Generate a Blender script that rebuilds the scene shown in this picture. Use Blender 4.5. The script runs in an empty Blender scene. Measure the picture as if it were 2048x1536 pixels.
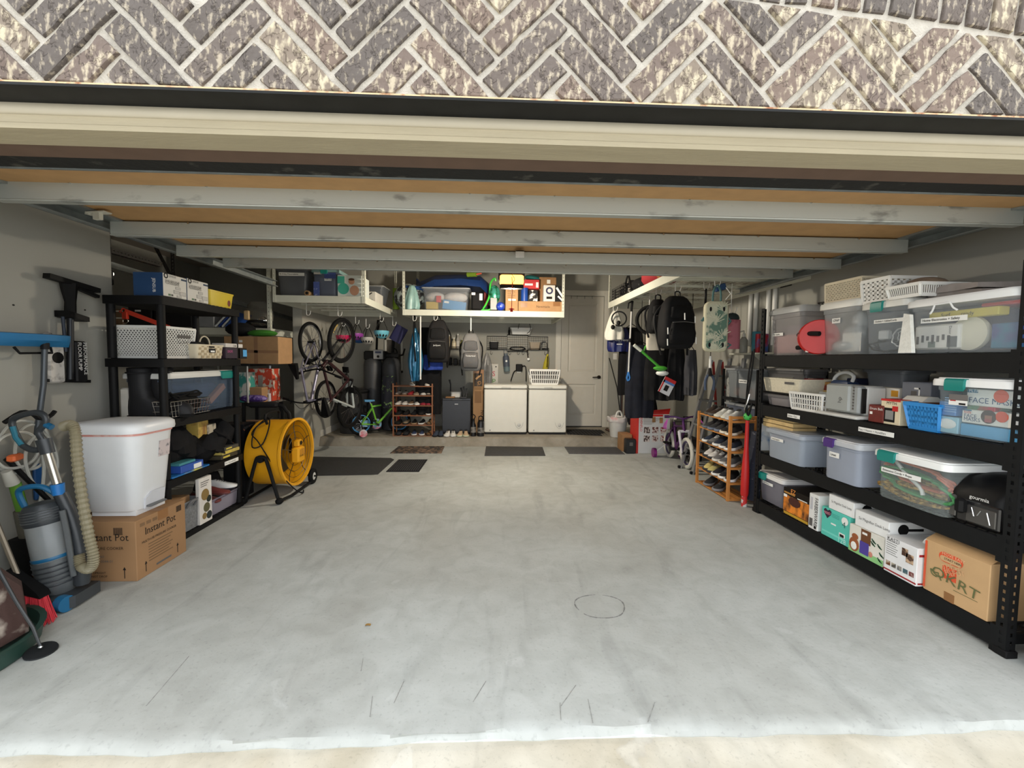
import bpy, bmesh, math, random
from mathutils import Vector as V, Matrix as Mx
random.seed(7)
S = bpy.context.scene
COL = S.collection
PI = math.pi
# ---------------------------------------------------------------- camera
FPX, YAW, PIT, ROL, EYE = 870.0, .042, .0564, .0108, 1.38
_fw = V((math.sin(YAW)*math.cos(PIT), math.cos(YAW)*math.cos(PIT), -math.sin(PIT)))
_r = V((math.cos(YAW), -math.sin(YAW), 0)); _u = _r.cross(_fw)
_R = _r*math.cos(ROL)+_u*math.sin(ROL); _U = _u*math.cos(ROL)-_r*math.sin(ROL)
CAMP = V((0, 0, EYE))
cd = bpy.data.cameras.new('camera'); cam = bpy.data.objects.new('camera', cd); COL.objects.link(cam)
cd.sensor_width = 36; cd.lens = FPX/2048*36; cd.clip_start = .05; cd.clip_end = 200
m = Mx.Identity(4)
for i in range(3):
    m[i][0] = _R[i]; m[i][1] = _U[i]; m[i][2] = -_fw[i]; m[i][3] = CAMP[i]
cam.matrix_world = m
S.camera = cam
# ---------------------------------------------------------------- sky and exposure
W = bpy.data.worlds.new('overcast_sky'); S.world = W; W.use_nodes = True
bg = W.node_tree.nodes['Background']; bg.inputs[0].default_value = (.95, .98, 1.0, 1); bg.inputs[1].default_value = 2.0
vs = S.view_settings; vs.view_transform = 'Standard'; vs.look = 'None'; vs.exposure = .56; vs.gamma = 1; vs.use_curve_mapping = False
# ---------------------------------------------------------------- helpers
def at(x, y, X=None, Y=None, Z=None):
    d = _fw+_R*((x-1024)/FPX)-_U*((y-768)/FPX)
    t = X/d.x if X is not None else Y/d.y if Y is not None else (Z-EYE)/d.z
    return CAMP+d*t
def lin(c):
    return tuple(((v/255)/12.92 if v/255 <= .04045 else ((v/255+.055)/1.055)**2.4) for v in c)+(1,)
_MC = {}
def mat(rgb, rough=.55, metal=0., var=.06, sc=9., bump=0., tr=0., rgb2=None, thr=.55, soft=.08, st=(1, 1, 1), emit=0., det=4, coat=0., bsc=None, nm=None):
    key = (rgb, rough, metal, var, sc, bump, tr, rgb2, thr, soft, st, emit, det, coat, bsc)
    if key in _MC: return _MC[key]
    mt = bpy.data.materials.new(nm or 'surface_%d_%d_%d' % tuple(rgb[:3])); mt.use_nodes = True
    N = mt.node_tree.nodes; L = mt.node_tree.links
    p = N['Principled BSDF']; out = N['Material Output']
    p.inputs['Roughness'].default_value = rough; p.inputs['Metallic'].default_value = metal
    if max(rgb) < 40 and rough >= .5: p.inputs['Specular IOR Level'].default_value = .22
    if coat: p.inputs['Coat Weight'].default_value = coat
    p.inputs['Base Color'].default_value = lin(rgb)
    def noise(scale, dt):
        tc = N.new('ShaderNodeTexCoord'); mp = N.new('ShaderNodeMapping'); mp.inputs['Scale'].default_value = st
        L.new(tc.outputs['Object'], mp.inputs[0]); n = N.new('ShaderNodeTexNoise'); n.inputs['Scale'].default_value = scale; n.inputs['Detail'].default_value = dt
        L.new(mp.outputs[0], n.inputs['Vector']); return n
    col = None
    if var or rgb2:
        n = noise(sc, det)
        cr = N.new('ShaderNodeValToRGB'); e = cr.color_ramp.elements
        if rgb2:
            e[0].position = max(0, thr-soft); e[1].position = min(1, thr+soft); e[0].color = lin(rgb); e[1].color = lin(rgb2)
        else:
            a = lin(rgb); e[0].position = .3; e[1].position = .7
            e[0].color = tuple(v*(1-var) for v in a[:3])+(1,); e[1].color = tuple(min(1, v*(1+var)) for v in a[:3])+(1,)
        L.new(n.outputs['Fac'], cr.inputs[0]); L.new(cr.outputs[0], p.inputs['Base Color']); col = cr.outputs[0]
    if bump:
        n = noise(bsc or sc*3, 5); b = N.new('ShaderNodeBump'); b.inputs['Strength'].default_value = bump; b.inputs['Distance'].default_value = .01
        L.new(n.outputs['Fac'], b.inputs['Height']); L.new(b.outputs[0], p.inputs['Normal'])
    if emit:
        p.inputs['Emission Color'].default_value = lin(rgb); p.inputs['Emission Strength'].default_value = emit
    if tr:
        t = N.new('ShaderNodeBsdfTransparent'); mx = N.new('ShaderNodeMixShader'); mx.inputs[0].default_value = tr
        t.inputs[0].default_value = lin(tuple(min(255, int(v*.4+153)) for v in rgb))
        L.new(p.outputs[0], mx.inputs[1]); L.new(t.outputs[0], mx.inputs[2]); L.new(mx.outputs[0], out.inputs[0])
    _MC[key] = mt
    return mt
class B:
    """collects shapes for one mesh"""
    def __init__(s): s.v = []; s.f = []; s.m = []; s.M = None; s.mi = 0
    def _a(s, vs, fs):
        k = len(s.v)
        s.v += [tuple(s.M @ V(p)) if s.M else tuple(p) for p in vs]
        s.f += [[i+k for i in f] for f in fs]; s.m += [s.mi]*len(fs); return s
    def box(s, x0, x1, y0, y1, z0, z1):
        return s._a([(x0,y0,z0),(x1,y0,z0),(x1,y1,z0),(x0,y1,z0),(x0,y0,z1),(x1,y0,z1),(x1,y1,z1),(x0,y1,z1)],
                    [(0,3,2,1),(4,5,6,7),(0,1,5,4),(1,2,6,5),(2,3,7,6),(3,0,4,7)])
    def hexa(s, q0, q1):
        return s._a(list(q0)+list(q1), [(3,2,1,0),(4,5,6,7),(0,1,5,4),(1,2,6,5),(2,3,7,6),(3,0,4,7)])
    def bar(s, a, b, w, h=None, up=(0,0,1)):
        a = V(a); b = V(b); d = (b-a).normalized(); u = V(up)
        if abs(d.dot(u)) > .98: u = V((0,1,0)) if abs(d.y) < .9 else V((1,0,0))
        x = d.cross(u).normalized(); y = x.cross(d); h = h or w
        c = [x*(-w/2)+y*(-h/2), x*(w/2)+y*(-h/2), x*(w/2)+y*(h/2), x*(-w/2)+y*(h/2)]
        return s._a([a+k for k in c]+[b+k for k in c], [(0,1,2,3),(7,6,5,4),(0,4,5,1),(1,5,6,2),(2,6,7,3),(3,7,4,0)])
    def loft(s, rings, cap0=True, cap1=True, closed=True):
        n = len(rings[0]); vs = [p for r in rings for p in r]; fs = []
        for i in range(len(rings)-1):
            for j in range(n if closed else n-1):
                a = i*n+j; b = i*n+(j+1) % n
                fs.append((a, b, b+n, a+n))
        if cap0: fs.append(tuple(range(n))[::-1])
        if cap1: fs.append(tuple(range((len(rings)-1)*n, len(rings)*n)))
        return s._a(vs, fs)
    def cyl(s, a, b, r0, r1=None, n=12, cap=True):
        a = V(a); b = V(b); r1 = r0 if r1 is None else r1; d = (b-a).normalized()
        x = d.orthogonal().normalized(); y = d.cross(x)
        R = [[c+x*(r*math.cos(2*PI*i/n))+y*(r*math.sin(2*PI*i/n)) for i in range(n)] for c, r in ((a, r0), (b, r1))]
        return s.loft(R, cap, cap)
    def tube(s, pts, r, n=6, closed=False, smooth=0):
        P = [V(p) for p in pts]
        if smooth: P = spline(P, smooth, closed)
        k = len(P); rings = []; prev = None
        for i in range(k):
            if closed: t = P[(i+1) % k]-P[i-1]
            else: t = P[min(i+1, k-1)]-P[max(i-1, 0)]
            t.normalize()
            x = (prev-t*prev.dot(t)) if prev is not None else t.orthogonal()
            if x.length < 1e-4: x = t.orthogonal()
            x.normalize(); prev = x; y = t.cross(x); rr = r[min(i, len(r)-1)] if isinstance(r, (list, tuple)) else r
            rings.append([P[i]+x*(rr*math.cos(2*PI*j/n))+y*(rr*math.sin(2*PI*j/n)) for j in range(n)])
        if closed: rings.append(rings[0]); return s.loft(rings, False, False)
        return s.loft(rings)
    def torus(s, c, ax, R, r, n=28, k=8, sx=1.):
        c = V(c); ax = V(ax).normalized(); x = ax.orthogonal().normalized(); y = ax.cross(x); rings = []
        for i in range(n+1):
            t = 2*PI*i/n; d = x*math.cos(t)+y*math.sin(t)
            rings.append([c+d*(R+r*math.cos(2*PI*j/k))+ax*(r*sx*math.sin(2*PI*j/k)) for j in range(k)])
        return s.loft(rings, False, False)
    def lathe(s, prof, c=(0,0,0), ax=(0,0,1), n=20, cap0=True, cap1=True):
        c = V(c); ax = V(ax).normalized(); x = ax.orthogonal().normalized(); y = ax.cross(x)
        return s.loft([[c+ax*z+x*(r*math.cos(2*PI*i/n))+y*(r*math.sin(2*PI*i/n)) for i in range(n)] for r, z in prof], cap0, cap1)
    def ell(s, c, r, n=14, k=8, z0=-1., z1=1.):
        c = V(c); rings = []
        for i in range(k+1):
            t = z0+(z1-z0)*i/k; q = math.sin(t*PI/2); w = math.cos(t*PI/2)
            w = max(w, .01)
            rings.append([c+V((r[0]*w*math.cos(2*PI*j/n), r[1]*w*math.sin(2*PI*j/n), r[2]*q)) for j in range(n)])
        return s.loft(rings)
    def prism(s, poly, y0, y1, plane='xz'):
        f = (lambda p, d: V((p[0], d, p[1]))) if plane == 'xz' else (lambda p, d: V((p[0], p[1], d))) if plane == 'xy' else (lambda p, d: V((d, p[0], p[1])))
        return s.loft([[f(p, y0) for p in poly], [f(p, y1) for p in poly]])
    def sheet(s, fn, nu, nv):
        vs = [fn(i/nu, j/nv) for j in range(nv+1) for i in range(nu+1)]
        return s._a(vs, [(j*(nu+1)+i, j*(nu+1)+i+1, (j+1)*(nu+1)+i+1, (j+1)*(nu+1)+i) for j in range(nv) for i in range(nu)])
    def rr(s, x0, x1, y0, y1, z0, z1, r=.02, n=3, sc0=1., sc1=1., cap1=True, cap0=True):
        """upright rounded box, optionally tapered"""
        return s.loft([[(p[0], p[1], z) for p in rring(x0, x1, y0, y1, r, n, k)] for z, k in ((z0, sc0), (z1, sc1))], cap0, cap1)
    def bevbox(s, x0, x1, y0, y1, z0, z1, b=.01):
        """box with chamfered edges"""
        rs = []
        for z, i in ((z0, b), (z0+b, 0), (z1-b, 0), (z1, b)):
            rs.append([(p[0], p[1], z) for p in rring(x0+i, x1-i, y0+i, y1-i, b, 1)])
        return s.loft(rs)
    def build(s, name, mt, parent=None, ang=35, loc=None):
        me = bpy.data.meshes.new(name); me.from_pydata(s.v, [], s.f); me.update()
        bm = bmesh.new(); bm.from_mesh(me); bmesh.ops.recalc_face_normals(bm, faces=bm.faces); bm.to_mesh(me); bm.free()
        for x in (mt if isinstance(mt, (list, tuple)) else [mt]): me.materials.append(x)
        if isinstance(mt, (list, tuple)): me.polygons.foreach_set('material_index', s.m)
        me.polygons.foreach_set('use_smooth', [True]*len(me.polygons)); me.set_sharp_from_angle(angle=math.radians(ang))
        o = bpy.data.objects.new(name, me); COL.objects.link(o)
        if parent is not None: o.parent = parent
        if loc is not None: o.location = loc
        return o
def spline(P, k, closed=False):
    out = []; n = len(P)
    for i in range(n if closed else n-1):
        p0 = P[(i-1) % n] if closed or i > 0 else P[0]; p1 = P[i]; p2 = P[(i+1) % n]; p3 = P[(i+2) % n] if closed or i+2 < n else P[-1]
        for j in range(k):
            t = j/k
            out.append(.5*((2*p1)+(p2-p0)*t+(2*p0-5*p1+4*p2-p3)*t*t+(3*p1-p0-3*p2+p3)*t**3))
    if not closed: out.append(P[-1])
    return out
def rring(x0, x1, y0, y1, r, n=3, sc=1.):
    cx, cy = (x0+x1)/2, (y0+y1)/2; hx, hy = (x1-x0)/2*sc, (y1-y0)/2*sc; r = min(r, hx*.98, hy*.98); P = []
    for qx, qy, a in ((1,-1,-PI/2),(1,1,0),(-1,1,PI/2),(-1,-1,PI)):
        for i in range(n+1):
            t = a+PI/2*i/n
            P.append((cx+qx*(hx-r)+r*math.cos(t), cy+qy*(hy-r)+r*math.sin(t)))
    return P
def tag(o, label, cat, group=None):
    o['label'] = label; o['category'] = cat
    if group: o['group'] = group
    return o
def thing(name, label, cat, loc=(0,0,0), rz=0., group=None, M=None):
    o = bpy.data.objects.new(name, None); COL.objects.link(o); o.empty_display_size = .05
    if M is not None: o.matrix_world = M
    else: o.location = loc; o.rotation_euler = (0, 0, rz)
    return tag(o, label, cat, group)
def struct(name, b, mt, ang=35):
    o = b.build(name, mt, ang=ang); o['kind'] = 'structure'; return o
def place(o, loc, rz=0.):
    o.location = loc; o.rotation_euler = (0, 0, rz); return o
def text(par, s, size, o, mt, ux=(1,0,0), uz=(0,0,1), name='lettering', sx=1., al='LEFT', off=.0):
    cu = bpy.data.curves.new('txt', 'FONT'); cu.body = s; cu.size = size; cu.resolution_u = 2; cu.align_x = al; cu.offset = off
    t = bpy.data.objects.new('txt', cu); me = bpy.data.meshes.new_from_object(t)
    bpy.data.objects.remove(t); bpy.data.curves.remove(cu)
    me.name = name; me.materials.clear(); me.materials.append(mt)
    ob = bpy.data.objects.new(name, me); COL.objects.link(ob); ob.parent = par
    ux = V(ux).normalized(); uz = V(uz).normalized(); n = ux.cross(uz)
    q = Mx.Identity(4)
    for i in range(3): q[i][0] = ux[i]*sx; q[i][1] = uz[i]; q[i][2] = n[i]; q[i][3] = o[i]
    ob.matrix_local = q
    return ob
def panel(par, name, mt, x0, x1, z0, z1, y=-.0012, t=.001):
    return B().box(x0, x1, y, y+t, z0, z1).build(name, mt, par)
def sidepanel(par, name, mt, y0, y1, z0, z1, x=-.0012, t=.001):
    return B().box(x, x+t, y0, y1, z0, z1).build(name, mt, par)
def slot(xl, xr, y, yt=None, z=None, X=None, Y=None):
    """where a front standing on plane X or Y sits: origin (its lower corner on the viewer's left), width, height, turn"""
    a = at(xl, y, X, Y); b = at(xr, y, X, Y)
    if z is not None: a.z = z
    h = at(xl, yt, X, Y).z-a.z if yt is not None else 0
    w = (b-a).xy.length
    return a, w, h, (0. if Y is not None else -PI/2 if X > 0 else PI/2)
def copy_tree(o, loc=None, rz=None, parent=None):
    c = o.copy(); COL.objects.link(c)
    if parent is not None: c.parent = parent
    for ch in list(o.children): copy_tree(ch, parent=c)
    if loc is not None: c.location = loc
    if rz is not None: c.rotation_euler = (0, 0, rz)
    return c
# palette
BLACK = mat((14,14,15), .6, var=.15, sc=20); DARK = mat((26,26,28), .6, var=.15); RUB = mat((12,12,12), .8, var=.2, sc=30)
WHITE = mat((228,228,224), .45, var=.02); PAPER = mat((226,224,216), .7, var=.03); CREAM = mat((214,203,178), .7, var=.06)
STEEL = mat((165,168,166), .38, .75, var=.12, sc=14); CHROME = mat((200,200,200), .18, 1., var=0); PWHITE = mat((205,206,192), .5, var=.03)
CARD = mat((170,132,92), .8, var=.07, sc=14); CARD2 = mat((150,112,74), .8, var=.08, sc=12); TAPE = mat((140,98,58), .35, var=.05)
INK = mat((28,26,25), .7, var=0); GINK = mat((90,88,86), .7, var=0); REDP = mat((190,30,28), .45, var=.05); LBL = mat((236,236,232), .6, var=0)
TEAL = mat((22,128,120), .45, var=.04); ORANGE = mat((214,84,48), .6, var=.04); SILV = mat((150,152,152), .45, .4, var=.05)
# ================================================================ the setting
def concrete(name, base, stain, light, s1=.9, s2=7., s3=60.):
    mt = bpy.data.materials.new(name); mt.use_nodes = True; N = mt.node_tree.nodes; L = mt.node_tree.links; p = N['Principled BSDF']
    p.inputs['Roughness'].default_value = .72
    tc = N.new('ShaderNodeTexCoord')
    def nz(sc, det, dist=0., st=None):
        n = N.new('ShaderNodeTexNoise'); n.inputs['Scale'].default_value = sc; n.inputs['Detail'].default_value = det; n.inputs['Distortion'].default_value = dist
        if st:
            mp = N.new('ShaderNodeMapping'); mp.inputs['Scale'].default_value = st; mp.inputs['Rotation'].default_value = (0, 0, .5)
            L.new(tc.outputs['Object'], mp.inputs[0]); L.new(mp.outputs[0], n.inputs['Vector'])
        else: L.new(tc.outputs['Object'], n.inputs['Vector'])
        return n.outputs['Fac']
    def ramp(fac, a, b, ca, cb):
        r = N.new('ShaderNodeValToRGB'); e = r.color_ramp.elements; e[0].position = a; e[1].position = b; e[0].color = ca; e[1].color = cb; L.new(fac, r.inputs[0]); return r.outputs[0]
    def mix(kind, f, a, b):
        x = N.new('ShaderNodeMix'); x.data_type = 'RGBA'; x.blend_type = kind; x.inputs[0].default_value = f
        L.new(a, x.inputs[6]); L.new(b, x.inputs[7]); return x.outputs[2]
    c = ramp(nz(s1, 5, .6), .38, .66, lin(stain), lin(base))
    c = mix('MULTIPLY', .8, c, ramp(nz(s2, 8, .8), .3, .62, (.82,.82,.81,1), (1,1,1,1)))
    c = mix('LIGHTEN', .3, c, ramp(nz(2.2, 9, 1.2), .60, .68, (0,0,0,1), lin(light)))
    c = mix('MULTIPLY', .3, c, ramp(nz(s3, 3), .28, .42, (.5,.5,.49,1), (1,1,1,1)))
    c = mix('MULTIPLY', .35, c, ramp(nz(6, 8, 1.0, (1, .2, 1)), .30, .44, (.6,.6,.6,1), (1,1,1,1)))
    L.new(c, p.inputs['Base Color'])
    b = N.new('ShaderNodeBump'); b.inputs['Strength'].default_value = .12; b.inputs['Distance'].default_value = .01; L.new(nz(40, 6), b.inputs['Height']); L.new(b.outputs[0], p.inputs['Normal'])
    return mt
FLOORM = concrete('garage_concrete', (180,184,182), (166,168,164), (190,193,191))
STEPM = concrete('step_concrete', (158,152,140), (128,121,108), (180,176,166), 1.6, 9.)
DRIVEM = concrete('driveway_concrete', (208,204,192), (184,176,158), (222,220,212), 1.4, 8., 90.)
WALLM = mat((160,159,151), .85, var=.03, sc=1.5, bump=.05, bsc=160)
CEILM = mat((182,172,160), .9, var=.04, sc=2.)
XR, XL, YB = 3.08, -2.80, 8.0
YO, YS = 1.54, 6.85          # slab edge, step
# floor slab with a rounded, chipped front edge
b = B()
xs = [-5.2+.07*i for i in range(int(8.4/.07)+1)]
def edge(x, k): return YO+.012*math.sin(x*2.1+k)+.006*math.sin(x*9+k*3)+.004*math.sin(x*23+k)-.012*x*.0
prof = []
for x in xs:
    prof.append([(x, 8.1, 0), (x, 2.2, 0), (x, edge(x,0)+.05, 0), (x, edge(x,0)+.012, -.004), (x, edge(x,1), -.014), (x, edge(x,1)-.012, -.03), (x, edge(x,1)-.012, -.12)])
b.loft(prof, False, False, closed=False)
floor = struct('floor', b, FLOORM)
b = B()
prof = []
for x in [-12+.25*i for i in range(97)]:
    prof.append([(x, YO-.005, -.033), (x, YO-.05, -.031), (x, YO-.075, -.038), (x, 1.2, -.045), (x, -3, -.12), (x, -14, -.5)])
b.loft(prof, False, False, closed=False)
driveway = struct('floor_driveway', b, DRIVEM)
b = B(); b.prism([(YS-.03, 0), (YS+.015, .125), (YS+.05, .14), (8.1, .14), (8.1, 0)], -2.71, XR, 'yz')
struct('floor_step', b, STEPM, 20)
# marks on the floor
b = B(); cc = at(1200, 1212, Z=0); pts = []
for i in range(40):
    t = 2*PI*i/40; pts.append((cc.x+.138*math.cos(t)*(1+.05*math.sin(3*t)), cc.y+.122*math.sin(t)*(1+.06*math.cos(2*t)), .0008))
for i in range(40):
    if i in (8, 9, 22, 23): continue
    b.bar(pts[i], pts[(i+1) % 40], .005+.003*math.sin(i*1.7), .0012)
b.build('chalk_ring', mat((118,118,116), .9, var=.3, sc=60), floor)
b = B()
for x0, y0, x1, y1 in ((378,1312,292,1412),(726,1317,722,1342),(745,1392,740,1434),(808,1362,788,1406),(1120,1405,1122,1440),(1176,1398,1186,1446),(1152,1370,1122,1412),(972,1362,946,1404),(1310,1404,1296,1444)):
    a = at(x0, y0, Z=.0006); c = at(x1, y1, Z=.0006); b.bar(a, c, .003, .0006)
b.build('scratch', mat((140,141,138), .9, var=.3, sc=50), floor)
# walls
struct('wall_right', B().box(XR, XR+.14, 1.45, 8.1, 0, 3.0), WALLM)
struct('wall_left', B().box(XL-.13, XL, 1.5, 3.34, 0, 3.0), WALLM)
struct('wall_partition', B().box(-2.84, -2.71, 6.30, 8.0, 0, 3.0), mat((176,174,164), .85, var=.03, sc=1.5))
DX0, DX1, DZ1 = 1.235, 2.02, 2.555
b = B().box(-5.2, DX0, YB, YB+.12, 0, 3.0).box(DX1, XR+.1, YB, YB+.12, 0, 3.0).box(DX0, DX1, YB, YB+.12, DZ1, 3.0).box(DX0, DX1, YB+.12, YB+.16, 0, DZ1)
struct('wall_back', b, WALLM)
struct('wall_recess', B().box(-5.34, -5.2, 1.5, 8.1, 0, 3.0), WALLM)
struct('wall_recess_front', B().box(-5.3, -4.7, 1.5, 1.6, 0, 3.0).box(-3.1, -2.93, 1.5, 1.6, 0, 3.0).box(-4.7, -3.1, 1.5, 1.6, 0, 1.0).box(-4.7, -3.1, 1.5, 1.6, 2.1, 3.0), WALLM)
w1 = struct('window_1', B().box(-4.7, -3.1, 1.53, 1.57, 1.0, 1.04).box(-4.7, -3.1, 1.53, 1.57, 2.06, 2.1).box(-4.7, -4.66, 1.53, 1.57, 1.04, 2.06).box(-3.14, -3.1, 1.53, 1.57, 1.04, 2.06).box(-3.92, -3.88, 1.53, 1.57, 1.04, 2.06), mat((214,212,206), .5))  # assumed window, out of view, giving daylight to the side bay
for x in (-4.66, -3.88): B().box(x, x+.74, 1.548, 1.552, 1.04, 2.06).build('pane', mat((230,236,238), .1, var=0, tr=.93), w1)
struct('ceiling', B().box(-5.3, XR+.1, 1.5, 8.1, 2.95, 3.05), CEILM)
struct('baseboard_back', B().box(DX1+.1, XR, YB-.015, YB, .14, .24), mat((205,203,195), .6, var=.02))
struct('baseboard_partition', B().box(-2.71, -2.698, 6.9, 8.0, .14, .24), mat((205,203,195), .6, var=.02))
struct('wall_stem_left', B().box(XL, XL+.03, 1.6, 3.34, 0, .13), mat((150,150,147), .9, var=.1, sc=20, bump=.3))
# ---------------------------------------------------------------- brick front above the opening
YF = 1.415
zb = at(1024, 203, Y=YF).z
MORT = mat((184,178,168), .95, var=.10, sc=40, bump=.6, bsc=150)
b = B().box(-4.2, 4.4, YF+.011, 1.5, zb+.004, 3.3).box(-4.2, -2.26, YF+.011, 1.5, -.1, zb+.004).box(2.62, 4.4, YF+.011, 1.5, -.1, zb+.004)
wall_front = struct('wall_front', b, MORT)
def brickm(rgb, rgb2, k):
    mt = mat(rgb, .92, rgb2=rgb2, thr=.56+.015*k, soft=.07, sc=34+3*k, bump=1., bsc=30, st=(1.5,1,.8), det=10, nm='rustic_brick')
    N = mt.node_tree.nodes; L = mt.node_tree.links; p = N['Principled BSDF']; src = p.inputs['Base Color'].links[0].from_socket
    tc = N.new('ShaderNodeTexCoord'); n = N.new('ShaderNodeTexNoise'); n.inputs['Scale'].default_value = 17+2*k; n.inputs['Detail'].default_value = 5; n.inputs['Distortion'].default_value = 1.2; L.new(tc.outputs['Object'], n.inputs['Vector'])
    r = N.new('ShaderNodeValToRGB'); e = r.color_ramp.elements; e[0].position = .475; e[1].position = .525; e[0].color = e[1].color = (1,1,1,1); q = e.new(.5); q.color = (.28,.25,.23,1); L.new(n.outputs['Fac'], r.inputs[0])
    x = N.new('ShaderNodeMix'); x.data_type = 'RGBA'; x.blend_type = 'MULTIPLY'; x.inputs[0].default_value = .9; L.new(src, x.inputs[6]); L.new(r.outputs[0], x.inputs[7]); L.new(x.outputs[2], p.inputs['Base Color'])
    return mt
BRK = [brickm((108,95,88), (176,164,144), 0), brickm((100,91,86), (166,155,138), 2), brickm((116,101,92), (182,170,149), 1), brickm((92,85,81), (160,150,134), 3), brickm((124,112,100), (186,175,152), -1)]
def clip(poly, n, d):
    out = []
    for i in range(len(poly)):
        p, q = poly[i-1], poly[i]; a = p[0]*n[0]+p[1]*n[1]-d; c = q[0]*n[0]+q[1]*n[1]-d
        if (a <= 0) != (c <= 0):
            t = a/(a-c); out.append((p[0]+(q[0]-p[0])*t, p[1]+(q[1]-p[1])*t))
        if c <= 0: out.append(q)
    return out
p1 = at(1565, 9, Y=YF); p2 = at(2005, 67, Y=YF); xc = .18
zc = ((p1.x-xc)**2+p1.z**2-(p2.x-xc)**2-p2.z**2)/(2*(p1.z-p2.z)); RA = math.hypot(p1.x-xc, p1.z-zc)
def brick(poly):
    # poly in wall plane (x, z); a chamfered block standing proud of the mortar
    if len(poly) < 3: return
    ar = abs(sum(poly[i-1][0]*poly[i][1]-poly[i][0]*poly[i-1][1] for i in range(len(poly))))/2
    if ar < .0008: return
    cx = sum(p[0] for p in poly)/len(poly); cz = sum(p[1] for p in poly)/len(poly)
    # add midpoints with small unevenness
    P = []
    for i in range(len(poly)):
        p, q = poly[i], poly[(i+1) % len(poly)]; k = max(1, int(math.hypot(q[0]-p[0], q[1]-p[1])/.04))
        for j in range(k):
            t = j/k; P.append((p[0]+(q[0]-p[0])*t+random.uniform(-.003,.003), p[1]+(q[1]-p[1])*t+random.uniform(-.003,.003)))
    f = random.uniform(-.004, .003)
    rings = []
    for y, s in ((.012, 1.), (.003+f, .99), (f, .94)):
        rings.append([((p[0]-cx)*s, y+(random.uniform(-.0015,.0015) if y < .01 else 0), (p[1]-cz)*s) for p in P])
    o = B().loft(rings).build('brick', random.choice(BRK), wall_front, 30, (cx, YF, cz))
LB, WB, MJ = .322, .0894, .019
o0 = at(996.7, 203, Y=YF); s2 = math.sqrt(.5)
def uv(u, v): return (o0.x+(u-v)*s2, zb+(u+v)*s2)
discs = [(math.cos(a), math.sin(a)) for a in [PI*(.15+.7*i/28) for i in range(29)]]
def fin(poly, arch=True):
    poly = clip(poly, (0, -1), -(zb+.014))
    poly = clip(poly, (0, 1), 3.25)
    if arch:
        for n in discs:
            if len(poly) < 3: return []
            poly = clip(poly, n, n[0]*xc+n[1]*zc+RA-.012)
    return poly
h = MJ/2
for a in range(-9, 12):
    for c in range(-12, 12):
        ou, ov = a*LB+c*WB, -a*LB+c*WB
        x, z = uv(ou+LB/2, ov+WB/2)
        if abs(x-.15) > 2.45 or z < zb-.35 or z > zb+.75: continue
        for (u0, u1, v0, v1) in ((0, LB, 0, WB), (LB, LB+WB, WB-LB, WB)):
            q = [uv(ou+u, ov+v) for u, v in ((u0+h, v0+h), (u1-h, v0+h), (u1-h, v1-h), (u0+h, v1-h))]
            brick(fin(q))
for i in range(-26, 27):       # soldier course over the arch
    t = i*.0865/RA; d = (math.sin(t), math.cos(t)); n = (d[1], -d[0])
    c0 = (xc+d[0]*(RA+.012), zc+d[1]*(RA+.012)); c1 = (xc+d[0]*(RA+.22), zc+d[1]*(RA+.22)); w = .034
    brick(fin([(c0[0]-n[0]*w, c0[1]-n[1]*w), (c0[0]+n[0]*w, c0[1]+n[1]*w), (c1[0]+n[0]*w*1.05, c1[1]+n[1]*w*1.05), (c1[0]-n[0]*w*1.05, c1[1]-n[1]*w*1.05)], False))
for sgn, xj in ((-1, -2.265), (1, 2.625)):      # courses beside the opening
    for c in range(24):
        for i in range(3):
            x0 = i*.30-(.15 if c % 2 else 0); x1 = x0+.28; x0 = max(0, x0)
            if x1-x0 > .03: brick([(xj+sgn*x0, .02+c*.0894), (xj+sgn*x1, .02+c*.0894), (xj+sgn*x1, .02+c*.0894+.072), (xj+sgn*x0, .02+c*.0894+.072)])
bu = B()                                        # plain courses above the arch
for c in range(16):
    z0 = zb+.012+c*.0894
    for i in range(-9, 12):
        x0 = i*.30+(.15 if c % 2 else 0); q_ = [(x0, z0), (x0+.28, z0), (x0+.28, z0+.072), (x0, z0+.072)]
        if z0 < 3.2 and all(math.hypot(p[0]-xc, p[1]-zc) > RA+.232 for p in q_): bu.loft([[(p[0], y, p[1]) for p in q_] for y in (YF+.012, YF+.002)])
bu.build('brick_courses', BRK[1], wall_front)['kind'] = 'stuff'
# steel lintel and painted trim under the brick
X0, X1 = -2.3, 2.66
def zy(y, Y): return at(1024, y, Y=Y).z
zs = zb-.004; ys = at(1024, 238, Z=zs).y
b = B().box(X0-.4, X1+.4, YF-.004, ys+.01, zs, zs+.008)
struct('trim_1', b, mat((26,27,28), .55, .2, var=.25, sc=12))
b = B(); b.prism([(YF-.002, zs+.008), (YF-.002, zs+.014), (YF+.02, zs+.014), (YF+.02, zs+.008)], X0-.4, X1+.4, 'yz')
struct('trim_2', b, mat((200,176,140), .9, rgb2=(150,98,66), thr=.62, sc=30, bump=.4))
TAN = mat((164,154,130), .6, var=.06, sc=14, st=(.3,3,3), bump=.15, bsc=60); TANL = mat((180,172,154), .55, var=.03)
Y1 = ys; z238 = zy(238, Y1); z259 = zy(259, Y1); z289 = zy(287, Y1+.012); yT = at(1024, 318.5, Z=z289).y
b = B(); b.prism([(Y1, z238+.03), (Y1, z238), (Y1-.004, z238-.004), (Y1-.006, (z238+z259)/2), (Y1-.003, z259+.003), (Y1+.004, z259), (Y1+.03, z259), (Y1+.03, z238+.03)], X0, X1, 'yz')
struct('trim_3', b, TANL, 60)
z275 = zy(274, Y1+.006)
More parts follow.
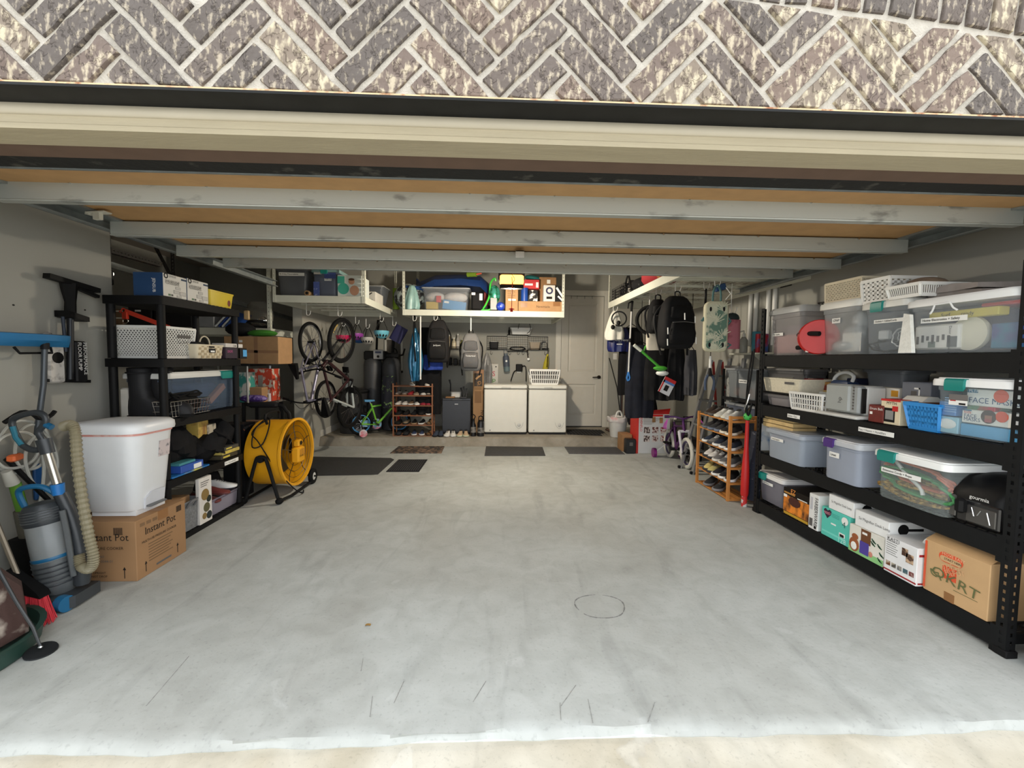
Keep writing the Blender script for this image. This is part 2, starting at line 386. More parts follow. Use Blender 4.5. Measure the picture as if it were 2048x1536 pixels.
b = B(); b.prism([(Y1+.006, z259), (Y1+.010, z275), (Y1+.008, z275-.004), (Y1+.012, z289), (yT, z289), (yT, z289+.1), (Y1+.03, z238+.02), (Y1+.03, z259)], X0, X1, 'yz')
struct('trim_4', b, TAN, 25)
yBr = at(1024, 341, Z=z289+.012).y
b = B().box(X0, X1, yT, yBr, z289+.012, z289+.10)
struct('trim_5', b, mat((96,76,64), .85, var=.08, sc=9))
for k, x in enumerate((-2.26, 2.56)): struct('trim_%d' % (7+k), B().box(x, x+.06, 1.5, 1.66, -.03, z289), TAN)
# ---------------------------------------------------------------- the raised garage door
door1 = bpy.data.objects.new('door_1', None); COL.objects.link(door1); door1['kind'] = 'structure'
door1['label'] = 'raised sectional garage door with tan inner panels and galvanised struts'
DC, DW = .18, 2.44
DY = [2.095, 2.70, 3.233, 3.766]
DZB = [zy(424, DY[0]), zy(487, DY[1]), zy(524, DY[2]), zy(544, DY[3])]
DZT = [zy(386, DY[0]), zy(460, DY[1]), zy(503, DY[2]), zy(527, DY[3])]
GALV = mat((176,178,174), .42, .55, var=.10, sc=7, rgb2=None); GALV2 = mat((140,146,146), .4, .6, var=.2, sc=10)
TANP = mat((172,134,88), .75, var=.08, sc=10)
zsl = z289+.014; yb0 = at(1024, 362, Z=zsl).y
ysec = [yb0, 2.28, 2.81, 3.345, 3.80]
for i in range(4):
    z0 = [DZT[0]+.012, DZT[1]+.008, DZT[2]+.006, DZT[3]+.006][i]
    za = zsl+.004 if i == 0 else z0
    pn = B().prism([(ysec[i]+.003, za), (ysec[i+1]-.003, z0), (ysec[i+1]-.003, z0+.04), (ysec[i]+.003, za+.04)], DC-DW, DC+DW, 'yz').build('panel', TANP, door1)
    for s in (-1, 1):
        xe = DC+s*(DW-.035)
        B().prism([(ysec[i]+.005, za-.012), (ysec[i+1]-.005, z0-.012), (ysec[i+1]-.005, z0-.001), (ysec[i]+.005, za-.001)], xe-.035, xe+.035, 'yz').build('end_stile', GALV2, pn)
for k, (y, z0, z1) in enumerate(zip(DY, DZB, DZT)):
    b = B().box(DC-DW, DC+DW, y, y+.0025, z0, z1).box(DC-DW, DC+DW, y, y+.045, z0-.002, z0+.0005).box(DC-DW, DC+DW, y, y+.03, z1-.002, z1)
    b.cyl((DC-DW, y, z0), (DC+DW, y, z0), .004, n=6)
    st = b.build('strut', mat((172,175,170), .42, .35, rgb2=(128,130,126), thr=.66, soft=.05, sc=5, st=(1,1,2.5), det=6), door1)
    bb = B()
    for x in (-2.1, -1.5, -.85, -.3, .1, .75, 1.35, 2.0):
        bb.cyl((DC+x+.11*k, y-.008, z1-.006), (DC+x+.11*k, y, z1-.006), .006, n=6)
    bb.build('bolt', CHROME, st)
B().box(DC-DW, DC+DW, yBr+.002, yb0-.004, zsl, zsl+.03).build('bottom_seal', mat((36,36,35), .8, rgb2=(92,90,84), thr=.68, sc=9, bump=.4, det=8), door1)
B().box(DC-DW, DC+DW, yb0-.004, yb0+.008, zsl-.004, zsl+.012).build('bottom_rail', GALV2, door1)
for s in (-1, 1):
    x = DC+s*(DW+.035)
    b = B().box(x-.028, x+.028, 1.75, 4.7, DZB[1]+.03, DZB[1]+.033).box(x+s*.026-.0015, x+s*.026+.0015, 1.75, 4.7, DZB[1]+.03, DZB[1]+.085).box(x-.028, x+.028, 1.75, 4.7, DZB[1]+.083, DZB[1]+.086)
    b.tube([(x-.026*s, 1.75, DZB[1]+.03), (x-.026*s, 4.7, DZB[1]+.03)], .004, 5)
    b.build('track', GALV2, door1)
b = B().box(-.06,.06,0,.045,0,.006).box(-.02,.02,.008,.03,-.035,0).box(-.075,-.05,.01,.04,-.004,.002)
o = b.build('lock_bracket', mat((205,203,192), .5, .2, var=.05), door1); o.location = at(188, 424, Z=DZT[0]-.008); o.rotation_euler = (0, 0, -.2)
o = B().box(-.03,.03,0,.11,-.006,0).box(-.03,.03,.0,.004,-.05,0).build('hinge', mat((196,196,192), .45, .5, var=.1), door1); o.location = at(1040, 501, Y=3.12)
# perforated strap helper
def perf(b, o, dl, dw, L, Wd, t=.003, pitch=.038, hw=.012, hh=.02):
    o = V(o); dl = V(dl).normalized(); dw = V(dw).normalized(); n = dl.cross(dw)
    s = (Wd-hw)/2
    for off in (0, Wd-s):
        a = o+dw*(off+s/2); b.bar(a, a+dl*L, s, t, up=n)
    k = int(L/pitch); 
    for i in range(k+1):
        l0 = i*pitch+(hh if i else 0)*0; a = o+dw*(Wd/2)+dl*(i*pitch); e = min(pitch-hh, L-i*pitch)
        if e > .002: b.bar(a, a+dl*e, hw, t, up=n)
PERF = mat((52,50,48), .5, .4, var=.2)
def angle(b, o, dl, d1, d2, L, Wd=.032):
    perf(b, o, dl, d1, L, Wd); perf(b, o, dl, d2, L, Wd)
tr = bpy.data.objects.new('trim_6', None); COL.objects.link(tr); tr['kind'] = 'structure'; tr['label'] = 'horizontal track and perforated hangers of the next garage bay'
p = at(212, 528, X=-3.3); q = at(283, 549, X=-3.3); d = (q-p).normalized()
B().bar(p-d*1.0, p+d*3.6, .06, .05).build('track', GALV2, tr)
b = B(); a = at(343, 562, Y=5.0); angle(b, a, (0,0,1), (1,0,0), (0,1,0), 1.0, .04); b.build('hanger', PERF, tr)
b = B(); e = at(300, 480, Y=5.0); angle(b, a, e-a, (1,0,0), (0,1,0), (e-a).length+.1, .04); b.build('hanger', PERF, tr)
b = B(); a = at(214, 524, X=-3.3); angle(b, a, (0,0,1), (0,1,0), (-1,0,0), .8, .045); b.build('hanger', PERF, tr)
b = B(); a = at(214, 503, X=-3.3); angle(b, a, (0,1,0), (0,0,1), (-1,0,0), .62, .045); b.build('hanger', PERF, tr)
# ---------------------------------------------------------------- door to the house
DOORM = mat((198,194,183), .55, var=.02)
door2 = bpy.data.objects.new('door_2', None); COL.objects.link(door2); door2['kind'] = 'structure'; door2.location = (DX0, YB, .14)
door2['label'] = 'closed two-panel white door to the house on the back wall'
wd, hd = DX1-DX0, DZ1-.14
pan = [(.13, wd-.12, .22, .80), (.13, wd-.12, 1.02, hd-.14)]
b = B()
for x0, x1, z0, z1 in ((.004,.13,.012,hd-.004),(wd-.12,wd-.004,.012,hd-.004),(.13,wd-.12,.012,.22),(.13,wd-.12,.80,1.02),(.13,wd-.12,hd-.14,hd-.004)): b.box(x0, x1, .012, .05, z0, z1)
b.build('leaf', DOORM, door2)
for x0, x1, z0, z1 in pan:
    b = B(); b.loft([[(x0, .012, z0), (x1, .012, z0), (x1, .012, z1), (x0, .012, z1)], [(x0+.02, .026, z0+.02), (x1-.02, .026, z0+.02), (x1-.02, .026, z1-.02), (x0+.02, .026, z1-.02)],
            [(x0+.05, .02, z0+.05), (x1-.05, .02, z0+.05), (x1-.05, .02, z1-.05), (x0+.05, .02, z1-.05)]], False, True); b.build('panel', DOORM, door2, 10)
b = B()
for x0, x1, z0, z1 in ((-.10,-.005,-.0,hd+.10),(wd+.005,wd+.10,0,hd+.10),(-.005,wd+.005,hd+.005,hd+.10)):
    b.box(x0, x1, -.012, 0, z0, z1)
    b.box(x0+.02 if x1-x0 < .2 else x0, x1-.02 if x1-x0 < .2 else x1, -.020, -.012, z0 if x1-x0 < .2 else z0+.02, z1 if x1-x0 < .2 else z1-.02)
b.build('casing', mat((205,202,192), .5, var=.02), door2)
b = B().cyl((wd-.07,.012,.93),(wd-.07,-.012,.93),.032,n=18).cyl((wd-.07,-.012,.93),(wd-.07,-.05,.93),.012).tube([(wd-.07,-.05,.93),(wd-.10,-.055,.93),(wd-.20,-.05,.925)],.010,8)
b.build('lever_handle', mat((40,34,30), .35, .8, var=.1), door2)
B().box(0,wd,-.03,.02,0,.012).build('sill', DARK, door2)
b = B()
for x in (.17,.28,.42,.56): b.tube([(x,-.002,hd+.012),(x,-.008,hd+.0),(x,-.006,hd-.05)],.003,5)
b.build('over_door_hook', BLACK, door2)
p = at(1230, 713, Y=YB); b = B().bevbox(-.036,.036,-.006,0,-.058,.058,.003).box(-.012,.012,-.011,-.005,-.02,.02)
o = b.build('light_switch', WHITE); place(o, p); tag(o, 'white light switch plate on wall beside the house door', 'switch')
# ---------------------------------------------------------------- door opener lamp
t = thing('garage_door_opener', 'garage door opener with glowing amber lamp cover hanging from the ceiling', 'door opener', (.195, 5.0, 2.18))
B().bevbox(-.15,.15,.02,.42,.10,.30,.02).build('housing', mat((60,58,56), .5, var=.1), t)
for s in (-1, 1): b = B(); perf(b, (s*.12-.016, .2, .30), (0,0,1), (1,0,0), .47, .032); b.build('hanger', PERF, t)
B().box(-.02,.02,-1.2,.02,.20,.24).build('rail', GALV2, t)
B().bevbox(-.135,.135,-.02,.10,.055,.16,.015).build('lamp_cover', mat((255,176,84), .4, var=0, emit=3.0), t)
B().bevbox(-.135,.135,-.015,.10,.01,.055,.01).build('lower_shell', DARK, t)
b = B(); b.tube([(.0,-.03,.13),(.004,-.035,.03),(0,-.03,-.22)],.004,5); b.build('pull_cord', mat((190,60,36), .6), t)
B().cyl((0,-.03,-.22),(0,-.03,-.26),.012,.016,n=8).box(-.03,.03,-.035,-.025,-.235,-.225).build('cord_handle', REDP, t)
b = B(); b.tube([(-.01,-.026,.17),(.02,-.03,.13),(.03,-.03,.10),(.01,-.03,.06),(.03,-.03,.02)],.003,5,smooth=4); b.build('wire', BLACK, t)
ld = bpy.data.lights.new('opener_bulb', 'POINT'); ld.energy = 120; ld.color = (1., .89, .72); ld.shadow_soft_size = .06
lo = bpy.data.objects.new('opener_bulb', ld); COL.objects.link(lo); lo.parent = t; lo.location = (0, .16, .03)
# ================================================================ makers
def carton(name, label, cat, o, w, d, h, rz, mt, group=None, tape=None, b=.003, flap=False):
    """closed printed box: its own mesh, seam and tape as parts"""
    t = B().bevbox(0, w, 0, d, 0, h, min(b, h/4)).build(name, mt); place(t, o, rz); tag(t, label, cat, group)
    if tape: B().box(w*.44, w*.56, -.0008, .001, h-min(.07, h*.3), h+.0006).box(w*.44, w*.56, 0, d, h-.0006, h+.0008).build('tape', tape, t)
    if flap: B().box(.002, w-.002, d*.49, d*.51, h-.0005, h+.001).build('seam', GINK, t)
    return t
def clear(rgb, tr): return mat(rgb, .35, var=.04, tr=tr, sc=5)
def tote(label, o, w, d, h, rz, body=(150,160,168), tr=.45, lid=(226,226,222), latch=None, txt=None, group='storage totes on the black steel rack', ts=.03, tx=.5, tz=.55, rim=True, lidtr=0., taper=.92, name='storage_tote', tw=None, lx=.5):
    t = thing(name, label, 'storage box', o, rz, group)
    bm = clear(body, tr); hl = h*.13 if rim else .012; hb = h-hl
    b = B(); R = [[(p[0], p[1], z) for p in rring(.02, w-.02, .02, d-.02, .035, 3, k)] for z, k in ((.0, taper-.02), (.012, taper), (hb*.86, .985), (hb*.87, 1.01), (hb, 1.015))]
    b.loft(R, True, False); b.build('body', bm, t)
    lm = clear(lid, lidtr) if lidtr else mat(lid, .4, var=.02)
    b = B(); b.loft([[(p[0], p[1], z) for p in rring(0, w, 0, d, .04, 3, k)] for z, k in ((hb-.012, 1.), (hb+hl*.35, 1.), (hb+hl*.6, .985), (hb+hl*.62, .93), (hb+hl*.8, .92))], True, True); b.build('lid', lm, t, 40)
    if latch:
        lw = w*.12
        b = B(); b.prism([(-.012, hb-.035), (-.016, hb-.01), (-.014, hb+hl*.5), (-.004, hb+hl*.72), (.05, hb+hl*.70), (.05, hb+hl*.62), (.003, hb+hl*.55), (.0, hb-.02)], w*lx-lw, w*lx+lw, 'yz'); b.build('latch', mat(latch, .4, var=.03), t)
    if txt:
        tw_ = tw or len(txt)*ts*.56+.02; x0 = w*tx-tw_/2; z0 = h*tz; f = .012+.016*(1-tz)
        panel(t, 'name_label', LBL, x0, x0+tw_, z0-ts*.45, z0+ts*1.05, y=f-.004)
        text(t, txt, ts, (x0+.01, f-.0055, z0), INK, off=ts*.012)
    return t
def lat(b, p00, p10, p11, p01, nu, nv, wd, th, diag=False):
    """openwork wall on a four-cornered patch"""
    p00, p10, p11, p01 = map(V, (p00, p10, p11, p01))
    f = lambda u, v: (p00*(1-u)+p10*u)*(1-v)+(p01*(1-u)+p11*u)*v
    n = (p10-p00).cross(p01-p00).normalized()
    if diag:
        for i in range(-nv, nu+1):
            for sgn in (1, -1):
                u0, u1 = (i/nu, (i+nv)/nu) if sgn > 0 else ((i+nv)/nu, i/nu)
                v0, v1 = 0., 1.
                a, c = u0, u1
                lo, hi = 0., 1.
                if a != c:
                    t0, t1 = (0-a)/(c-a), (1-a)/(c-a); lo = max(0, min(t0, t1)); hi = min(1, max(t0, t1))
                if hi-lo > .02: b.bar(f(a+(c-a)*lo, lo), f(a+(c-a)*hi, hi), wd, th, up=n)
    else:
        for i in range(nu+1): b.bar(f(i/nu, 0), f(i/nu, 1), wd, th, up=n)
        for j in range(1, nv): b.bar(f(0, j/nv), f(1, j/nv), wd, th, up=n)
def basket(name, label, o, w, d, h, rz, mt, nu=14, nv=3, wd=.006, diag=False, group=None, sc=.86, rim=.012, nd=None, dish=None):
    t = thing(name, label, 'basket', o, rz, group)
    B_ = lambda k, z: [V((w/2+x*w/2*k, d/2+y*d/2*k, z)) for x, y in ((-1,-1),(1,-1),(1,1),(-1,1))]
    lo = B_(sc, .008); hi = B_(1, h); nd = nd or max(3, int(nu*d/w))
    for i in range(4):
        j = (i+1) % 4; b = B(); lat(b, lo[i], lo[j], hi[j], hi[i], nu if i % 2 == 0 else nd, nv, wd, .003, diag); b.build('openwork_wall', mt, t)
    b = B()
    for i in range(4): b.bar(hi[i], hi[(i+1) % 4], rim, rim*1.3); b.bar(lo[i], hi[i], rim*.9)
    for i in range(4): b.bar(lo[i], lo[(i+1) % 4], rim*.8, rim*1.4)
    b.build('rim', mt, t)
    b = B(); b._a([lo[0], lo[1], lo[2], lo[3]], [(0,1,2,3)]); b.build('bottom', mt, t)
    return t
def bin_(name, label, o, w, d, h, rz, mt, sc=.86, group=None, cat='bin', rim=.010, r=.02):
    """open solid-walled bin"""
    t = B(); R = lambda k, z: [(p[0], p[1], z) for p in rring(0, w, 0, d, r, 3, k)]
    t.loft([R(sc, 0), R(1-.01, h-rim*1.2), R(1.03, h-rim*1.2), R(1.03, h), R(.985, h), R(sc-.03, .006)], True, True)
    t = t.build(name, mt); place(t, o, rz); return tag(t, label, cat, group)
def shoe(label, loc, rz, up, sole, L=.27, lace=None, group=None, hi=1., inner=(40,38,36), tilt=0.):
    t = thing('shoe', label, 'shoe', loc, rz, group)
    if tilt: t.rotation_euler = (0, tilt, rz)
    st = [(0,.10,.05,.20),(.03,.13,.03,.29),(.15,.145,.028,.30),(.30,.14,.028,.27),(.45,.155,.028,.235),(.60,.18,.028,.19),(.75,.19,.03,.15),(.88,.165,.035,.125),(.96,.11,.045,.10),(1.,.04,.05,.075)]
    b = B(); R = []
    for x, w, z0, z1 in st:
        z1 = z0+(z1-z0)*hi if x < .5 else z1
        R.append([V((x-.5, 0, 0))*L+V((0, w*math.cos(a)*L*(1 if math.sin(a) < 0 else .86), (z0+(z1-z0)*(.45+.55*math.sin(a)))*L)) for a in [2*PI*i/10 for i in range(10)]])
    b.loft(R); b.build('upper', up, t, 50)
    b = B(); ol = [(-.5,.07),(-.46,.125),(-.3,.15),(-.1,.15),(.1,.175),(.27,.195),(.4,.165),(.48,.09),(.505,0)]
    ol = ol+[(x, -y) for x, y in ol[-2::-1]]
    b.loft([[(x*L*k, y*L*k, z*L) for x, y in ol] for z, k in ((0,.97),(.02,1.02),(.075,1.02),(.09,.98))]); b.build('sole', sole, t, 50)
    b = B(); zt = (.028+(.29-.028)*hi)*L
    b.loft([[((-.33+.13*math.cos(a))*L, .075*math.sin(a)*L, zt-.012*L-.05*L*math.cos(a)*.5+k*.02*L) for a in [2*PI*i/12 for i in range(12)]] for k in (0, 1)]); b.build('collar', mat(inner, .9, var=.1), t)
    if lace:
        b = B()
        for i, x in enumerate((-.12,-.05,.02,.09)):
            z = (.262-.022*i)*L; b.tube([(x*L,-.07*L,z-.05*L),(x*L,-.03*L,z-.003*L),(x*L,.03*L,z-.003*L),(x*L,.07*L,z-.05*L)], .012*L, 5)
        b.build('laces', lace, t)
    return t
def tubeloop(c, rx, rz, r, turns, j=.01, n=22, ax='y', seed=1):
    rd = random.Random(seed); P = []
    for i in range(int(n*turns)):
        a = 2*PI*i/n; k = 1+rd.uniform(-j, j)*4
        x, z = rx*k*math.cos(a), rz*k*math.sin(a); y = rd.uniform(-j, j)*2+.02*math.sin(i*.13)
        P.append(V(c)+V((x, y, z)) if ax == 'y' else V(c)+V((x, z, y)) if ax == 'z' else V(c)+V((y, x, z)))
    return P
def cloth(name, label, cat, P0, w, h, d, mt, rz=0., folds=4, amp=.02, group=None, taper=.75, seed=0, topw=None, grow=2.2, tear=0.):
    """hanging garment or soft bag: closed sack with vertical folds"""
    rd = random.Random(seed); R = []; ph = rd.uniform(0, 6)
    tw = topw if topw is not None else taper
    for k in range(9):
        v = k/8; s = tw+(1-tw)*min(1, v*grow)**.7; s *= (1-.08*(v > .9))*(1-tear*max(0, v-.6)/.4)
        ring = []
        for i in range(28):
            a = 2*PI*i/28; f = 1+amp/.1*math.sin(folds*a*2+ph+v*2)*(.3+.7*v)
            ring.append((w/2*s*math.cos(a)*(1+.15*amp*math.sin(a*5)), d/2*math.sin(a)*f*(.35+.65*min(1, v*2)), -h*v+.02*amp*10*math.sin(a*3+ph)*v))
        R.append(ring)
    o = B().loft(R).build(name, mt, ang=80); place(o, P0, rz); return tag(o, label, cat, group)
def hook(par_or_none, label, p, drop=.1, r=.025, mt=WHITE, rz=0.):
    o = B().tube([(0,0,drop),(0,0,.0),(0,0,-.02),(r*.3,0,-r*1.6),(r*1.4,0,-r*1.5),(r*2,0,-.01),(r*2.1,0,.02)], .004, 6, smooth=3).build('hook', mt)
    place(o, p, rz); tag(o, label, 'hook', 'white storage hooks under the overhead racks'); return o
def backpack(label, p, w, h, d, mt, mt2, rz=0., logo=None, strap=BLACK, cat='backpack', straps=True, shape=1.):
    t = thing('backpack', label, cat, p, rz)           # p = top loop
    R = []
    for v, sw, sd in ((0,.45,.35),(.04,.62,.6),(.15,.82,.82),(.35,.96,1.),(.65,1.02,1.05),(.88,1.,1.),(.97,.9,.85),(1.,.75,.6)):
        R.append([(q[0], q[1], -.05-h*v) for q in rring(-w/2*sw, w/2*sw, d*.5-d*.5*sd, d*.5+d*.4*sd, .06, 3)])
    B().loft(R).build('body', mt, t, 60)
    R = []
    for v, sw, sd in ((0,.5,.1),(.06,.85,.7),(.5,1.,1.),(.92,.95,.9),(1.,.8,.3)):
        R.append([(q[0], q[1], -.05-h*(.5+.42*v)) for q in rring(-w*.39*sw, w*.39*sw, -d*.24*sd-.01, .06, .03, 3)])
    B().loft(R).build('front_pocket', mt2, t, 60)
    R = []
    for v, sw, sd in ((0,.5,.1),(.1,.85,.6),(.8,1.,.8),(1.,.9,.2)):
        R.append([(q[0], q[1], -.05-h*(.2+.26*v)) for q in rring(-w*.36*sw, w*.36*sw, -d*.10*sd-.005, .06, .03, 3)])
    B().loft(R).build('upper_pocket', mt2, t, 60)
    b = B(); b.tube([(-.03,d*.4,-.07),(-.028,d*.4,-.01),(0,d*.4,.0),(.028,d*.4,-.01),(.03,d*.4,-.07)], .008, 6, smooth=3); b.build('grab_loop', strap, t)
    b = B(); b.tube([(-w*.36,-d*.2,-.05-h*.52),(0,-d*.25,-.05-h*.505),(w*.36,-d*.2,-.05-h*.52)], .004, 5); b.build('zipper', GINK, t)
    if straps:
        for s in (-1, 1):
            b = B(); b.tube([(s*w*.2,d*.6,-.08),(s*w*.55,d*.8,-.05-h*.35),(s*w*.5,d*.7,-.05-h*.8),(s*w*.42,d*.5,-.05-h*1.12)], .012, 6, smooth=4); b.build('shoulder_strap', strap, t)
    if logo: text(t, logo, .032, (0, -d*.26-.014, -.05-h*.62), LBL, al='CENTER')
    return t
# ================================================================ black steel rack on the right
RX = 2.42
RY1, RY0, RD = 3.86, 1.885, .61
DECK = [.12, .56, 1.0, 1.44]
RKM = mat((17,18,19), .6, .0, var=.15, sc=14); RKM2 = mat((24,24,25), .6, var=.1)
rack = thing('storage_rack', 'black steel four-tier storage rack full of totes along the side wall', 'rack', (RX, (RY0+RY1)/2, 0))
def rp(x, y, z): return (x-RX, y-(RY0+RY1)/2, z)
for x, dx in ((RX, 1), (RX+RD, -1)):
    for y, dy in ((RY0-.01, 1), (RY1+.01, -1)):
        b = B(); perf(b, rp(x-.003*dx, y, 0), (0,0,1), (0,dy,0), 1.86, .045, .003, .04, .013, .018); perf(b, rp(x-.003*dx, y, 0), (0,0,1), (dx,0,0), 1.86, .045, .003, .04, .013, .018)
        po = b.build('upright', RKM, rack); po['kind'] = 'thing' if False else ''
        del po['kind']
        B().bevbox(rp(x,y,0)[0]-.01*dx if dx > 0 else rp(x,y,0)[0]-.05, (rp(x,y,0)[0]+.05) if dx > 0 else rp(x,y,0)[0]+.01, min(rp(x,y,0)[1]-.01*dy, rp(x,y,0)[1]+.05*dy), max(rp(x,y,0)[1]-.01*dy, rp(x,y,0)[1]+.05*dy), 0, .035, .004).build('foot', BLACK, po)
for z in DECK:
    for x in (RX, RX+RD-.02):
        b = B().bevbox(*[c for c in (x-RX+.0, x-RX+.02, RY0-(RY0+RY1)/2, RY1-(RY0+RY1)/2, z-.10, z-.002)], .004)
        for y in (RY0, RY1):
            s = 1 if y == RY0 else -1
            b.box(x-RX-.002, x-RX+.022, min(y, y+s*.06)-(RY0+RY1)/2, max(y, y+s*.06)-(RY0+RY1)/2, z-.12, z+.012)
        b.build('beam', RKM, rack)
    for y in (RY0, RY1-.02): B().box(.02, RD-.02, y-(RY0+RY1)/2, y+.02-(RY0+RY1)/2, z-.06, z-.012).build('side_beam', RKM, rack)
    b = B()
    for k in range(38):
        y = -.97+k*.0525; b.cyl((.01, y, z-.003), (RD-.01, y, z-.003), .0025, n=4, cap=False)
    for k in range(6): b.cyl((.05+k*.1, -.98, z-.006), (.05+k*.1, .98, z-.006), .0025, n=4, cap=False)
    b.build('wire_deck', RKM2, rack)
def beamlabel(xl, xr, y, z, txt):
    a = at(xl, y, X=RX-.004); c = at(xr, y, X=RX-.004); w = a.y-c.y
    t = B().box(0, w, -.001, 0, -.013, .016).build('name_label', LBL, rack); place(t, rp(RX-.0035, a.y, z), -PI/2)
    text(t, txt, .022, (.006, -.0016, -.006), INK, sx=min(1.2, (w-.012)/(len(txt)*.0117)))
beamlabel(1575, 1600, 827, .945, 'Kitchen + Glass'); beamlabel(1717, 1789, 855, .945, 'Fans + Heaters + Humidifiers')
FX = RX+.02
def R(xl, xr, yt, tier, dx=.0): return slot(xl, xr, yt+30, yt, DECK[tier]+.002, X=FX+dx)
# ---- top tier
o, w, h, rz = R(1534, 1602, 618, 3, .03); tote('clear tote labelled Art Supplies at the far end of the top rack tier', o, w, .42, h, rz, (206,202,202), .66, (200,202,202), None, 'Art Supplies', ts=.017, tx=.30, tz=.42, lidtr=.35)
for k, (c, q) in enumerate((((198,150,150), (.04,.06,.02,.16)), ((150,140,150), (.1,.14,.03,.24)), ((190,170,140), (.17,.22,.02,.20)))):
    a, l = q[0], q[1]
    t = B().bevbox(.05, w-.06, a, l, 0, q[3], .004).build('paper_pad', mat(c, .8, var=.12, sc=20)); place(t, o+V((0,0,.016)), rz)
    tag(t, ['pink paper pad standing inside the Art Supplies tote', 'mauve folder behind the pink pad in the Art Supplies tote', 'tan sketch pad at the back of the Art Supplies tote'][k], 'paper')
# red cord reel
p = at(1625, 676, X=FX+.0); t = thing('cord_reel', 'red extension cord reel with black handle between two top-tier totes', 'cord reel', (FX+.03, p.y, DECK[3]))
for k, y in enumerate((.0, .10)):
    b = B(); b.lathe([(.03,0),(.125,0),(.13,.005),(.13,.01),(.03,.012)], (0,-.02+y*0,.135), ax=(.5,.86,0), n=28)
    o_ = b.build('reel_disc', mat((196,26,20), .4, var=.05), t); o_.location = V((.5,.86,0))*(y-.05)
b = B(); b.lathe([(.085,-.045),(.085,.05)], (0,-.02,.135), ax=(.5,.86,0), n=20); b.build('wound_cord', mat((150,26,20), .6, var=.3, sc=30), t)
b = B(); b.tube([(-.03,.15,.16),(-.065,.08,.165),(-.075,-.03,.16),(-.06,-.11,.155)], .018, 8, smooth=3); b.build('handle', BLACK, t)
b = B(); b.tube([(-.04,.10,.06),(-.05,.14,.058)], .017, 8); b.build('knob', BLACK, t)
b = B().box(-.066,-.064,-.01,.02,.02,.05); b.build('name_label', LBL, t)
o, w, h, rz = R(1634, 1716, 606, 3); t = tote('clear tote labelled CPAP under the woven cream basket', o, w, .42, h, rz, (214,218,220), .7, (222,222,216), None, 'CPAP', ts=.024, tx=.45, tz=.60)
for k in range(3):
    q = B().ell((0,0,0), (w*.36-.03*k, .05, .05+.015*k), 14, 6).build('plastic_pouch', mat((196,200,200), .3, var=.12, sc=16, tr=.15)); place(q, o+V((.09+.05*k, -w*.5, .06+.085*k)), rz); tag(q, ['crumpled clear pouch at the bottom of the CPAP tote', 'clear pouch in the middle of the CPAP tote', 'clear pouch at the top of the CPAP tote'][k], 'pouch')
q = panel(None, 'leaflet', PAPER, w*.5, w*.92, .02, .15, y=.055); place(q, o, rz); tag(q, 'printed white leaflet inside the CPAP tote', 'leaflet')
o2, w2, h2, rz = R(1717, 1812, 605, 3, -.0); t = tote('clear tote labelled Outlets with teal latch in the top rack tier', o2, w2, .44, h2, rz, (196,204,210), .72, (220,220,214), (22,128,120), 'Outlets + Cables/Cords', ts=.0155, tx=.62, tz=.58, lx=.42)
q = B().tube(tubeloop((0,0,0), .05, .055, 0, 2.1, .004), .004, 6).build('white_cable', WHITE); place(q, o2+V((.06,-w2*.78,.10)), rz); tag(q, 'coiled white cable inside the tote labelled Outlets', 'cable')
q = B().bevbox(-.03,.03,-.02,.02,-.03,.03,.006).build('wall_adapter', WHITE); place(q, o2+V((.06,-w2*.42,.12)), rz+.2); tag(q, 'white wall adapter inside the tote labelled Outlets', 'adapter')
q = B().tube(tubeloop((0,0,0), .10, .035, 0, 3.2, .01, seed=4), .005, 6).build('black_cable', BLACK); place(q, o2+V((.07,-w2*.45,.05)), rz); tag(q, 'tangled black cable at the bottom of the tote labelled Outlets', 'cable')
o4, w4, h4, rz = slot(1806, 2036, 640, None, DECK[3]+.002, X=FX-.02); h4 = at(2036, 568, X=FX-.02).z-DECK[3]
t = tote('large clear tote labelled Home Electronics and Safety at the near end of the top tier', o4, w4, .45, h4, rz, (220,226,230), .78, (232,234,234), None, 'Home Electronics + Safety', ts=.0185, tx=.38, tz=.56, taper=.95, tw=.245)
b = B(); z = h4*.80; b.tube([(w4*.28,.0,z-.035),(w4*.31,-.006,z-.02),(w4*.33,-.006,z+.012),(w4*.47,-.006,z+.014),(w4*.5,-.006,z-.015),(w4*.53,0,z-.03)], .005, 6); b.build('handle_rim', mat((235,236,236), .4), t)
def inside(o, rz, name, label, cat, mt, x0, x1, y0, y1, z0, z1, bb=.004):
    q = B().bevbox(x0, x1, y0, y1, z0, z1, bb).build(name, mt); place(q, o, rz); return tag(q, label, cat)
q = inside(o4, rz, 'yellow_box', 'flat yellow box near the top of the Home Electronics tote', 'box', mat((206,190,70), .6), w4*.20, w4*.80, .04, .10, h4*.58, h4*.72)
text(q, 'Surf', .03, (w4*.32, .0385, h4*.62), INK); text(q, 'ready', .028, (w4*.5, .0385, h4*.62), INK)
q = inside(o4, rz, 'boxed_alarm', 'white boxed alarm with printed instructions inside the Home Electronics tote', 'box', PAPER, w4*.07, w4*.50, .035, .09, .02, h4*.50, .008)
for k in range(7): panel(q, 'print', GINK, w4*(.10+.05*k), w4*(.125+.05*k), .05+.01*(k % 3), h4*(.30+.02*(k % 2)), y=.033)
panel(q, 'print', mat((90,96,98), .7), w4*.40, w4*.49, .03, h4*.28, y=.033); panel(q, 'print', mat((120,130,120), .7), w4*.22, w4*.29, .03, h4*.2, y=.033)
text(q, 'Door + window alarm', .020, (w4*.415, .032, h4*.46), INK, ux=(0,0,-1), uz=(1,0,0))
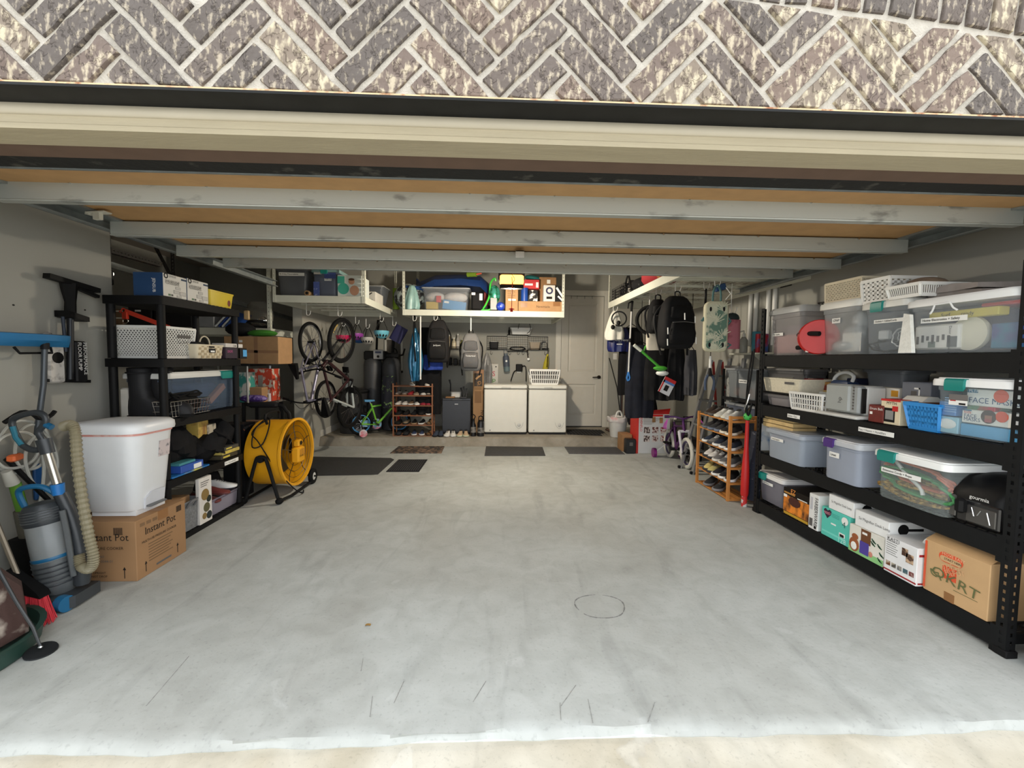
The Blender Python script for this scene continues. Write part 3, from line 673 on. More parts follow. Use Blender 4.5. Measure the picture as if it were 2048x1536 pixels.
q = B().lathe([(.0,0),(.085,0),(.09,.01),(.088,.03),(0,.034)], (0,0,0), ax=(0,-1,0), n=32).build('smoke_detector', mat((222,218,196), .5)); place(q, o4+V((.085,-w4*.55,.10)), rz); tag(q, 'round cream smoke detector inside the Home Electronics tote', 'detector')
inside(o4, rz, 'teal_box', 'teal and blue box at the near end of the Home Electronics tote', 'box', mat((40,120,150), .6, rgb2=(50,70,130), sc=6), w4*.74, w4*.95, .05, .2, .018, h4*.45)
inside(o4, rz, 'red_folder', 'red folder lying on top inside the Home Electronics tote', 'folder', mat((204,60,60), .6), w4*.6, w4*.93, .08, .3, h4*.74, h4*.80)
inside(o4, rz, 'navy_folder', 'dark blue folder under the red one in the Home Electronics tote', 'folder', mat((70,76,100), .7), w4*.12, w4*.9, .2, .38, .03, h4*.70)
q = B(); q.loft([[(0,-.01,0),(.085,-.012,.0),(.06,-.01,.22),(.02,-.008,.23)],[(0,.01,0),(.085,.012,.0),(.06,.01,.22),(.02,.008,.23)]]); q = q.build('bubble_mailer', mat((232,232,226), .5, var=.08, sc=40, bump=.4)); pp = at(1797, 712, X=FX-.05); place(q, (FX-.045, pp.y, DECK[3]+.002), -PI/2); tag(q, 'white bubble mailer standing before the Home Electronics tote', 'mailer')
# baskets on the totes
zt = lambda hh: DECK[3]+hh
pz = h-.012+DECK[3]
o, w, hh, rz = slot(1650, 1722, 590, None, pz, X=FX+.03); hb = at(1652, 570, X=FX+.03).z-pz
t = basket('woven_basket', 'cream woven basket on the CPAP tote', o, w, .30, hb, rz, CREAM, 11, 5, .012, True, sc=.97, rim=.012)
bin_('shaded_liner', 'liner coloured dark as shade inside the woven basket on the CPAP tote', o+V((.008,-.008,.006)), w-.016, .284, hb-.03, rz, mat((84,74,58), .9), .97, cat='liner')  # liner colour darkened to give the weave gaps their shade
o, w, hh, rz = slot(1722, 1778, 590, None, DECK[3]+h2-.012, X=FX+.02); hb = at(1722, 566, X=FX+.02).z-o.z
basket('slotted_basket', 'white slotted basket on the tote labelled Outlets', o, w, .30, hb, rz, WHITE, 6, 5, .018, group=None, sc=.92, rim=.016)
o, w, hh, rz = slot(1778, 1846, 590, None, DECK[3]+h2-.012, X=FX+.015); hb = at(1778, 588, X=FX+.015).z-o.z
o = o+V((-.02,0,0)); t = basket('slatted_basket', 'white slatted basket with bagged bits at the near end of the Outlets tote', o, w, .30, max(.07, hb), rz, WHITE, 16, 1, .006, sc=.9, rim=.014)
q = B().ell((0,0,0), (w*.42,.12,.05), 14, 7).build('plastic_bag', mat((150,130,112), .3, var=.2, sc=18, tr=.25)); place(q, o+V((.15,-w*.5,.075)), rz); tag(q, 'clear bag of small parts in the white slatted basket', 'bag')
o, w, hh, rz = slot(1852, 1962, 590, None, DECK[3]+h4-.01, X=FX+.10)
for k, (dz, ww, cc) in enumerate(((.0, 1., (150,142,136)), (.035, .92, (162,154,150)))):
    q = B(); q.loft([[(x*w*ww, y*.30, z*.045) for x, y, z in ((0,0,.1),(.5,-.02,0),(1,0,.1),(1,1,.1),(.5,1.02,0),(0,1,.1))], [(x*w*ww, y*.30, z*.045) for x, y, z in ((.03,.03,.8),(.5,.0,1),(.96,.05,.7),(.96,.95,.9),(.5,1,1),(.03,.95,.8))]]); q = q.build('wrapped_sheet', mat(cc, .25, var=.15, sc=12, tr=.12)); place(q, o+V((0,-.01*k,dz+.004)), rz-.03*k); tag(q, ['clear-wrapped grey sheet lying on the Home Electronics tote', 'second clear-wrapped grey sheet, on top of the first'][k], 'wrapped sheet')
# ---- second tier
o, w, h, rz = R(1523, 1578, 786, 2, .02); h = .10
tote('shallow grey clear bin at the far end of the second tier', o, w*.98, .34, h, rz, (170,164,166), .4, (120,118,118), None, None, rim=False, lidtr=.3, name='shallow_bin')
o, w, _, rz = R(1523, 1604, 760, 2, .03); zz = o.z+h+.004
q = B().bevbox(0, w*1.05, 0, .34, 0, .012, .003).build('black_tray', BLACK); place(q, V((o.x,o.y,zz)), rz); tag(q, 'thin black tray under the cream bin on the second tier', 'tray')
hb = at(1523, 754, X=FX+.03).z-zz-.014
t = bin_('cream_bin', 'cream ribbed bin on the black tray, far end of the second tier', V((o.x,o.y,zz+.014)), w*.95, .32, hb, rz, mat((214,206,184), .7, var=.08, sc=60), .9)
panel(t, 'handle_slot', GINK, w*.60, w*.82, hb*.62, hb*.78, y=-.004)
o, w, h, rz = R(1526, 1610, 735, 2, .30); tote('clear tote tucked at the back far corner of the second tier', o, w, .25, h, rz, (120,120,122), .35, (140,140,140), None, None, rim=False, lidtr=.3)
for k, (c, xl, xr, yt) in enumerate((((170,22,34),1606,1615,757),((150,16,28),1616,1624,757))):
    o, w, h, rz = R(xl, xr, yt, 2, .25); t = carton('book', ['dark red book upright beside the cream bin', 'second dark red book beside the game box'][k], 'book', o+V((0,0,.055)), w, .16, h-.055, rz, mat(c, .6), 'red books on the second tier')
    panel(t, 'spine_print', mat((220,190,180), .7), w*.3, w*.7, h*.15, h*.6)
o, w, h, rz = R(1604, 1628, 790, 2, .25); q = carton('flat_case', 'flat dark case lying under the two red books', 'case', o, w*1.6, .2, .052, rz, DARK)
o, w, h, rz = R(1626, 1656, 762, 2, .24); t = carton('game_box', 'brown and gold game box upright behind the silver printer', 'box', o, w, .2, h, rz, mat((128,44,28), .6, rgb2=(190,150,80), sc=12))
panel(t, 'print', mat((200,170,100), .7), w*.4, w*.95, h*.1, h*.7); panel(t, 'print', mat((60,36,24), .7), w*.5, w*.85, h*.3, h*.55); text(t, 'Mia K', .02, (w*.42, -.003, h*.12), LBL)
o, w, h, rz = R(1578, 1652, 795, 2, -.005); o.y -= .0; t = basket('slotted_basket', 'small white slotted basket before the grey clear bin, second tier', o, w*.9, .22, .135, rz, WHITE, 13, 3, .009, sc=.9, rim=.014)
# printer on end
o, w, h, rz = R(1650, 1716, 766, 2, .0)
t = thing('printer', 'silver flatbed printer standing on its end in the second tier', 'printer', o, rz)
B().bevbox(.0, w*.74, .0, .06, .035, h, .012).build('lid', mat((158,162,160), .45, var=.03), t); B().bevbox(w*.0, w, .06, .20, .02, h*.97, .012).build('body', mat((210,210,206), .45), t)
B().bevbox(w*.70, w*.97, .012, .07, .03, h*.98, .012).build('control_panel', mat((150,154,154), .45), t)
for k in range(8): panel(t, 'button', GINK, w*.80, w*.85, .06+k*h*.09, .075+k*h*.09, y=.0105)
B().box(w*.975, w*1.02, .03, .055, .04, h*.9).build('paper_slot', INK, t)
B().bevbox(-.06, w*1.12, -.035, .16, 0, .022, .008).build('tray', mat((214,214,210), .45), t); text(t, 'hp', .045, (w*.52, -.002, h*.42), GINK, ux=(0,0,1), uz=(-1,0,0))
# iron
p = at(1680, 765, X=FX+.22); t = thing('clothes_iron', 'white and blue clothes iron perched behind the silver printer', 'iron', (FX+.24, p.y, at(1680,775,X=FX+.22).z), 0); t.rotation_euler = (0,0,PI/2)
b = B(); b.loft([[(x, y, z) for x, y in ((-.11,-.05),(0,-.055),(.09,-.03),(.13,0),(.09,.03),(0,.055),(-.11,.05))] for z in (0,.012)]); b.build('soleplate', STEEL, t)
b = B(); b.loft([[(x*k, y*k, z) for x, y in ((-.11,-.048),(0,-.05),(.09,-.028),(.125,0),(.09,.028),(0,.05),(-.11,.048))] for z, k in ((.012,1),(.04,.9),(.055,.7))]); b.build('body', mat((40,60,96), .4), t)
b = B(); b.tube([(-.09,0,.05),(-.10,0,.09),(-.05,0,.115),(.02,0,.11),(.07,0,.08),(.085,0,.045)], .013, 8, smooth=3); b.build('handle', WHITE, t)
B().box(-.06,.08,-.05,.05,-.16,0).build('rest', mat((60,62,72), .7), t)
q = B().lathe([(.0,0),(.05,0),(.055,.02),(.045,.06),(.02,.085),(0,.09)], n=18).build('glass_jar', mat((200,196,176), .25, tr=.2)); p = at(1693, 752, X=FX+.36); place(q, (FX+.36, p.y, DECK[2]+.24)); tag(q, 'pale glass jar behind the clothes iron', 'jar')
o, w, h, rz = R(1685, 1712, 752, 2, .33); carton('dark_box', 'dark blue box behind the clothes iron', 'box', o, w, .2, .26, rz, mat((36,44,74), .6))
o, w, h, rz = R(1718, 1806, 737, 2, .26); tote('open clear bin high at the back above the heat gun box', o+V((0,0,.17)), w, .25, h-.17, rz, (120,126,134), .42, (120,124,130), None, None, rim=False, lidtr=.5, name='clear_bin')
o, w, h, rz = R(1725, 1797, 772, 2, .21); t = carton('heat_gun_box', 'white box with orange squares and a black nozzle picture, second tier', 'box', o, w, .16, h, rz, mat((222,216,204), .6, var=.03)); zk = h
panel(t, 'print', mat((222,156,40), .6), w*.04, w*.15, h*.72, h*.95); panel(t, 'print', mat((222,156,40), .6), w*.80, w*.98, h*.74, h*.93)
for k in range(5): panel(t, 'print', GINK, w*.05, w*(.28+.03*(k % 2)), h*(.56-.08*k), h*(.585-.08*k))
b = B(); b.tube([(w*.22,-.003,h*.74),(w*.30,-.003,h*.76),(w*.42,-.003,h*.62),(w*.55,-.003,h*.40)], [.004,.006,.012,.016], 6); b.build('print', BLACK, t)
o, w, h, rz = R(1736, 1762, 808, 2, .01); t = carton('small_box', 'small dark red box with rows of print before the heat gun box', 'box', o, w*1.15, .08, h, rz, mat((104,30,22), .6, var=.2, sc=30)); text(t, 'Drum Belt', .022, (w*.12, -.002, h*.72), LBL)
panel(t, 'print', LBL, w*.12, w*.32, h*.45, h*.6)
o, w, h, rz = R(1761, 1800, 797, 2, .015); t = carton('heater_box', 'cream box with red top and a black heater pictured', 'box', o, w, .15, h, rz, mat((222,208,176), .6)); B().box(0,w,0,.15,h,h+.002).box(0,w,-.002,0,h*.93,h).build('red_top', REDP, t)
panel(t, 'print', BLACK, w*.2, w*.75, h*.1, h*.66); panel(t, 'print', SILV, w*.27, w*.68, h*.2, h*.56, y=-.002); panel(t, 'print', REDP, w*.62, w*.9, h*.55, h*.75, y=-.0025); text(t, 'MYTH', .026, (w*.3, -.002, h*.8), INK)
o, w, h, rz = R(1800, 1842, 795, 2, .08); t = carton('kettle_box', 'brown box with white gabled top behind the blue basket', 'box', o, w, .14, h*.9, rz, mat((116,66,40), .6, rgb2=(200,160,120), sc=8)); B().prism([(0,h*.9),(.14,h*.9),(.10,h*1.08),(.04,h*1.08)], 0, w, 'yz').build('gable_top', PAPER, t)
o, w, h, rz = R(1803, 1868, 762, 2, .20); t = carton('grey_box', 'slate grey box with white bracket print behind the blue basket', 'box', o, w*.9, .2, h, rz, mat((112,116,126), .6)); panel(t, 'print', LBL, w*.4, w*.58, h*.82, h*.86); panel(t, 'print', LBL, w*.54, w*.58, h*.6, h*.86); panel(t, 'print', GINK, w*.3, w*.48, h*.6, h*.78)
o, w, h, rz = R(1806, 1878, 815, 2, .0); basket('blue_basket', 'bright blue plastic basket beside the face mask tote', o, w, .24, .145, rz, mat((44,134,204), .4), 10, 4, .015, sc=.82, rim=.016)
bin_('shaded_lining', 'inner wall in shaded blue of the plastic basket beside the face mask tote', o+V((.012,-.012,.01)), w-.024, .216, .12, rz, mat((12,56,110), .5), .8, cat='basket')  # shade put into the colour: darker blue behind the basket holes
o5, w5, h5, rz = slot(1855, 2026, 800, None, DECK[2]+.002, X=FX-.015); h5 = at(2026, 757, X=FX-.015).z-o5.z
t = tote('large clear tote with teal latch holding boxes of face masks', o5, w5, .42, h5, rz, (214,226,232), .83, (236,237,236), (22,128,120), None, lx=.36, taper=.95)
panel(t, 'sticker', LBL, w5*.27, w5*.50, h5*.52, h5*.60, y=.006); panel(t, 'sticker', mat((110,106,104), .6), w5*.27, w5*.50, h5*.60, h5*.70, y=.006); panel(t, 'sticker', REDP, w5*.29, w5*.36, h5*.585, h5*.60, y=.0045); panel(t, 'sticker', INK, w5*.40, w5*.48, h5*.53, h5*.56, y=.0045)
def maskbox(label, x0, x1, z0, z1, y0, mt):
    q = B().bevbox(0, (x1-x0)*w5, 0, .10, 0, (z1-z0)*h5, .003).build('mask_box', mt); q.parent = None
    place(q, o5+V((y0, -x0*w5, z0*h5)), rz); return tag(q, label, 'box', 'face mask boxes in the clear tote')
q = maskbox('white face mask box uppermost in the clear tote', .40, .93, .53, .80, .045, PAPER); W_, H_ = .53*w5, .27*h5
text(q, 'FACE MASKS', .040, (W_*-.0+.012, -.002, H_*.18), mat((60,84,120), .6)); panel(q, 'print', mat((44,112,140), .6), W_*.02, W_*.25, H_*.78, H_*.98); text(q, 'FLTR', .022, (W_*.06, -.003, H_*.82), LBL)
B().lathe([(0,0),(.032,0),(.032,.001),(0,.0012)], (W_*.74,-.002,H_*.68), ax=(0,-1,0), n=20).build('print', ORANGE, q)
q = maskbox('white kids face mask box in the middle of the clear tote', .38, .95, .24, .46, .035, PAPER); W_, H_ = .57*w5, .22*h5
text(q, 'kids', .022, (W_*.05, -.002, H_*.72), REDP); text(q, 'FACE', .026, (W_*.05, -.002, H_*.42), mat((60,84,120), .6)); text(q, 'MASKS', .026, (W_*.05, -.002, H_*.16), mat((60,84,120), .6)); panel(q, 'print', mat((44,112,140), .6), W_*.02, W_*.2, H_*.9, H_*1.)
b = B(); b.lathe([(0,0),(.034,0),(.034,.001),(0,.0012)], (W_*.55,-.002,H_*.62), ax=(0,-1,0), n=18); b.lathe([(0,0),(.018,0),(.018,.001),(0,.0012)], (W_*.56,-.002,H_*1.02-.018), ax=(0,-1,0), n=14); b.build('print', mat((70,52,44), .7), q)
panel(q, 'print', mat((150,104,84), .7), W_*.48, W_*.62, H_*.3, H_*.72, y=-.0038); panel(q, 'print', mat((160,86,86), .7), W_*.485, W_*.615, H_*.22, H_*.46, y=-.0045); B().lathe([(0,0),(.027,0),(.027,.001),(0,.0012)], (W_*.8,-.002,H_*.72), ax=(0,-1,0), n=20).build('print', ORANGE, q)
q = maskbox('blue flat box at the bottom of the face mask tote', .36, .93, .02, .22, .04, mat((90,164,206), .6))
q = maskbox('pale blue box with a mask pictured low in the face mask tote', .10, .34, .02, .30, .035, mat((160,200,214), .6)); B().ell((.10*w5+.0, -.002, .05), (.05,.004,.028), 14, 6).build('print', WHITE, q)
q = maskbox('blue box with fine print in the upper far corner of the face mask tote', .08, .30, .32, .56, .035, mat((92,140,196), .6))
for k in range(7): panel(q, 'print', mat((150,184,220), .7), .03, .18*w5+.02, .02+.012*k, .026+.012*k)
maskbox('green patterned packet behind the face mask boxes', .40, .72, .44, .54, .05, mat((110,140,110), .6, rgb2=(190,60,70), sc=14)); maskbox('dark blue packet at the near end of the face mask tote', .955, .985, .2, .5, .06, mat((50,70,140), .6))
# ---- third tier
o, w, h, rz = R(1515, 1527, 846, 1, .03); t = carton('flat_box', 'thin white and blue box upright at the far end of the third tier', 'box', o, .05, .25, h, rz, mat((214,218,220), .6, rgb2=(40,110,170), thr=.6, sc=7))
o, w, h, rz = R(1527, 1603, 851, 1, -.06); t = tote('hazy tote labelled Animal Supplies with a slatted crate on its lid', o, w, .42, h, rz, (170,180,194), .25, (170,178,190), None, 'Animal Supplies', ts=.016, tx=.34, tz=.62, lidtr=.15, taper=.97)
oc, wc, _, _ = slot(1526, 1586, 850, None, o.z+h-.02, X=FX+.02); q = thing('slatted_crate', 'small pale wooden slatted crate on the hazy tote', 'crate', oc, rz)
for s in range(3):
    for (x0, x1, y0, y1) in ((0, wc, 0, .008), (0, wc, .192, .2), (0, .008, .008, .192), (wc-.008, wc, .008, .192)): B().box(x0, x1, y0, y1, .005+s*.036, .035+s*.036).build('slat', mat((206,178,124), .7, var=.1, sc=20), q)
B().box(.005, wc-.005, .005, .195, 0, .006).build('bottom', mat((206,178,124), .7, var=.1, sc=20), q)
for k, (a, c) in enumerate(((.06, (220,120,90)), (.20, (216,110,84)))): inside(o, rz, 'orange_packet', ['orange packet under the lid of the hazy Animal Supplies tote', 'second orange packet in the hazy Animal Supplies tote'][k], 'packet', mat(c, .6), a, a+.1, .03, .1, h*.62, h*.78)
o, w, h, rz = R(1638, 1718, 868, 1, -.07); t = tote('hazy grey tote with a purple latch in the third tier', o, w, .44, h, rz, (166,174,190), .2, (196,200,206), (74,44,120), 'Linen', ts=.024, tx=.36, tz=.56, lidtr=.12, taper=.97, lx=.28)
inside(o, rz, 'grey_blanket', 'grey folded blanket inside the purple-latched tote', 'blanket', mat((120,124,134), .9, var=.1), .06, w-.06, .06, .36, .02, h*.7, .03)
o, w, h, rz = R(1742, 1896, 892, 1, -.07); h = at(1742, 891, X=FX-.07).z-o.z
t = tote('clear tote with teal latch labelled Extension Cords and Rope', o, w, .42, h, rz, (206,216,216), .82, (232,234,232), (22,128,120), 'Extension Cords + Rope', ts=.0185, tx=.40, tz=.55, lx=.24, taper=.97)
for k, (c, r, zc_, rx, sd, lb) in enumerate((((70,140,84),.008,.20,.22,3,'green extension cord coiled inside the cord tote'), ((196,110,84),.007,.25,.19,5,'orange extension cord coiled above the green one in the cord tote'))):
    b = B(); b.tube(tubeloop((0,0,0), rx, .055, 0, 5, .012, seed=sd), r, 6); q = b.build('extension_lead', mat(c, .5)); place(q, o+V((.075,-w*.52,h*(.42 if k == 0 else .58))), rz+.1); q.rotation_euler = (0, .15, rz); tag(q, lb, 'cord')
b = B()
for k in range(4): b.tube(tubeloop((0,.02*k,.012*k), .22-.012*k, .035, 0, 2, .008, seed=20+k), .009, 6)
q = b.build('rope', mat((196,158,84), .8, rgb2=(120,90,40), sc=45, thr=.5)); place(q, o+V((.08,-w*.5,.065)), rz); tag(q, 'gold braided rope coiled at the bottom of the cord tote', 'rope')
q = B().tube([(.0,0,.0),(.08,0,-.07),(.16,.0,-.12),(.18,0,-.16)], .010, 6, smooth=3).build('white_lead', WHITE); place(q, o+V((.06,-w*.22,h*.78)), rz); tag(q, 'white cord hanging inside the cord tote', 'cord')
# air fryer
o, w, h, rz = slot(1893, 2012, 1000, None, DECK[1]+.002, X=FX-.01); h = at(1893, 938, X=FX-.01).z-o.z
t = thing('air_fryer', 'black countertop air fryer with dark glass drawer on the third tier', 'air fryer', o, rz)
b = B(); b.loft([[(p[0], p[1], z) for p in rring(0+i, w-i, y0+i, .36-i, .05, 4)] for z, i, y0 in ((0,.012,.0),(.02,0,.0),(h*.60,0,.0),(h*.8,.004,.035),(h*.93,.012,.06),(h,.05,.10))]); b.build('body', mat((14,14,15), .5, var=.05), t, 50)
B().bevbox(w*.22, w*.95, -.008, .01, h*.05, h*.50, .006).build('drawer', mat((30,30,32), .25, coat=.5), t)
B().bevbox(w*.40, w*.90, -.012, -.005, h*.08, h*.42, .004).build('drawer_window', mat((64,62,60), .12, coat=.6), t)
B().bevbox(w*.28, w*.44, -.05, -.006, h*.22, h*.52, .012).build('drawer_handle', BLACK, t)
B().bevbox(w*.02, w*.19, -.004, .01, h*.08, h*.52, .004).build('side_window', mat((74,72,70), .12, coat=.6), t)
b = B(); b.tube([(w*.5,-.014,h*.38),(w*.55,-.014,h*.22)],.003,5); b.tube([(w*.66,-.014,h*.37),(w*.6,-.014,h*.25)],.003,5); b.tube([(w*.76,-.014,h*.36),(w*.82,-.014,h*.14)],.003,5); b.build('wire_rack', CHROME, t)
text(t, 'gourmia', .027, (w*.42, -.0035, h*.545), LBL)
# ---- bottom tier
o, w, h, rz = R(1510, 1566, 936, 0, .01); tote('grey clear tote with teal latch at the far end of the bottom tier', o, w, .42, h, rz, (160,158,170), .5, (222,220,218), (22,128,120), 'Light Fixtures', ts=.016, tx=.42, tz=.62, lx=.3)
q = B().tube(tubeloop((0,0,0), .10, .10, 0, 2.2, .01, seed=8), .008, 6).build('grey_hose', SILV); place(q, o+V((.08,-w*.45,.13)), rz); tag(q, 'coiled grey hose inside the far bottom-tier tote', 'hose')
def rbox(name, label, xl, xr, yt, d, mt, dx=0., z=None, h=None):
    o, w, hh, rz = R(xl, xr, yt, 0, dx)
    if z is not None: o.z = z
    t = carton(name, label, 'box', o, w, d, h or hh, rz, mt); return t, w, (h or hh)
t, w, h = rbox('fire_log_box', 'black box printed with orange flames on the bottom tier', 1566, 1621, 972, .32, mat((24,18,14), .5, var=.1), -.01)
panel(t, 'flame_print', mat((40,20,10), .6, rgb2=(236,140,40), thr=.5, soft=.12, sc=16, st=(1,1,.5), det=6), w*.02, w*.98, h*.14, h*.74); panel(t, 'print', mat((180,130,60), .6), w*.04, w*.45, h*.80, h*.86); panel(t, 'print', LBL, w*.03, w*.16, h*.66, h*.76, y=-.0025); text(t, 'EZ', .05, (w*.3, -.0035, h*.87), mat((236,150,70), .6)); panel(t, 'print', LBL, w*.55, w*.9, h*.76, h*.79, y=-.0025); panel(t, 'print', mat((190,150,40), .6), w*.05, w*.95, h*.03, h*.12)
b = B(); b.loft([[(w*(.45+.22*math.cos(a)), -.003, h*(.58+.16*math.sin(a))) for a in [2*PI*i/14 for i in range(14)]], [(w*(.45+.22*math.cos(a)), -.0045, h*(.58+.16*math.sin(a))) for a in [2*PI*i/14 for i in range(14)]]]); b.build('log_print', mat((70,30,18), .7, var=.3, sc=40, st=(1,1,6)), t)
t, w, h = rbox('cookware_box', 'white cookware box with its name running down the side', 1618, 1637, 984, .34, mat((224,224,222), .5), -.02)
text(t, 'FARBERWARE', .048, (w*.62, -.002, h*.92), INK, ux=(0,0,-1), uz=(1,0,0), sx=.72); panel(t, 'print', GINK, w*.1, w*.45, h*.08, h*.30); panel(t, 'print', INK, w*.62, w*.85, h*.04, h*.12)
panel(t, 'print', mat((190,190,196), .6), w*.15, w*.4, h*.55, h*.9)
t, w, h = rbox('cookware_box', 'white cookware box just behind the teal box, letters FA showing', 1634, 1652, 992, .2, mat((226,228,230), .5), .33); text(t, 'FA', .06, (w*.1, -.002, h*.78), mat((30,70,96), .6))
t, w, h = rbox('diaper_box', 'teal box with a dark heart emblem on the bottom tier', 1643, 1700, 1010, .30, mat((88,196,180), .5, var=.03), -.015)
b = B(); hp = [(0,-.9),(-.75,-.1),(-.85,.45),(-.45,.75),(0,.45),(.45,.75),(.85,.45),(.75,-.1)]; b.loft([[(w*.22+x*.042, y, h*.82+z*.042) for x, z in hp] for y in (-.002,-.001)]); b.build('heart_print', mat((40,30,50), .6), t)
text(t, "parent's", .02, (w*.22, -.0028, h*.82), mat((240,150,170), .6), al='CENTER'); text(t, 'choice', .018, (w*.22, -.0028, h*.775), mat((240,150,170), .6), al='CENTER')
for k in range(3): panel(t, 'print', mat((60,150,140), .6), w*.38, w*.65, h*(.86-.05*k), h*(.875-.05*k))
panel(t, 'print', LBL, w*.66, w*.86, h*.22, h*.36); panel(t, 'print', INK, w*.69, w*.83, h*.23, h*.32, y=-.0022); panel(t, 'print', LBL, w*.36, w*.54, h*.50, h*.55); panel(t, 'print', mat((120,214,200), .6), w*.04, w*.88, h*.14, h*.2); B().lathe([(0,0),(.028,0),(.028,.001),(0,.0012)], (w*.84,-.001,h*.80), ax=(0,-1,0), n=20).build('print', LBL, t); text(t, '128', .05, (w*.62, -.003, h*.03), mat((190,236,228), .6)); text(t, '4', .06, (w*.76, -.003, h*.58), mat((40,110,100), .6))
zt_ = DECK[0]+h
t, w, h = rbox('lamp_box', 'flat white lamp box lying on the teal box', 1657, 1708, 985, .30, mat((230,231,230), .5), -.01, z=zt_+.003, h=.105)
text(t, '5x Magnifier Desk Lamp', .024, (w*.12, -.002, .05), GINK, sx=.75); b = B(); b.lathe([(0,0),(.034,0),(.034,.001),(0,.0012)], (w+.002,.09,.06), ax=(1,0,0), n=18); b.box(w, w+.002, .12, .19, .05, .065); b.build('print', BLACK, t)
t, w, h = rbox('picture_box', 'white box with a brown bear and purple block pictured', 1698, 1769, 1045, .30, mat((226,224,214), .5), -.03); zt_ = DECK[0]+h
panel(t, 'print', mat((140,196,128), .6), w*.0, w, 0, h*.22); panel(t, 'print', mat((108,66,34), .6), w*.36, w*.64, h*.5, h); panel(t, 'print', mat((76,62,150), .6), w*.34, w*.60, h*.10, h*.55, y=-.0022); panel(t, 'print', LBL, w*.4, w*.54, h*.82, h*.9, y=-.0022)
b = B(); b.ell((w*.17,-.002,h*.30), (w*.15,.002,h*.26), 14, 8); b.ell((w*.19,-.002,h*.60), (w*.10,.002,h*.11), 12, 6); b.build('bear_print', mat((150,84,46), .7), t); B().ell((w*.17,-.004,h*.25), (w*.09,.002,h*.15), 12, 6).build('print', LBL, t)
for k, (a, zz) in enumerate(((.72,.72),(.88,.62),(.94,.36),(.90,.16),(.70,.62))): 
    b = B()
    for j in range(4): b.bar((w*a, -.0022, h*zz), (w*(a+.09*math.cos(.6+j*.5)), -.0022, h*(zz+.10*math.sin(-.4+j*.5))), .008, .001, up=(0,1,0))
    b.build('leaf_print', mat((52,96,70), .6), t)
b = B(); b.ell((w*.66,-.002,h*.22),(w*.06,.002,h*.10),10,6); b.build('print', mat((196,130,110), .6), t)
t, w, h = rbox('lamp_box', 'flat white lamp box lying on the bear picture box', 1709, 1778, 1030, .30, mat((230,231,230), .5), -.02, z=zt_+.003, h=.105)
text(t, '5x Magnifier Desk Lamp', .026, (w*.12, -.002, .05), GINK, sx=.9); b = B(); b.lathe([(0,0),(.034,0),(.034,.001),(0,.0012)], (w+.002,.09,.06), ax=(1,0,0), n=18); b.box(w, w+.002, .12, .22, .05, .065); b.build('print', BLACK, t)
t, w, h = rbox('appliance_box', 'white appliance box with red stripe and small photos, bottom tier', 1769, 1836, 1068, .28, mat((228,228,228), .5), -.05)
panel(t, 'print', mat((150,30,34), .6), 0, w, h*.05, h*.09)
for za, zc2 in ((.05,.09),(.78,.84)): B().box(w, w+.0015, .01, .27, h*za, h*zc2).build('print', mat((150,30,34), .6), t)
for k in range(7): panel(t, 'print', GINK, w*.06, w*(.42-.03*(k % 3)), h*(.88-.06*k), h*(.892-.06*k))
b = B().box(w*.55,w*.73,-.002,-.001,h*.66,h*.86).box(w*.68,w*.9,-.002,-.001,h*.52,h*.76); b.build('print', mat((70,44,30), .6, rgb2=(200,170,140), sc=30), t)
for k, c in enumerate(((110,64,34),(80,76,70),(110,110,112),(70,96,104),(120,60,60))): panel(t, 'photo_print', mat(c, .6, rgb2=(200,190,170), thr=.6, sc=40), w*(.07+.18*k), w*(.21+.18*k), h*.2, h*.32)
text(t, 'KASTI', .03, (w*.08, -.002, h*.9), INK)
b = B(); b.tube([(w*.6,.12,h),(w*.7,.12,h+.03),(w*.95,.12,h+.03),(w*1.0,.12,h)], .007, 6, smooth=3); b.build('carry_handle', WHITE, t)
t, w, h = rbox('moving_box', 'large brown moving box with orange print at the near end of the bottom tier', 1850, 1984, 1075, .36, mat((192,156,112), .8, var=.05, sc=8), -.02)
h2_ = h
B().hexa([V((0,.0,h-.002)),V((w,.0,h-.002)),V((w,.003,h-.002)),V((0,.003,h-.002))],[V((0,.10,h+.055)),V((w,.10,h+.055)),V((w,.103,h+.055)),V((0,.103,h+.055))]).build('flap', mat((186,150,106), .8), t)
b = B(); b.loft([[(p[0], -.0015, p[1]) for p in rring(w*.24, w*.62, h*.70, h*.88, .035, 4)], [(p[0], -.0008, p[1]) for p in rring(w*.24, w*.62, h*.70, h*.88, .035, 4)]]); b.build('emblem_print', ORANGE, t)
b = B(); b.loft([[(p[0], -.0025, p[1]) for p in rring(w*.26, w*.60, h*.715, h*.81, .025, 4)], [(p[0], -.0012, p[1]) for p in rring(w*.26, w*.60, h*.715, h*.81, .025, 4)]]); b.build('emblem_print', mat((196,160,116), .8), t)
text(t, 'MOVE EASY', .022, (w*.29, -.0028, h*.825), mat((226,180,140), .8), off=.0); text(t, 'START HERE', .016, (w*.33, -.0035, h*.75), INK)
q = panel(t, 'logo_print', ORANGE, w*.31, w*.53, h*.40, h*.64)
for k, s in enumerate(('THE', 'HOME', 'DEPOT')): text(t, s, .032, (w*(.325+.03*k), -.003, h*(.565-.055*k)), mat((214,170,126), .8), ux=(1,0,.5), uz=(-.5,0,1))
GP = mat((96,100,60), .8); b = B(); b.tube([(w*.12,-.002,h*.46),(w*.18,-.002,h*.42),(w*.25,-.002,h*.44),(w*.23,-.002,h*.36),(w*.15,-.002,h*.37),(w*.12,-.002,h*.45)], .003, 4, smooth=4); b.tube([(w*.27,-.002,h*.40),(w*.30,-.002,h*.32)], .003, 4); b.build('scrawl', GP, t)
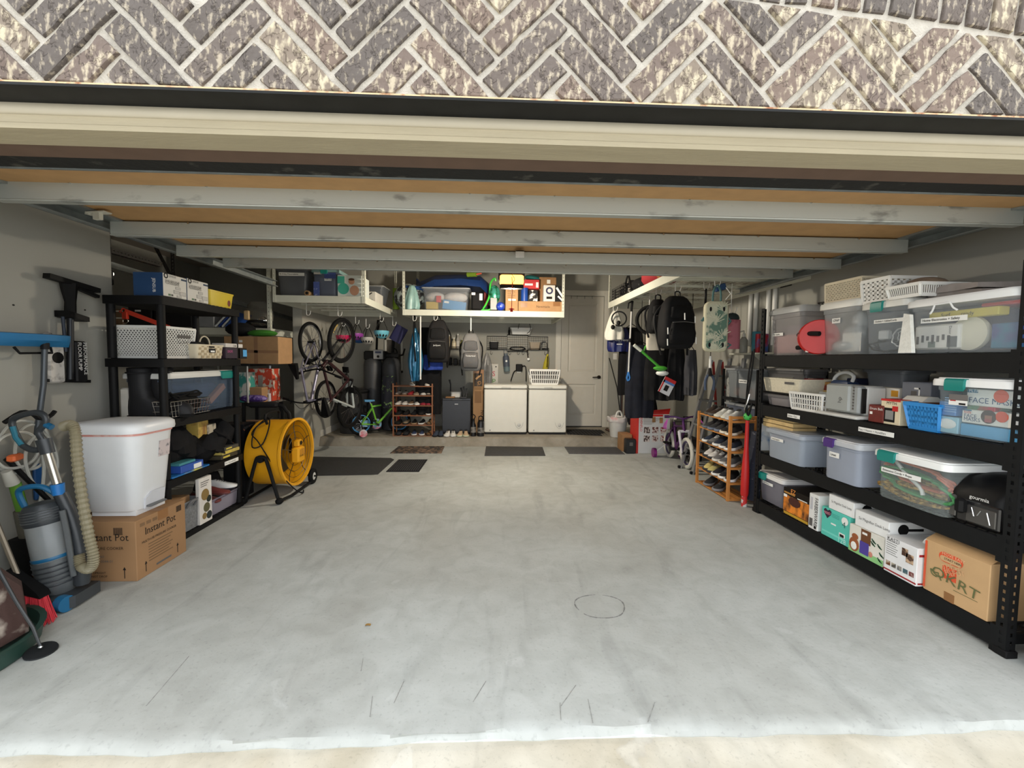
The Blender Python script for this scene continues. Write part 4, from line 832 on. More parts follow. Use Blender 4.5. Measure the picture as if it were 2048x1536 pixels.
text(t, 'OKRT', .075, (w*.13, -.0036, h*.38), GP, ux=(1,0,-.12), uz=(.12,0,1), sx=1.2); panel(t, 'scrawl', GP, w*.5, w*.86, h*.255, h*.262, y=-.0022)
panel(t, 'tape', TAPE, w*.36, w*.52, 0, h*.16); panel(t, 'edge_print', ORANGE, 0, .012, h*.05, h*.96, y=-.002)
# toolbox at the frame's edge beyond the rack
p = at(2045, 1330, Z=.0); t = thing('tool_kit_box', 'red and white tool kit box on the floor at the near end of the rack', 'box', (2.44, 1.80, 0), -PI/2)
B().bevbox(0,.25,0,.3,0,.10,.01).build('base', BLACK, t); B().bevbox(.01,.24,.005,.29,.10,.36,.004).build('body', mat((206,200,190), .6), t); B().bevbox(-.005,.2,.0,.2,.36,.40,.006).build('lid', REDP, t)
panel(t, 'print', mat((90,60,90), .6, rgb2=(200,190,200), sc=30), .02, .2, .14, .24, y=.003); panel(t, 'print', REDP, .02, .12, .11, .14, y=.003)
# ================================================================ left foreground
c0 = at(275, 1163, Z=0); c1 = at(360, 1102, Z=0)
CW, CDp, CH = .43, c1.y-c0.y, .372
t = carton('cardboard_box', 'brown cardboard pressure cooker box under the white step bin', 'box', V((c0.x-CW, c0.y, 0)), CW, CDp, CH, 0., mat((152,116,80), .8, var=.05, sc=6))
text(t, 'Instant Pot', .062, (CW*.30, -.0015, .255), INK, sx=.95); text(t, 'PRESSURE COOKER', .024, (CW*.34, -.0015, .20), INK); text(t, 'Pro 60', .022, (CW*.42, -.0015, .15), GINK); text(t, '112-0044-01', .022, (CW*.42, -.0015, .12), GINK)
for k in range(9): panel(t, 'barcode', INK, CW*.70+.006*k, CW*.70+.006*k+.003, .29, .335)
b = B().bar((CW*.83,-.001,.02),(CW*.83,-.001,.075),.004,.001,up=(0,1,0)); b._a([(CW*.83-.01,-.001,.072),(CW*.83+.01,-.001,.072),(CW*.83,-.001,.092)],[(0,1,2)]); b.build('arrow_print', INK, t); text(t, 'KEEP UPRIGHT', .018, (CW*.3, -.0015, .05), INK); text(t, 'DO NOT DROP', .018, (CW*.3, -.0015, .028), INK)
e = dict(ux=(0,1,0), uz=(0,0,1))
text(t, 'Instant Pot', .066, (CW+.0015, CDp*.16, .262), INK, sx=.9, **e); text(t, 'MULTI-USE PRESSURE COOKER', .021, (CW+.0015, CDp*.10, .215), INK, **e)
for k in range(7): sidepanel(t, 'print', mat((112,86,58), .8), CDp*.22, CDp*(.70-.04*(k % 3)), .19-.018*k, .196-.018*k, x=CW)
for y in (CDp*.16, CDp*.80):
    b = B().bar((CW+.001,y,.03),(CW+.001,y,.08),.004,.001,up=(1,0,0)); b._a([(CW+.0015,y-.01,.078),(CW+.0015,y+.01,.078),(CW+.0015,y,.098)],[(0,1,2)]); b.build('arrow_print', INK, t)
for k in range(8): sidepanel(t, 'barcode', INK, CDp*.80+.006*k, CDp*.80+.006*k+.003, .31, .35, x=CW)
sidepanel(t, 'tape', TAPE, CDp*.42, CDp*.62, CH-.06, CH, x=CW); B().box(0, CW, CDp*.44, CDp*.56, CH, CH+.001).build('tape', TAPE, t); sidepanel(t, 'print', GINK, CDp*.36, CDp*.66, .03, .042, x=CW)
for k in range(3): B().box(CW+.0005, CW+.0015, CDp*.08+.05*k, CDp*.08+.05*k+.035, .325, .345).build('print', mat((120,92,64), .8), t)
# white step bin
t = thing('step_bin', 'white plastic step bin with dark pedal on the cardboard box', 'bin', (c0.x-.215, c0.y+.215, CH+.002))
WB_ = mat((222,224,226), .35, var=.02); hb = .56
def rb(w, d, z, r=.07): return [(p[0], p[1], z) for p in rring(-w/2, w/2, -d/2, d/2, r, 5)]
b = B(); b.loft([rb(.31,.27,.03,.06), rb(.315,.28,.035,.06), rb(.40,.35,hb-.06,.08), rb(.405,.352,hb-.05,.08)], True, True); b.build('body', WB_, t, 50)
b = B().box(-.12,.145,-.12,.12,0,.035).build('foot_ring', WB_, t)
# pedal bay on the +x side
b = B(); b.loft([[(.158,-.075,.03),(.164,.075,.03),(.172,.075,.13),(.166,-.03,.13),(.163,-.075,.10)],[(.168,-.075,.03),(.174,.075,.03),(.186,.075,.13),(.180,-.03,.13),(.175,-.075,.10)]]); b.build('pedal_bay', mat((196,198,204), .4), t)
B().bevbox(.13,.20,-.07,.07,.040,.052,.004).build('pedal', mat((96,98,100), .5), t)
b = B(); b.loft([rb(.44,.385,hb-.035,.09), rb(.445,.39,hb-.02,.09), rb(.44,.385,hb+.012,.09), rb(.40,.35,hb+.028,.08), rb(.2,.18,hb+.036,.06)], True, True); b.build('lid', WB_, t, 50)
b = B(); b.loft([rb(.412,.358,hb-.05,.08), rb(.416,.362,hb-.034,.08)], False, False); b.build('bag_edge', mat((214,150,140), .5, rgb2=(232,214,208), sc=8), t)
sx = .187
b = B(); b.loft([[(.187,.02,.345),(.187,.115,.345),(.196,.115,.45),(.196,.02,.45)],[(.1895,.02,.345),(.1895,.115,.345),(.1985,.115,.45),(.1985,.02,.45)]]); b.build('sticker', mat((196,184,184), .6, rgb2=(120,116,120), thr=.6, sc=30), t)
# upright vacuum
t = thing('vacuum_cleaner', 'grey and blue upright vacuum cleaner with ribbed hose beside the white bin', 'vacuum cleaner', (-2.42, 2.47, 0))
GRY = mat((96,100,102), .35, .3, var=.06); DGR = mat((58,62,66), .4, .2, var=.08); BLU = mat((24,92,132), .4, var=.05); CLR = mat((176,180,180), .2, tr=.5, var=.05)
b = B(); b.loft([[(x, y, z) for x, y in ((-.17,-.13),(.13,-.13),(.16,-.08),(.15,.08),(-.15,.08),(-.19,-.05))] for z in (.012,.05,.075)]); b.build('floor_head', DGR, t, 30)
B().bevbox(-.15,.12,-.137,-.10,.02,.06,.006).build('head_window', mat((170,172,170), .3, var=.1), t)
for s, y in ((1,-.10),(-1,-.09)): B().cyl((.10 if s > 0 else -.19, y, .045),(.145 if s > 0 else -.16, y-.01, .045), .042, n=18).build('wheel', BLU, t)
ax = V((-.16,.0,.98)).normalized(); base = V((.02,-.02,.12))
def av(k, dx=0, dy=0): return base+ax*k+V((dx,dy,0))
b = B(); b.lathe([(.055,-.06),(.085,.0),(.088,.12),(.09,.14)], base, ax, 22); b.build('motor_housing', GRY, t, 40)
b = B()
for k in range(5): b.torus(av(.01+.026*k), ax, .0875, .005, 24, 6)
b.build('motor_rib', DGR, t)
b = B(); b.lathe([(.083,.14),(.085,.16),(.085,.34),(.08,.35)], base, ax, 22); b.build('dust_cup', CLR, t, 40)
b = B(); b.lathe([(.03,.15),(.05,.22),(.055,.25),(.04,.34)], base, ax, 16); b.build('cyclone_cone', mat((60,84,110), .4), t)
b = B(); b.lathe([(.086,.145),(.088,.150),(.088,.158),(.086,.163)], base, ax, 22); b.build('blue_band', BLU, t)
b = B(); b.lathe([(.086,.34),(.092,.36),(.090,.42),(.07,.45),(.03,.46)], base, ax, 22); b.build('canister_lid', DGR, t, 40)
b = B()
for k in range(5): b.torus(av(.365+.014*k), ax, .091, .003, 22, 5)
b.build('vent_rib', GRY, t)
b = B(); b.tube([av(.44,-.06,-.03), av(.52,-.065,-.04), av(.55,-.03,-.04), av(.55,.04,-.02), av(.50,.09,0)], .014, 8, smooth=4); b.build('carry_handle', BLU, t)
b = B(); b.tube([av(-.02,.10,.02), av(.15,.13,.02), av(.35,.125,.02), av(.50,.10,.01)], [.035,.04,.04,.03], 8, smooth=3); b.build('spine', DGR, t, 50)
b = B(); b.tube([av(.05,.115,-.03), av(.3,.13,-.03), av(.42,.13,-.03)], .014, 8); b.build('spine_tube', GRY, t)
b = B(); b.cyl(av(.50,.10,0), av(.56,.105,0), .026, .03, n=14); b.build('lock_collar', mat((30,110,180), .4), t)
b = B(); b.cyl(av(.56,.105,0), av(.74,.09,0), .020, n=16); b.build('steel_tube', mat((190,186,176), .25, .8, var=.05), t)
b = B(); b.cyl(av(.73,.092,0), av(.81,.085,0), .030, .034, n=16); b.build('neck', DGR, t)
h0 = av(.80,.08,0); hp = [(0,0,0),(-.02,0,.05),(.02,-.0,.10),(.012,0,.14),(-.04,0,.155),(-.13,0,.13),(-.155,0,.10),(-.14,0,.04),(-.10,0,-.03),(-.03,0,-.05)]
b = B(); b.tube([h0+V(p) for p in hp], .016, 8, closed=True, smooth=4); b.build('handle', DGR, t, 60)
b = B(); b.tube([h0+V((-.142,-.012,.08)), h0+V((-.128,-.012,.02)), h0+V((-.10,-.012,-.02))], .012, 8); b.build('grip_inlay', mat((40,112,134), .5), t)
b = B(); b.tube([h0+V((.02,0,.09)), h0+V((.05,0,.075))], .016, 8); b.build('trigger', BLU, t)
hose = [V((.09,-.03,.99)), V((.135,-.035,1.0)), V((.16,-.04,.96)), V((.17,-.045,.80)), V((.19,-.05,.6)), V((.215,-.05,.4)), V((.235,-.05,.27)), V((.215,-.05,.21)), V((.16,-.04,.22)), V((.14,-.03,.28))]
HS = spline(hose, 14); b = B(); b.tube(HS, [.021+.006*(i % 2) for i in range(len(HS))], 12); b.build('ribbed_hose', mat((128,121,98), .45, var=.08, sc=30), t, 20)
# metal detector
t = thing('metal_detector', 'metal detector with black disc coil lying on the floor at the green tub', 'metal detector', (-2.085, 2.03, 0))
b = B(); b.lathe([(.0,.004),(.054,.004),(.058,.009),(.056,.014),(0,.017)], (0,0,.0), (.12,-.1,1), 28); b.build('coil', mat((30,32,34), .6, var=.2), t, 50)
b = B(); b.lathe([(.0,0),(.056,0),(.058,.005)], (0,0,-.0), (.12,-.1,1), 28); b.build('coil_rim', mat((120,122,122), .5), t)
pr = [V((0,0,.03)), V((-.01,.0,.055)), V((-.03,.0,.12)), V((-.10,0,.25)), V((-.17,0,.40)), V((-.36,.05,.8))]
b = B(); b.tube(pr, [.005,.006,.007,.007,.008,.009], 8); b.build('shaft', mat((70,72,74), .3, .6), t); B().cyl((0,-.003,.026),(0,0,.032),.010,n=10).build('pivot', CHROME, t)
# green tub
p = at(-5, 1300, Z=0); t = thing('garden_tub', 'dark green half-round tub on the floor at the left edge', 'tub', (-2.46, 1.93, 0))
GRN = mat((34,62,54), .5, var=.12); R_ = []
for z, r in ((.0,.34),(.01,.35),(.07,.36),(.085,.37),(.085,.345),(.03,.335)): R_.append([(r*math.cos(a)*.95, r*math.sin(a), z) for a in [2*PI*i/36 for i in range(36)]])
b = B(); b.loft(R_, True, True); b.build('rim_wall', GRN, t, 30)
q4 = [at(x, y, Y=yy)-V((-2.46,1.95,.04)) for x, y, yy in ((-40,1318,1.93),(58,1262,2.1),(42,1172,2.16),(-40,1120,2.0))]; t2 = B(); t2.hexa(q4, [p+V((-.05,.05,0)) for p in q4]); t2 = t2.build('cement_block', mat((70,50,46), .9, rgb2=(170,160,150), thr=.6, sc=9, bump=.6)); place(t2, (-2.46, 1.95, .04)); tag(t2, 'brown cement-crusted slab leaning inside the green tub', 'slab')
b = B(); b.tube([(.06,-.24,.05),(-.03,-.22,.35),(-.1,-.2,.6)], .015, 8); q = b.build('steel_pole', mat((120,124,128), .4, .6)); place(q, (-2.28, 2.02, .05)); tag(q, 'grey steel pole standing in the green tub', 'pole')
b = B(); b.cyl((0,0,0),(-.03,0,.13),.045,.04,n=14); q = b.build('yellow_canister', mat((206,190,50), .4)); place(q, (-2.26, 1.86, .035)); tag(q, 'yellow canister inside the rim of the green tub', 'canister')
# broom
t = thing('broom', 'angled broom with red bristles and black cap on the floor by the vacuum', 'broom', (-2.40, 2.33, 0))
rd = random.Random(3); b = B()
for i in range(170):
    u, v = rd.uniform(0,1), rd.uniform(-1,1); a = V((-.06+.10*u, .05*v*.5, .135-.03*u)); e_ = V((-.05+.20*u+rd.uniform(-.01,.01), -.06*u+.07*v*.6-.02, .004+rd.uniform(0,.01)))
    b.cyl(a, e_, .0028, .0018, n=4, cap=False)
b.build('bristles', mat((198,50,62), .7, var=.2, sc=20), t)['kind'] = 'stuff'
b = B(); b.loft([[(-.085,-.03,.14),(-.085,.03,.14),(.045,.03,.105),(.045,-.03,.105)],[(-.10,-.035,.20),(-.10,.035,.20),(.03,.03,.135),(.03,-.03,.135)],[(-.12,-.025,.26),(-.12,.025,.26),(-.07,.02,.22),(-.07,-.02,.22)]]); b.build('cap', BLACK, t)
b = B(); b.tube([(-.09,0,.22),(-.30,.03,.75),(-.38,.06,1.0)], .012, 8); b.build('handle', mat((150,140,124), .35, .5), t)
# trimmer hanging upside down
t = thing('string_trimmer', 'green and black string trimmer hanging upright against the near wall', 'string trimmer', (-2.66, 2.55, 0))
b = B(); b.cyl((.0,-.05,.66),(.0,-.02,.50),.026,n=12); b.build('shaft', mat((90,140,40), .5), t); b = B(); b.cyl((0,-.02,.50),(.01,.0,.32),.036,.04,n=12); b.build('battery_grip', mat((92,88,76), .5), t)
b = B(); b.loft([[(p[0], p[1], z) for p in rring(-.05,.05,-.05+y,.05+y,.02,2)] for z, y in ((.34,-.02),(.15,.0),(.12,.0))]); b.build('motor_head', BLACK, t); b = B(); b.loft([[(.03,-.02,.17),(.05,.14,.26),(.05,.14,.27),(.03,-.02,.24)],[(-.03,-.02,.17),(-.0,.14,.26),(0,.14,.27),(-.03,-.02,.24)]]); b.build('guard', BLACK, t)
b = B().box(.03,.045,-.01,.03,.2,.36); b.build('side_stripe', mat((96,150,40), .5), t); b = B(); b.tube([(0,0,.12),(.01,.02,.06),(-.01,.01,.03)],.006,6); b.tube([(0,0,.12),(-.01,-.01,.05)],.006,6); b.build('line_spool', CHROME, t)
b = B(); b.cyl((0,-.06,.66),(0,-.09,.74),.03,.022,n=12); b.build('white_sleeve', mat((180,178,168), .5), t)
q = B().tube([(0,.0,0),(.05,.16,-.28),(.1,.32,-.62)], .013, 8).build('black_pole', BLACK); place(q, (-2.70, 2.50, .80)); tag(q, 'slanting black pole behind the clear hose on the near wall', 'pole')
# clear hose coil with hook
t = thing('clear_hose', 'coil of translucent hose hanging on the near wall', 'hose', (-2.70, 2.60, .80))
TUBE = mat((196,196,188), .25, var=.05, tr=.2); b = B()
rd = random.Random(5)
for k, (ry, rz_, cy) in enumerate(((.13,.15,-.02),(.10,.13,.03),(.12,.10,-.06),(.09,.16,.06))):
    b.tube([V((.01*k, cy+ry*math.sin(a)*(1+.1*math.sin(2*a+k)), -rz_+rz_*math.cos(a)+.2-.03*k)) for a in [2*PI*i/18 for i in range(18)]], .0085, 7, closed=True, smooth=2)
b.tube([(.02,.06,.10),(.03,.07,-.08),(.03,.04,-.28),(.0,.03,-.34)], .0085, 7, smooth=4); b.build('tubing', TUBE, t)
b = B(); b.tube([(0,-.10,.20),(.02,-.03,.25),(.03,.02,.235),(.03,.06,.20),(.03,.12,.21),(.03,.15,.235)], .012, 7, smooth=3); b.build('bracket', BLACK, t)
q = B().bevbox(-.02,.02,-.03,.05,-.02,.02,.008).build('orange_grip', mat((222,110,60), .5)); place(q, (-2.68, 2.52, .80), .3); tag(q, 'orange grip behind the hanging hose coil', 'tool'); 
q = B().bevbox(-.01,.01,-.03,.03,-.11,.11,.006).build('blue_tag', mat((40,96,160), .5)); place(q, (-2.785, 2.75, .60)); tag(q, 'narrow blue plastic clip on the near wall below the hose', 'clip')
# blue push shovel, upside down
t = thing('push_shovel', 'blue plastic push shovel hung head-up on the near wall', 'shovel', (-2.70, 2.69, 0))
BS = mat((36,110,160), .45, var=.05); b = B()
b.loft([[(.0,y,1.43),(.03,y,1.425),(.07+c,y,1.46),(.075+c,y,1.495),(.05+c,y,1.50),(.0,y,1.50)] for y, c in ((-.30,-.03),(-.24,.0),(0,.02),(.12,.0),(.165,-.03))]); b.build('blade', BS, t, 40)
b = B(); b.tube([(.05,.0,1.45),(.04,-.01,1.2),(.02,-.035,.95),(.015,-.04,.88)], .014, 10); b.build('pole', mat((74,80,86), .4, .4), t); B().cyl((.05,.0,1.41),(.05,.0,1.46),.02,n=10).build('socket', DARK, t)
b = B(); b.tube([(.01,-.13,1.42),(.03,-.12,1.385),(.03,.06,1.39),(.01,.07,1.43)], .007, 6); b.build('wall_bracket', BLACK, t)
# floor pump on its card
t = thing('bicycle_pump', 'black floor pump on its white card hung upside down on the near wall', 'pump', (-2.79, 2.93, 1.2))
b = B(); b.bar((.06,-.13,.66),(.07,.20,.62),.045,.03); b.bar((.055,.06,.62),(.06,.21,.58),.03,.02); b.build('handle', BLACK, t)
b = B(); b.tube([(.05,.02,.64),(.05,.02,.60),(.05,.025,.52),(.05,.02,.44)], [.045,.04,.028,.03], 8); b.build('handle_stem', BLACK, t); b = B(); b.loft([[(.0,-.03,.42),(.09,-.03,.42),(.09,.11,.40),(0,.11,.40)],[(.0,-.03,.46),(.09,-.03,.46),(.09,.11,.43),(0,.11,.43)]]); b.build('foot_plate', BLACK, t)
b = B(); b.cyl((.05,.02,.44),(.05,.0,.02),.018,n=12); b.build('barrel', mat((40,42,46), .4, .5), t); b = B(); b.tube([(.05,-.03,.42),(.06,-.035,.3),(.05,-.02,.2)], .009, 6); b.build('air_hose', mat((40,50,66), .6), t)
B().bevbox(.01,.062,.035,.115,.0,.27,.008).build('backing_card', mat((24,24,26), .6), t); B().bevbox(.012,.05,-.13,-.025,.0,.24,.01).build('pack', mat((206,202,196), .6, rgb2=(150,146,142), thr=.6, sc=20), t)
b = B(); b.lathe([(0,0),(.035,0),(.035,.004),(0,.004)], (.051,-.075,.16), (1,0,0), 14); b.build('gauge_print', BLACK, t); b = B(); b.bar((.03,-.14,.02),(.03,.15,-.0),.03,.02); b.build('foot', BLACK, t)
text(t, 'PERFORMANCE', .036, (.0635, .085, .262), LBL, ux=(0,0,-1), uz=(0,1,0), sx=.86); text(t, 'FLOOR PUMP', .036, (.0635, .048, .262), LBL, ux=(0,0,-1), uz=(0,1,0), sx=.86)
q = B().ell((0,0,0),(.02,.045,.05),10,6).build('clear_pouch', mat((190,190,190), .2, tr=.5)); place(q, (-2.77, 2.83, 1.47)); tag(q, 'small clear pouch stuck to the wall beside the pump', 'pouch')
b = B()
for x, y in ((27,610),(170,620)):
    p = at(x, y, X=XL+.0005); b.ell(p, (.002,.008,.005), 8, 4)
b.build('screw_hole', INK, bpy.data.objects['wall_left'])
# ================================================================ black plastic shelving on the left
LX, LB_, LY0, LY1 = -2.31, -2.72, 3.15, 4.09
LD = [.04, .49, .925, 1.36, 1.80]
PLA = mat((15,15,16), .6, var=.12, sc=30)
sh = thing('shelving_unit', 'black plastic five-tier shelving unit on the left', 'shelf', (LX, (LY0+LY1)/2, 0)); yc_ = (LY0+LY1)/2
for k, z in enumerate(LD):
    b = B(); b.loft([[(p[0], p[1], zz) for p in rring(LB_-LX, 0, LY0-yc_, LY1-yc_, .02, 2)] for zz in (z-.062, z-.004)]); 
    for i in range(1, 18): b.box(LB_-LX+.01, -.01, LY0-yc_+i*.052, LY0-yc_+i*.052+.02, z-.004, z)
    b.build('deck', PLA, sh)
for x in (LX-.035, LB_+.035):
    for y in (LY0+.035, LY1-.035):
        for k in range(4):
            b = B(); b.cyl((x-LX, y-yc_, LD[k]), (x-LX, y-yc_, LD[k+1]-.06), .026, n=14); b.build('post', PLA, sh)
        B().cyl((x-LX, y-yc_, 0), (x-LX, y-yc_, .0), .02, n=8) 
lb = B().box(.0,.001,0,.20,-.016,.016).build('name_label', LBL, sh); lb.location = (.001, .18, .455); text(lb, 'For Household', .024, (.0012,.008,-.008), INK, ux=(0,1,0), uz=(0,0,1))
def L(xl, xr, y, yt, tier, dx=0.): return slot(xl, xr, y, yt, LD[tier]+.001, X=LX-.012-dx)
# top tier boxes
for k, (xl, xr, yt, lb) in enumerate(((326, 373, 553, 'blue and white floodlight box nearest the camera on the top shelf'), (374, 416, 566, 'second white floodlight box beside the yellow bin'))):
    o, w, _, rz = L(xl, xr, 570, None, 4); h = at(xl, 545 if k == 0 else 556, X=LX-.012).z-o.z
    t = carton('floodlight_box', lb, 'box', o, w, .20, h, rz, mat((214,212,206), .6, var=.02), 'solar floodlight boxes on the top shelf')
    B().box(-.0012, 0, 0, .20, 0, h).build('blue_side', mat((26,62,104), .6, var=.05), t)
    text(t, 'JENSUB', .03, (-.002, .07, h*.75), LBL, ux=(0,0,-1), uz=(0,-1,0)) if k == 0 else None
    text(t, 'QUAD HEAD SOLAR', .019, (w*.08, -.002, h*.66), INK, sx=.8); text(t, 'FLOODLIGHTS', .026, (w*.08, -.002, h*.55), INK, sx=.8); panel(t, 'print', mat((30,56,84), .6), w*.76, w*.98, h*.84, h*.92)
    b = B(); b.lathe([(.012,0),(.02,0),(.02,.001),(.012,.001)], (w*.12,-.001,h*.90), (0,-1,0), 12, False, False); b.build('print', INK, t)
    text(t, 'JENSUB', .02, (w*.25, -.002, h*.87), GINK)
    for q in ((.5,.72,.38,.5),(.42,.66,.18,.34),(.68,.95,.14,.32),(.55,.75,.03,.13)): panel(t, 'print', mat((150,148,144), .6), w*q[0], w*q[1], h*q[2], h*q[3]); panel(t, 'print', mat((190,188,184), .6), w*(q[0]+.02), w*(q[1]-.02), h*(q[2]+.015), h*(q[3]-.015), y=-.0022)
    panel(t, 'print', mat((90,120,90), .6), w*.2, w*.3, h*.05, h*.13); panel(t, 'print', GINK, w*.32, w*.4, h*.05, h*.13)
o, w, _, rz = L(419, 468, 590, None, 4); h = at(419, 578, X=LX-.012).z-o.z; t = bin_('yellow_bin', 'yellow plastic bin with a red mark on the top shelf', o, w, .16, h, rz, mat((206,182,44), .45, var=.03), .88); panel(t, 'tag_print', LBL, w*.5, w*.64, h*.40, h*.48, y=.006); B().ell((w*.80,.005,h*.34),(.022,.002,.028),12,6).build('mark_print', mat((110,40,24), .6), t)
# second tier
o, w, _, rz = L(324, 391, 690, None, 3, .055); h = .225
t = basket('lattice_basket', 'white diamond-lattice plastic basket on the second-highest shelf', o+V((0,.0,0)), w, .36, h, rz, WHITE, 12, 8, .0075, True, sc=.9, rim=.014, nd=16); bin_('shade_insert', 'dark insert standing in for shade inside the lattice basket', o+V((-.03,.02,.012)), w-.04, .30, h-.03, rz, mat((40,40,44), .9, var=.3), .86, cat='cloth'); text(t, 'Car Stuff', .03, (w*.46, .004, h*.50), GINK); panel(t, 'handle_slot', GINK, w*.44, w*.84, h*.68, h*.78, y=-.001)  # dark insert added so the lattice holes look shaded inside
o, w, _, rz = L(394, 448, 700, None, 3); h = at(394, 688, X=LX-.012).z-o.z
t = bin_('woven_bin', 'beige checked woven bin next to the lattice basket', o, w, .22, h, rz, CREAM, .92, cat='basket')
for i in range(9):
    for j in range(5):
        if (i+j) % 2: B().box(w*(.07+.096*i), w*(.07+.096*i)+w*.085, .003-.002, .006, h*(.04+.19*j), h*(.04+.19*j)+h*.17).build('weave', mat((176,160,130), .8), t)
panel(t, 'tag', DARK, w*.42, w*.66, h*.42, h*.72, y=-.002); panel(t, 'tag', LBL, w*.47, w*.62, h*.46, h*.58, y=-.0035); panel(t, 'handle_slot', INK, w*.42, w*.62, h*.78, h*.93, y=-.003)
q = B().bevbox(0,.20,0,.12,0,.03,.008).build('tool_case', DARK); place(q, o+V((-.02,.03,h-.01)), rz+.3); tag(q, 'dark tool case sticking out of the beige woven bin', 'case'); 
q = B().tube([(0,0,0),(.02,0,.05),(.07,0,.07),(.12,0,.04),(.13,0,-.02)],.006,6,smooth=3).build('tan_strap', CREAM); place(q, o+V((-.08,.15,h)), rz); tag(q, 'tan strap looping out of the beige woven bin', 'strap')
for k, (xl, xr, yt, c, lb) in enumerate(((452, 480, 698, (44,28,46), 'dark purple packet beside the beige woven bin'), (476, 494, 703, (30,30,34), 'black boxed item with blue corner at the far end of the second shelf'), (452, 486, 0, (208,204,200), 'flat white package on the dark purple packet'))):
    o, w, _, rz = L(xl, xr, 710, None, 3); h = .095 if k < 2 else .035
    if k == 2: o.z += .098
    t = carton('packet', lb, 'packet', o, w, .12, h, rz, mat(c, .6, var=.1))
    if k == 0: text(t, 'DROPS', .03, (w*.1,-.002,h*.55), mat((200,90,150), .6), sx=.8)
    if k == 1: panel(t, 'print', mat((80,160,220), .6), w*.55, w*.98, h*.2, h*.85)
    if k == 2: text(t, 'CAR', .026, (w*.4,-.002,.006), INK)
# third tier: boots, wire basket, tote
def boot(label, loc, rz):
    t = thing('rain_boot', label, 'boot', loc, rz, 'black rain boots on the third shelf'); m_ = mat((36,36,38), .5, var=.1)
    b = B(); R_ = []
    for z, x, rx, ry in ((.0,.06,.155,.055),(.05,.06,.155,.058),(.09,.035,.125,.055),(.13,.0,.08,.055),(.20,-.01,.068,.058),(.34,-.005,.082,.07),(.345,-.005,.078,.066)): R_.append([(x+rx*math.cos(a), ry*math.sin(a), z+.02) for a in [2*PI*i/20 for i in range(20)]])
    b.loft(R_); b.build('shaft', m_, t, 60); b = B(); b.loft([[(.06+.162*math.cos(a), .062*math.sin(a), z) for a in [2*PI*i/20 for i in range(20)]] for z in (0,.022)]); b.build('sole', RUB, t)
    b = B(); b.torus((-.005,0,.33), (0,0,1), .082, .006, 20, 6); b.build('top_band', m_, t); b = B(); b.lathe([(.066,0),(.066,.002)], (-.005,0,.366)); b.build('opening', INK, t); return t
boot('black rubber rain boot nearest the wall on the third shelf', (-2.56, 3.27, LD[2]), .15); boot('black rubber rain boot nearest the shelf front', (-2.47, 3.34, LD[2]), .05)
o, w, h, rz = L(337, 482, 800, 752, 2, .05); h = .34
tote('clear tote with teal latch holding an orange carton, third shelf', o+V((0,.0,0)), w, .34, h, rz, (130,150,176), .7, (214,214,210), (22,128,120), None, group='storage totes on the black plastic shelves', lx=.80)
q = B().bevbox(-.12,.12,-.02,.02,-.025,.025,.003).build('orange_carton', mat((214,140,96), .7)); q.location = o+V((-.06,w*.70,.13)); q.rotation_euler = (-.5,0,PI/2); q.rotation_euler = (.0, -.55, PI/2); tag(q, 'long orange carton slanting inside the teal-latched tote on the third shelf', 'carton')
q = B().bevbox(0,w*.8,0,.2,0,.2,.03).build('dark_cloth', mat((70,80,104), .9, var=.2)); place(q, o+V((-.10,.04,.016)), rz); tag(q, 'dark blue cloth folded inside the third-shelf tote', 'cloth')
o, w, h, rz = L(341, 420, 815, None, 2, -.008); t = thing('wire_basket', 'chrome wire basket of black straps on the third shelf', 'basket', o, rz); b = B(); hw = .12
for i in range(13): b.tube([(w*i/12,.0,hw),(w*(.06+.88*i/12),.005,.01),(w*(.06+.88*i/12),.12,.01),(w*i/12,.125,hw)], .0025, 5)
for z in (.01,.05,.09): b.tube([(0,.002,z),(w,.002,z),(w,.123,z),(0,.123,z)], .0022, 5, closed=True)
b.tube([(0,0,hw),(w,0,hw),(w,.125,hw),(0,.125,hw)], .004, 6, closed=True); b.build('wires', CHROME, t)
rd = random.Random(9)
b = B(); b.ell((w*.5,.06,.08),(w*.44,.05,.08),16,8)
for k in range(5): b.tube([V((rd.uniform(.1,.9)*w, rd.uniform(.02,.1), .12+rd.uniform(0,.07))) for _ in range(5)], .008, 6, smooth=4)
q = b.build('black_straps', mat((16,16,17), .8, var=.3, sc=30)); place(q, o, rz); tag(q, 'heap of black straps in the chrome wire basket', 'straps')
# small shop vac parts seen beside the boots
q = B().bevbox(-.03,.03,-.02,.02,0,.22,.01).build('white_canister', mat((190,186,176), .5, var=.1)); place(q, (-2.66, 3.25, LD[2]), .2); tag(q, 'narrow white slotted unit between boots and wall', 'heater')
# fourth tier: dark jackets, packets
for k, (x, y, z, rx, ry, rz_, lb) in enumerate(((-2.52,3.42,.66,.17,.26,.17,'heaped black jacket filling the near end of the fourth shelf'), (-2.48,3.78,.60,.16,.20,.11,'folded black jacket in the middle of the fourth shelf'), (-2.5,3.98,.57,.15,.10,.16,'black pouch at the far end of the fourth shelf'))):
    b = B(); R_ = []; rd = random.Random(k)
    for i in range(9):
        v = -1+2*i/8; w_ = math.cos(v*PI/2)**.5 if i not in (0,8) else .1
        R_.append([(rx*w_*math.cos(a)*(1+.13*math.sin(7*a+k+2*i)), ry*w_*math.sin(a)*(1+.15*math.sin(5*a+2*k+i*1.7)), rz_*v+.035*math.sin(4*a+i*1.3)*(abs(v) < .9)) for a in [2*PI*j/36 for j in range(36)]])
    q = b.loft(R_).build('jacket' if k < 2 else 'pouch', mat((20,20,22), .85, var=.3, sc=14)); place(q, (x,y,max(z, LD[1]+rz_*1.05))); tag(q, lb, 'jacket' if k < 2 else 'pouch')
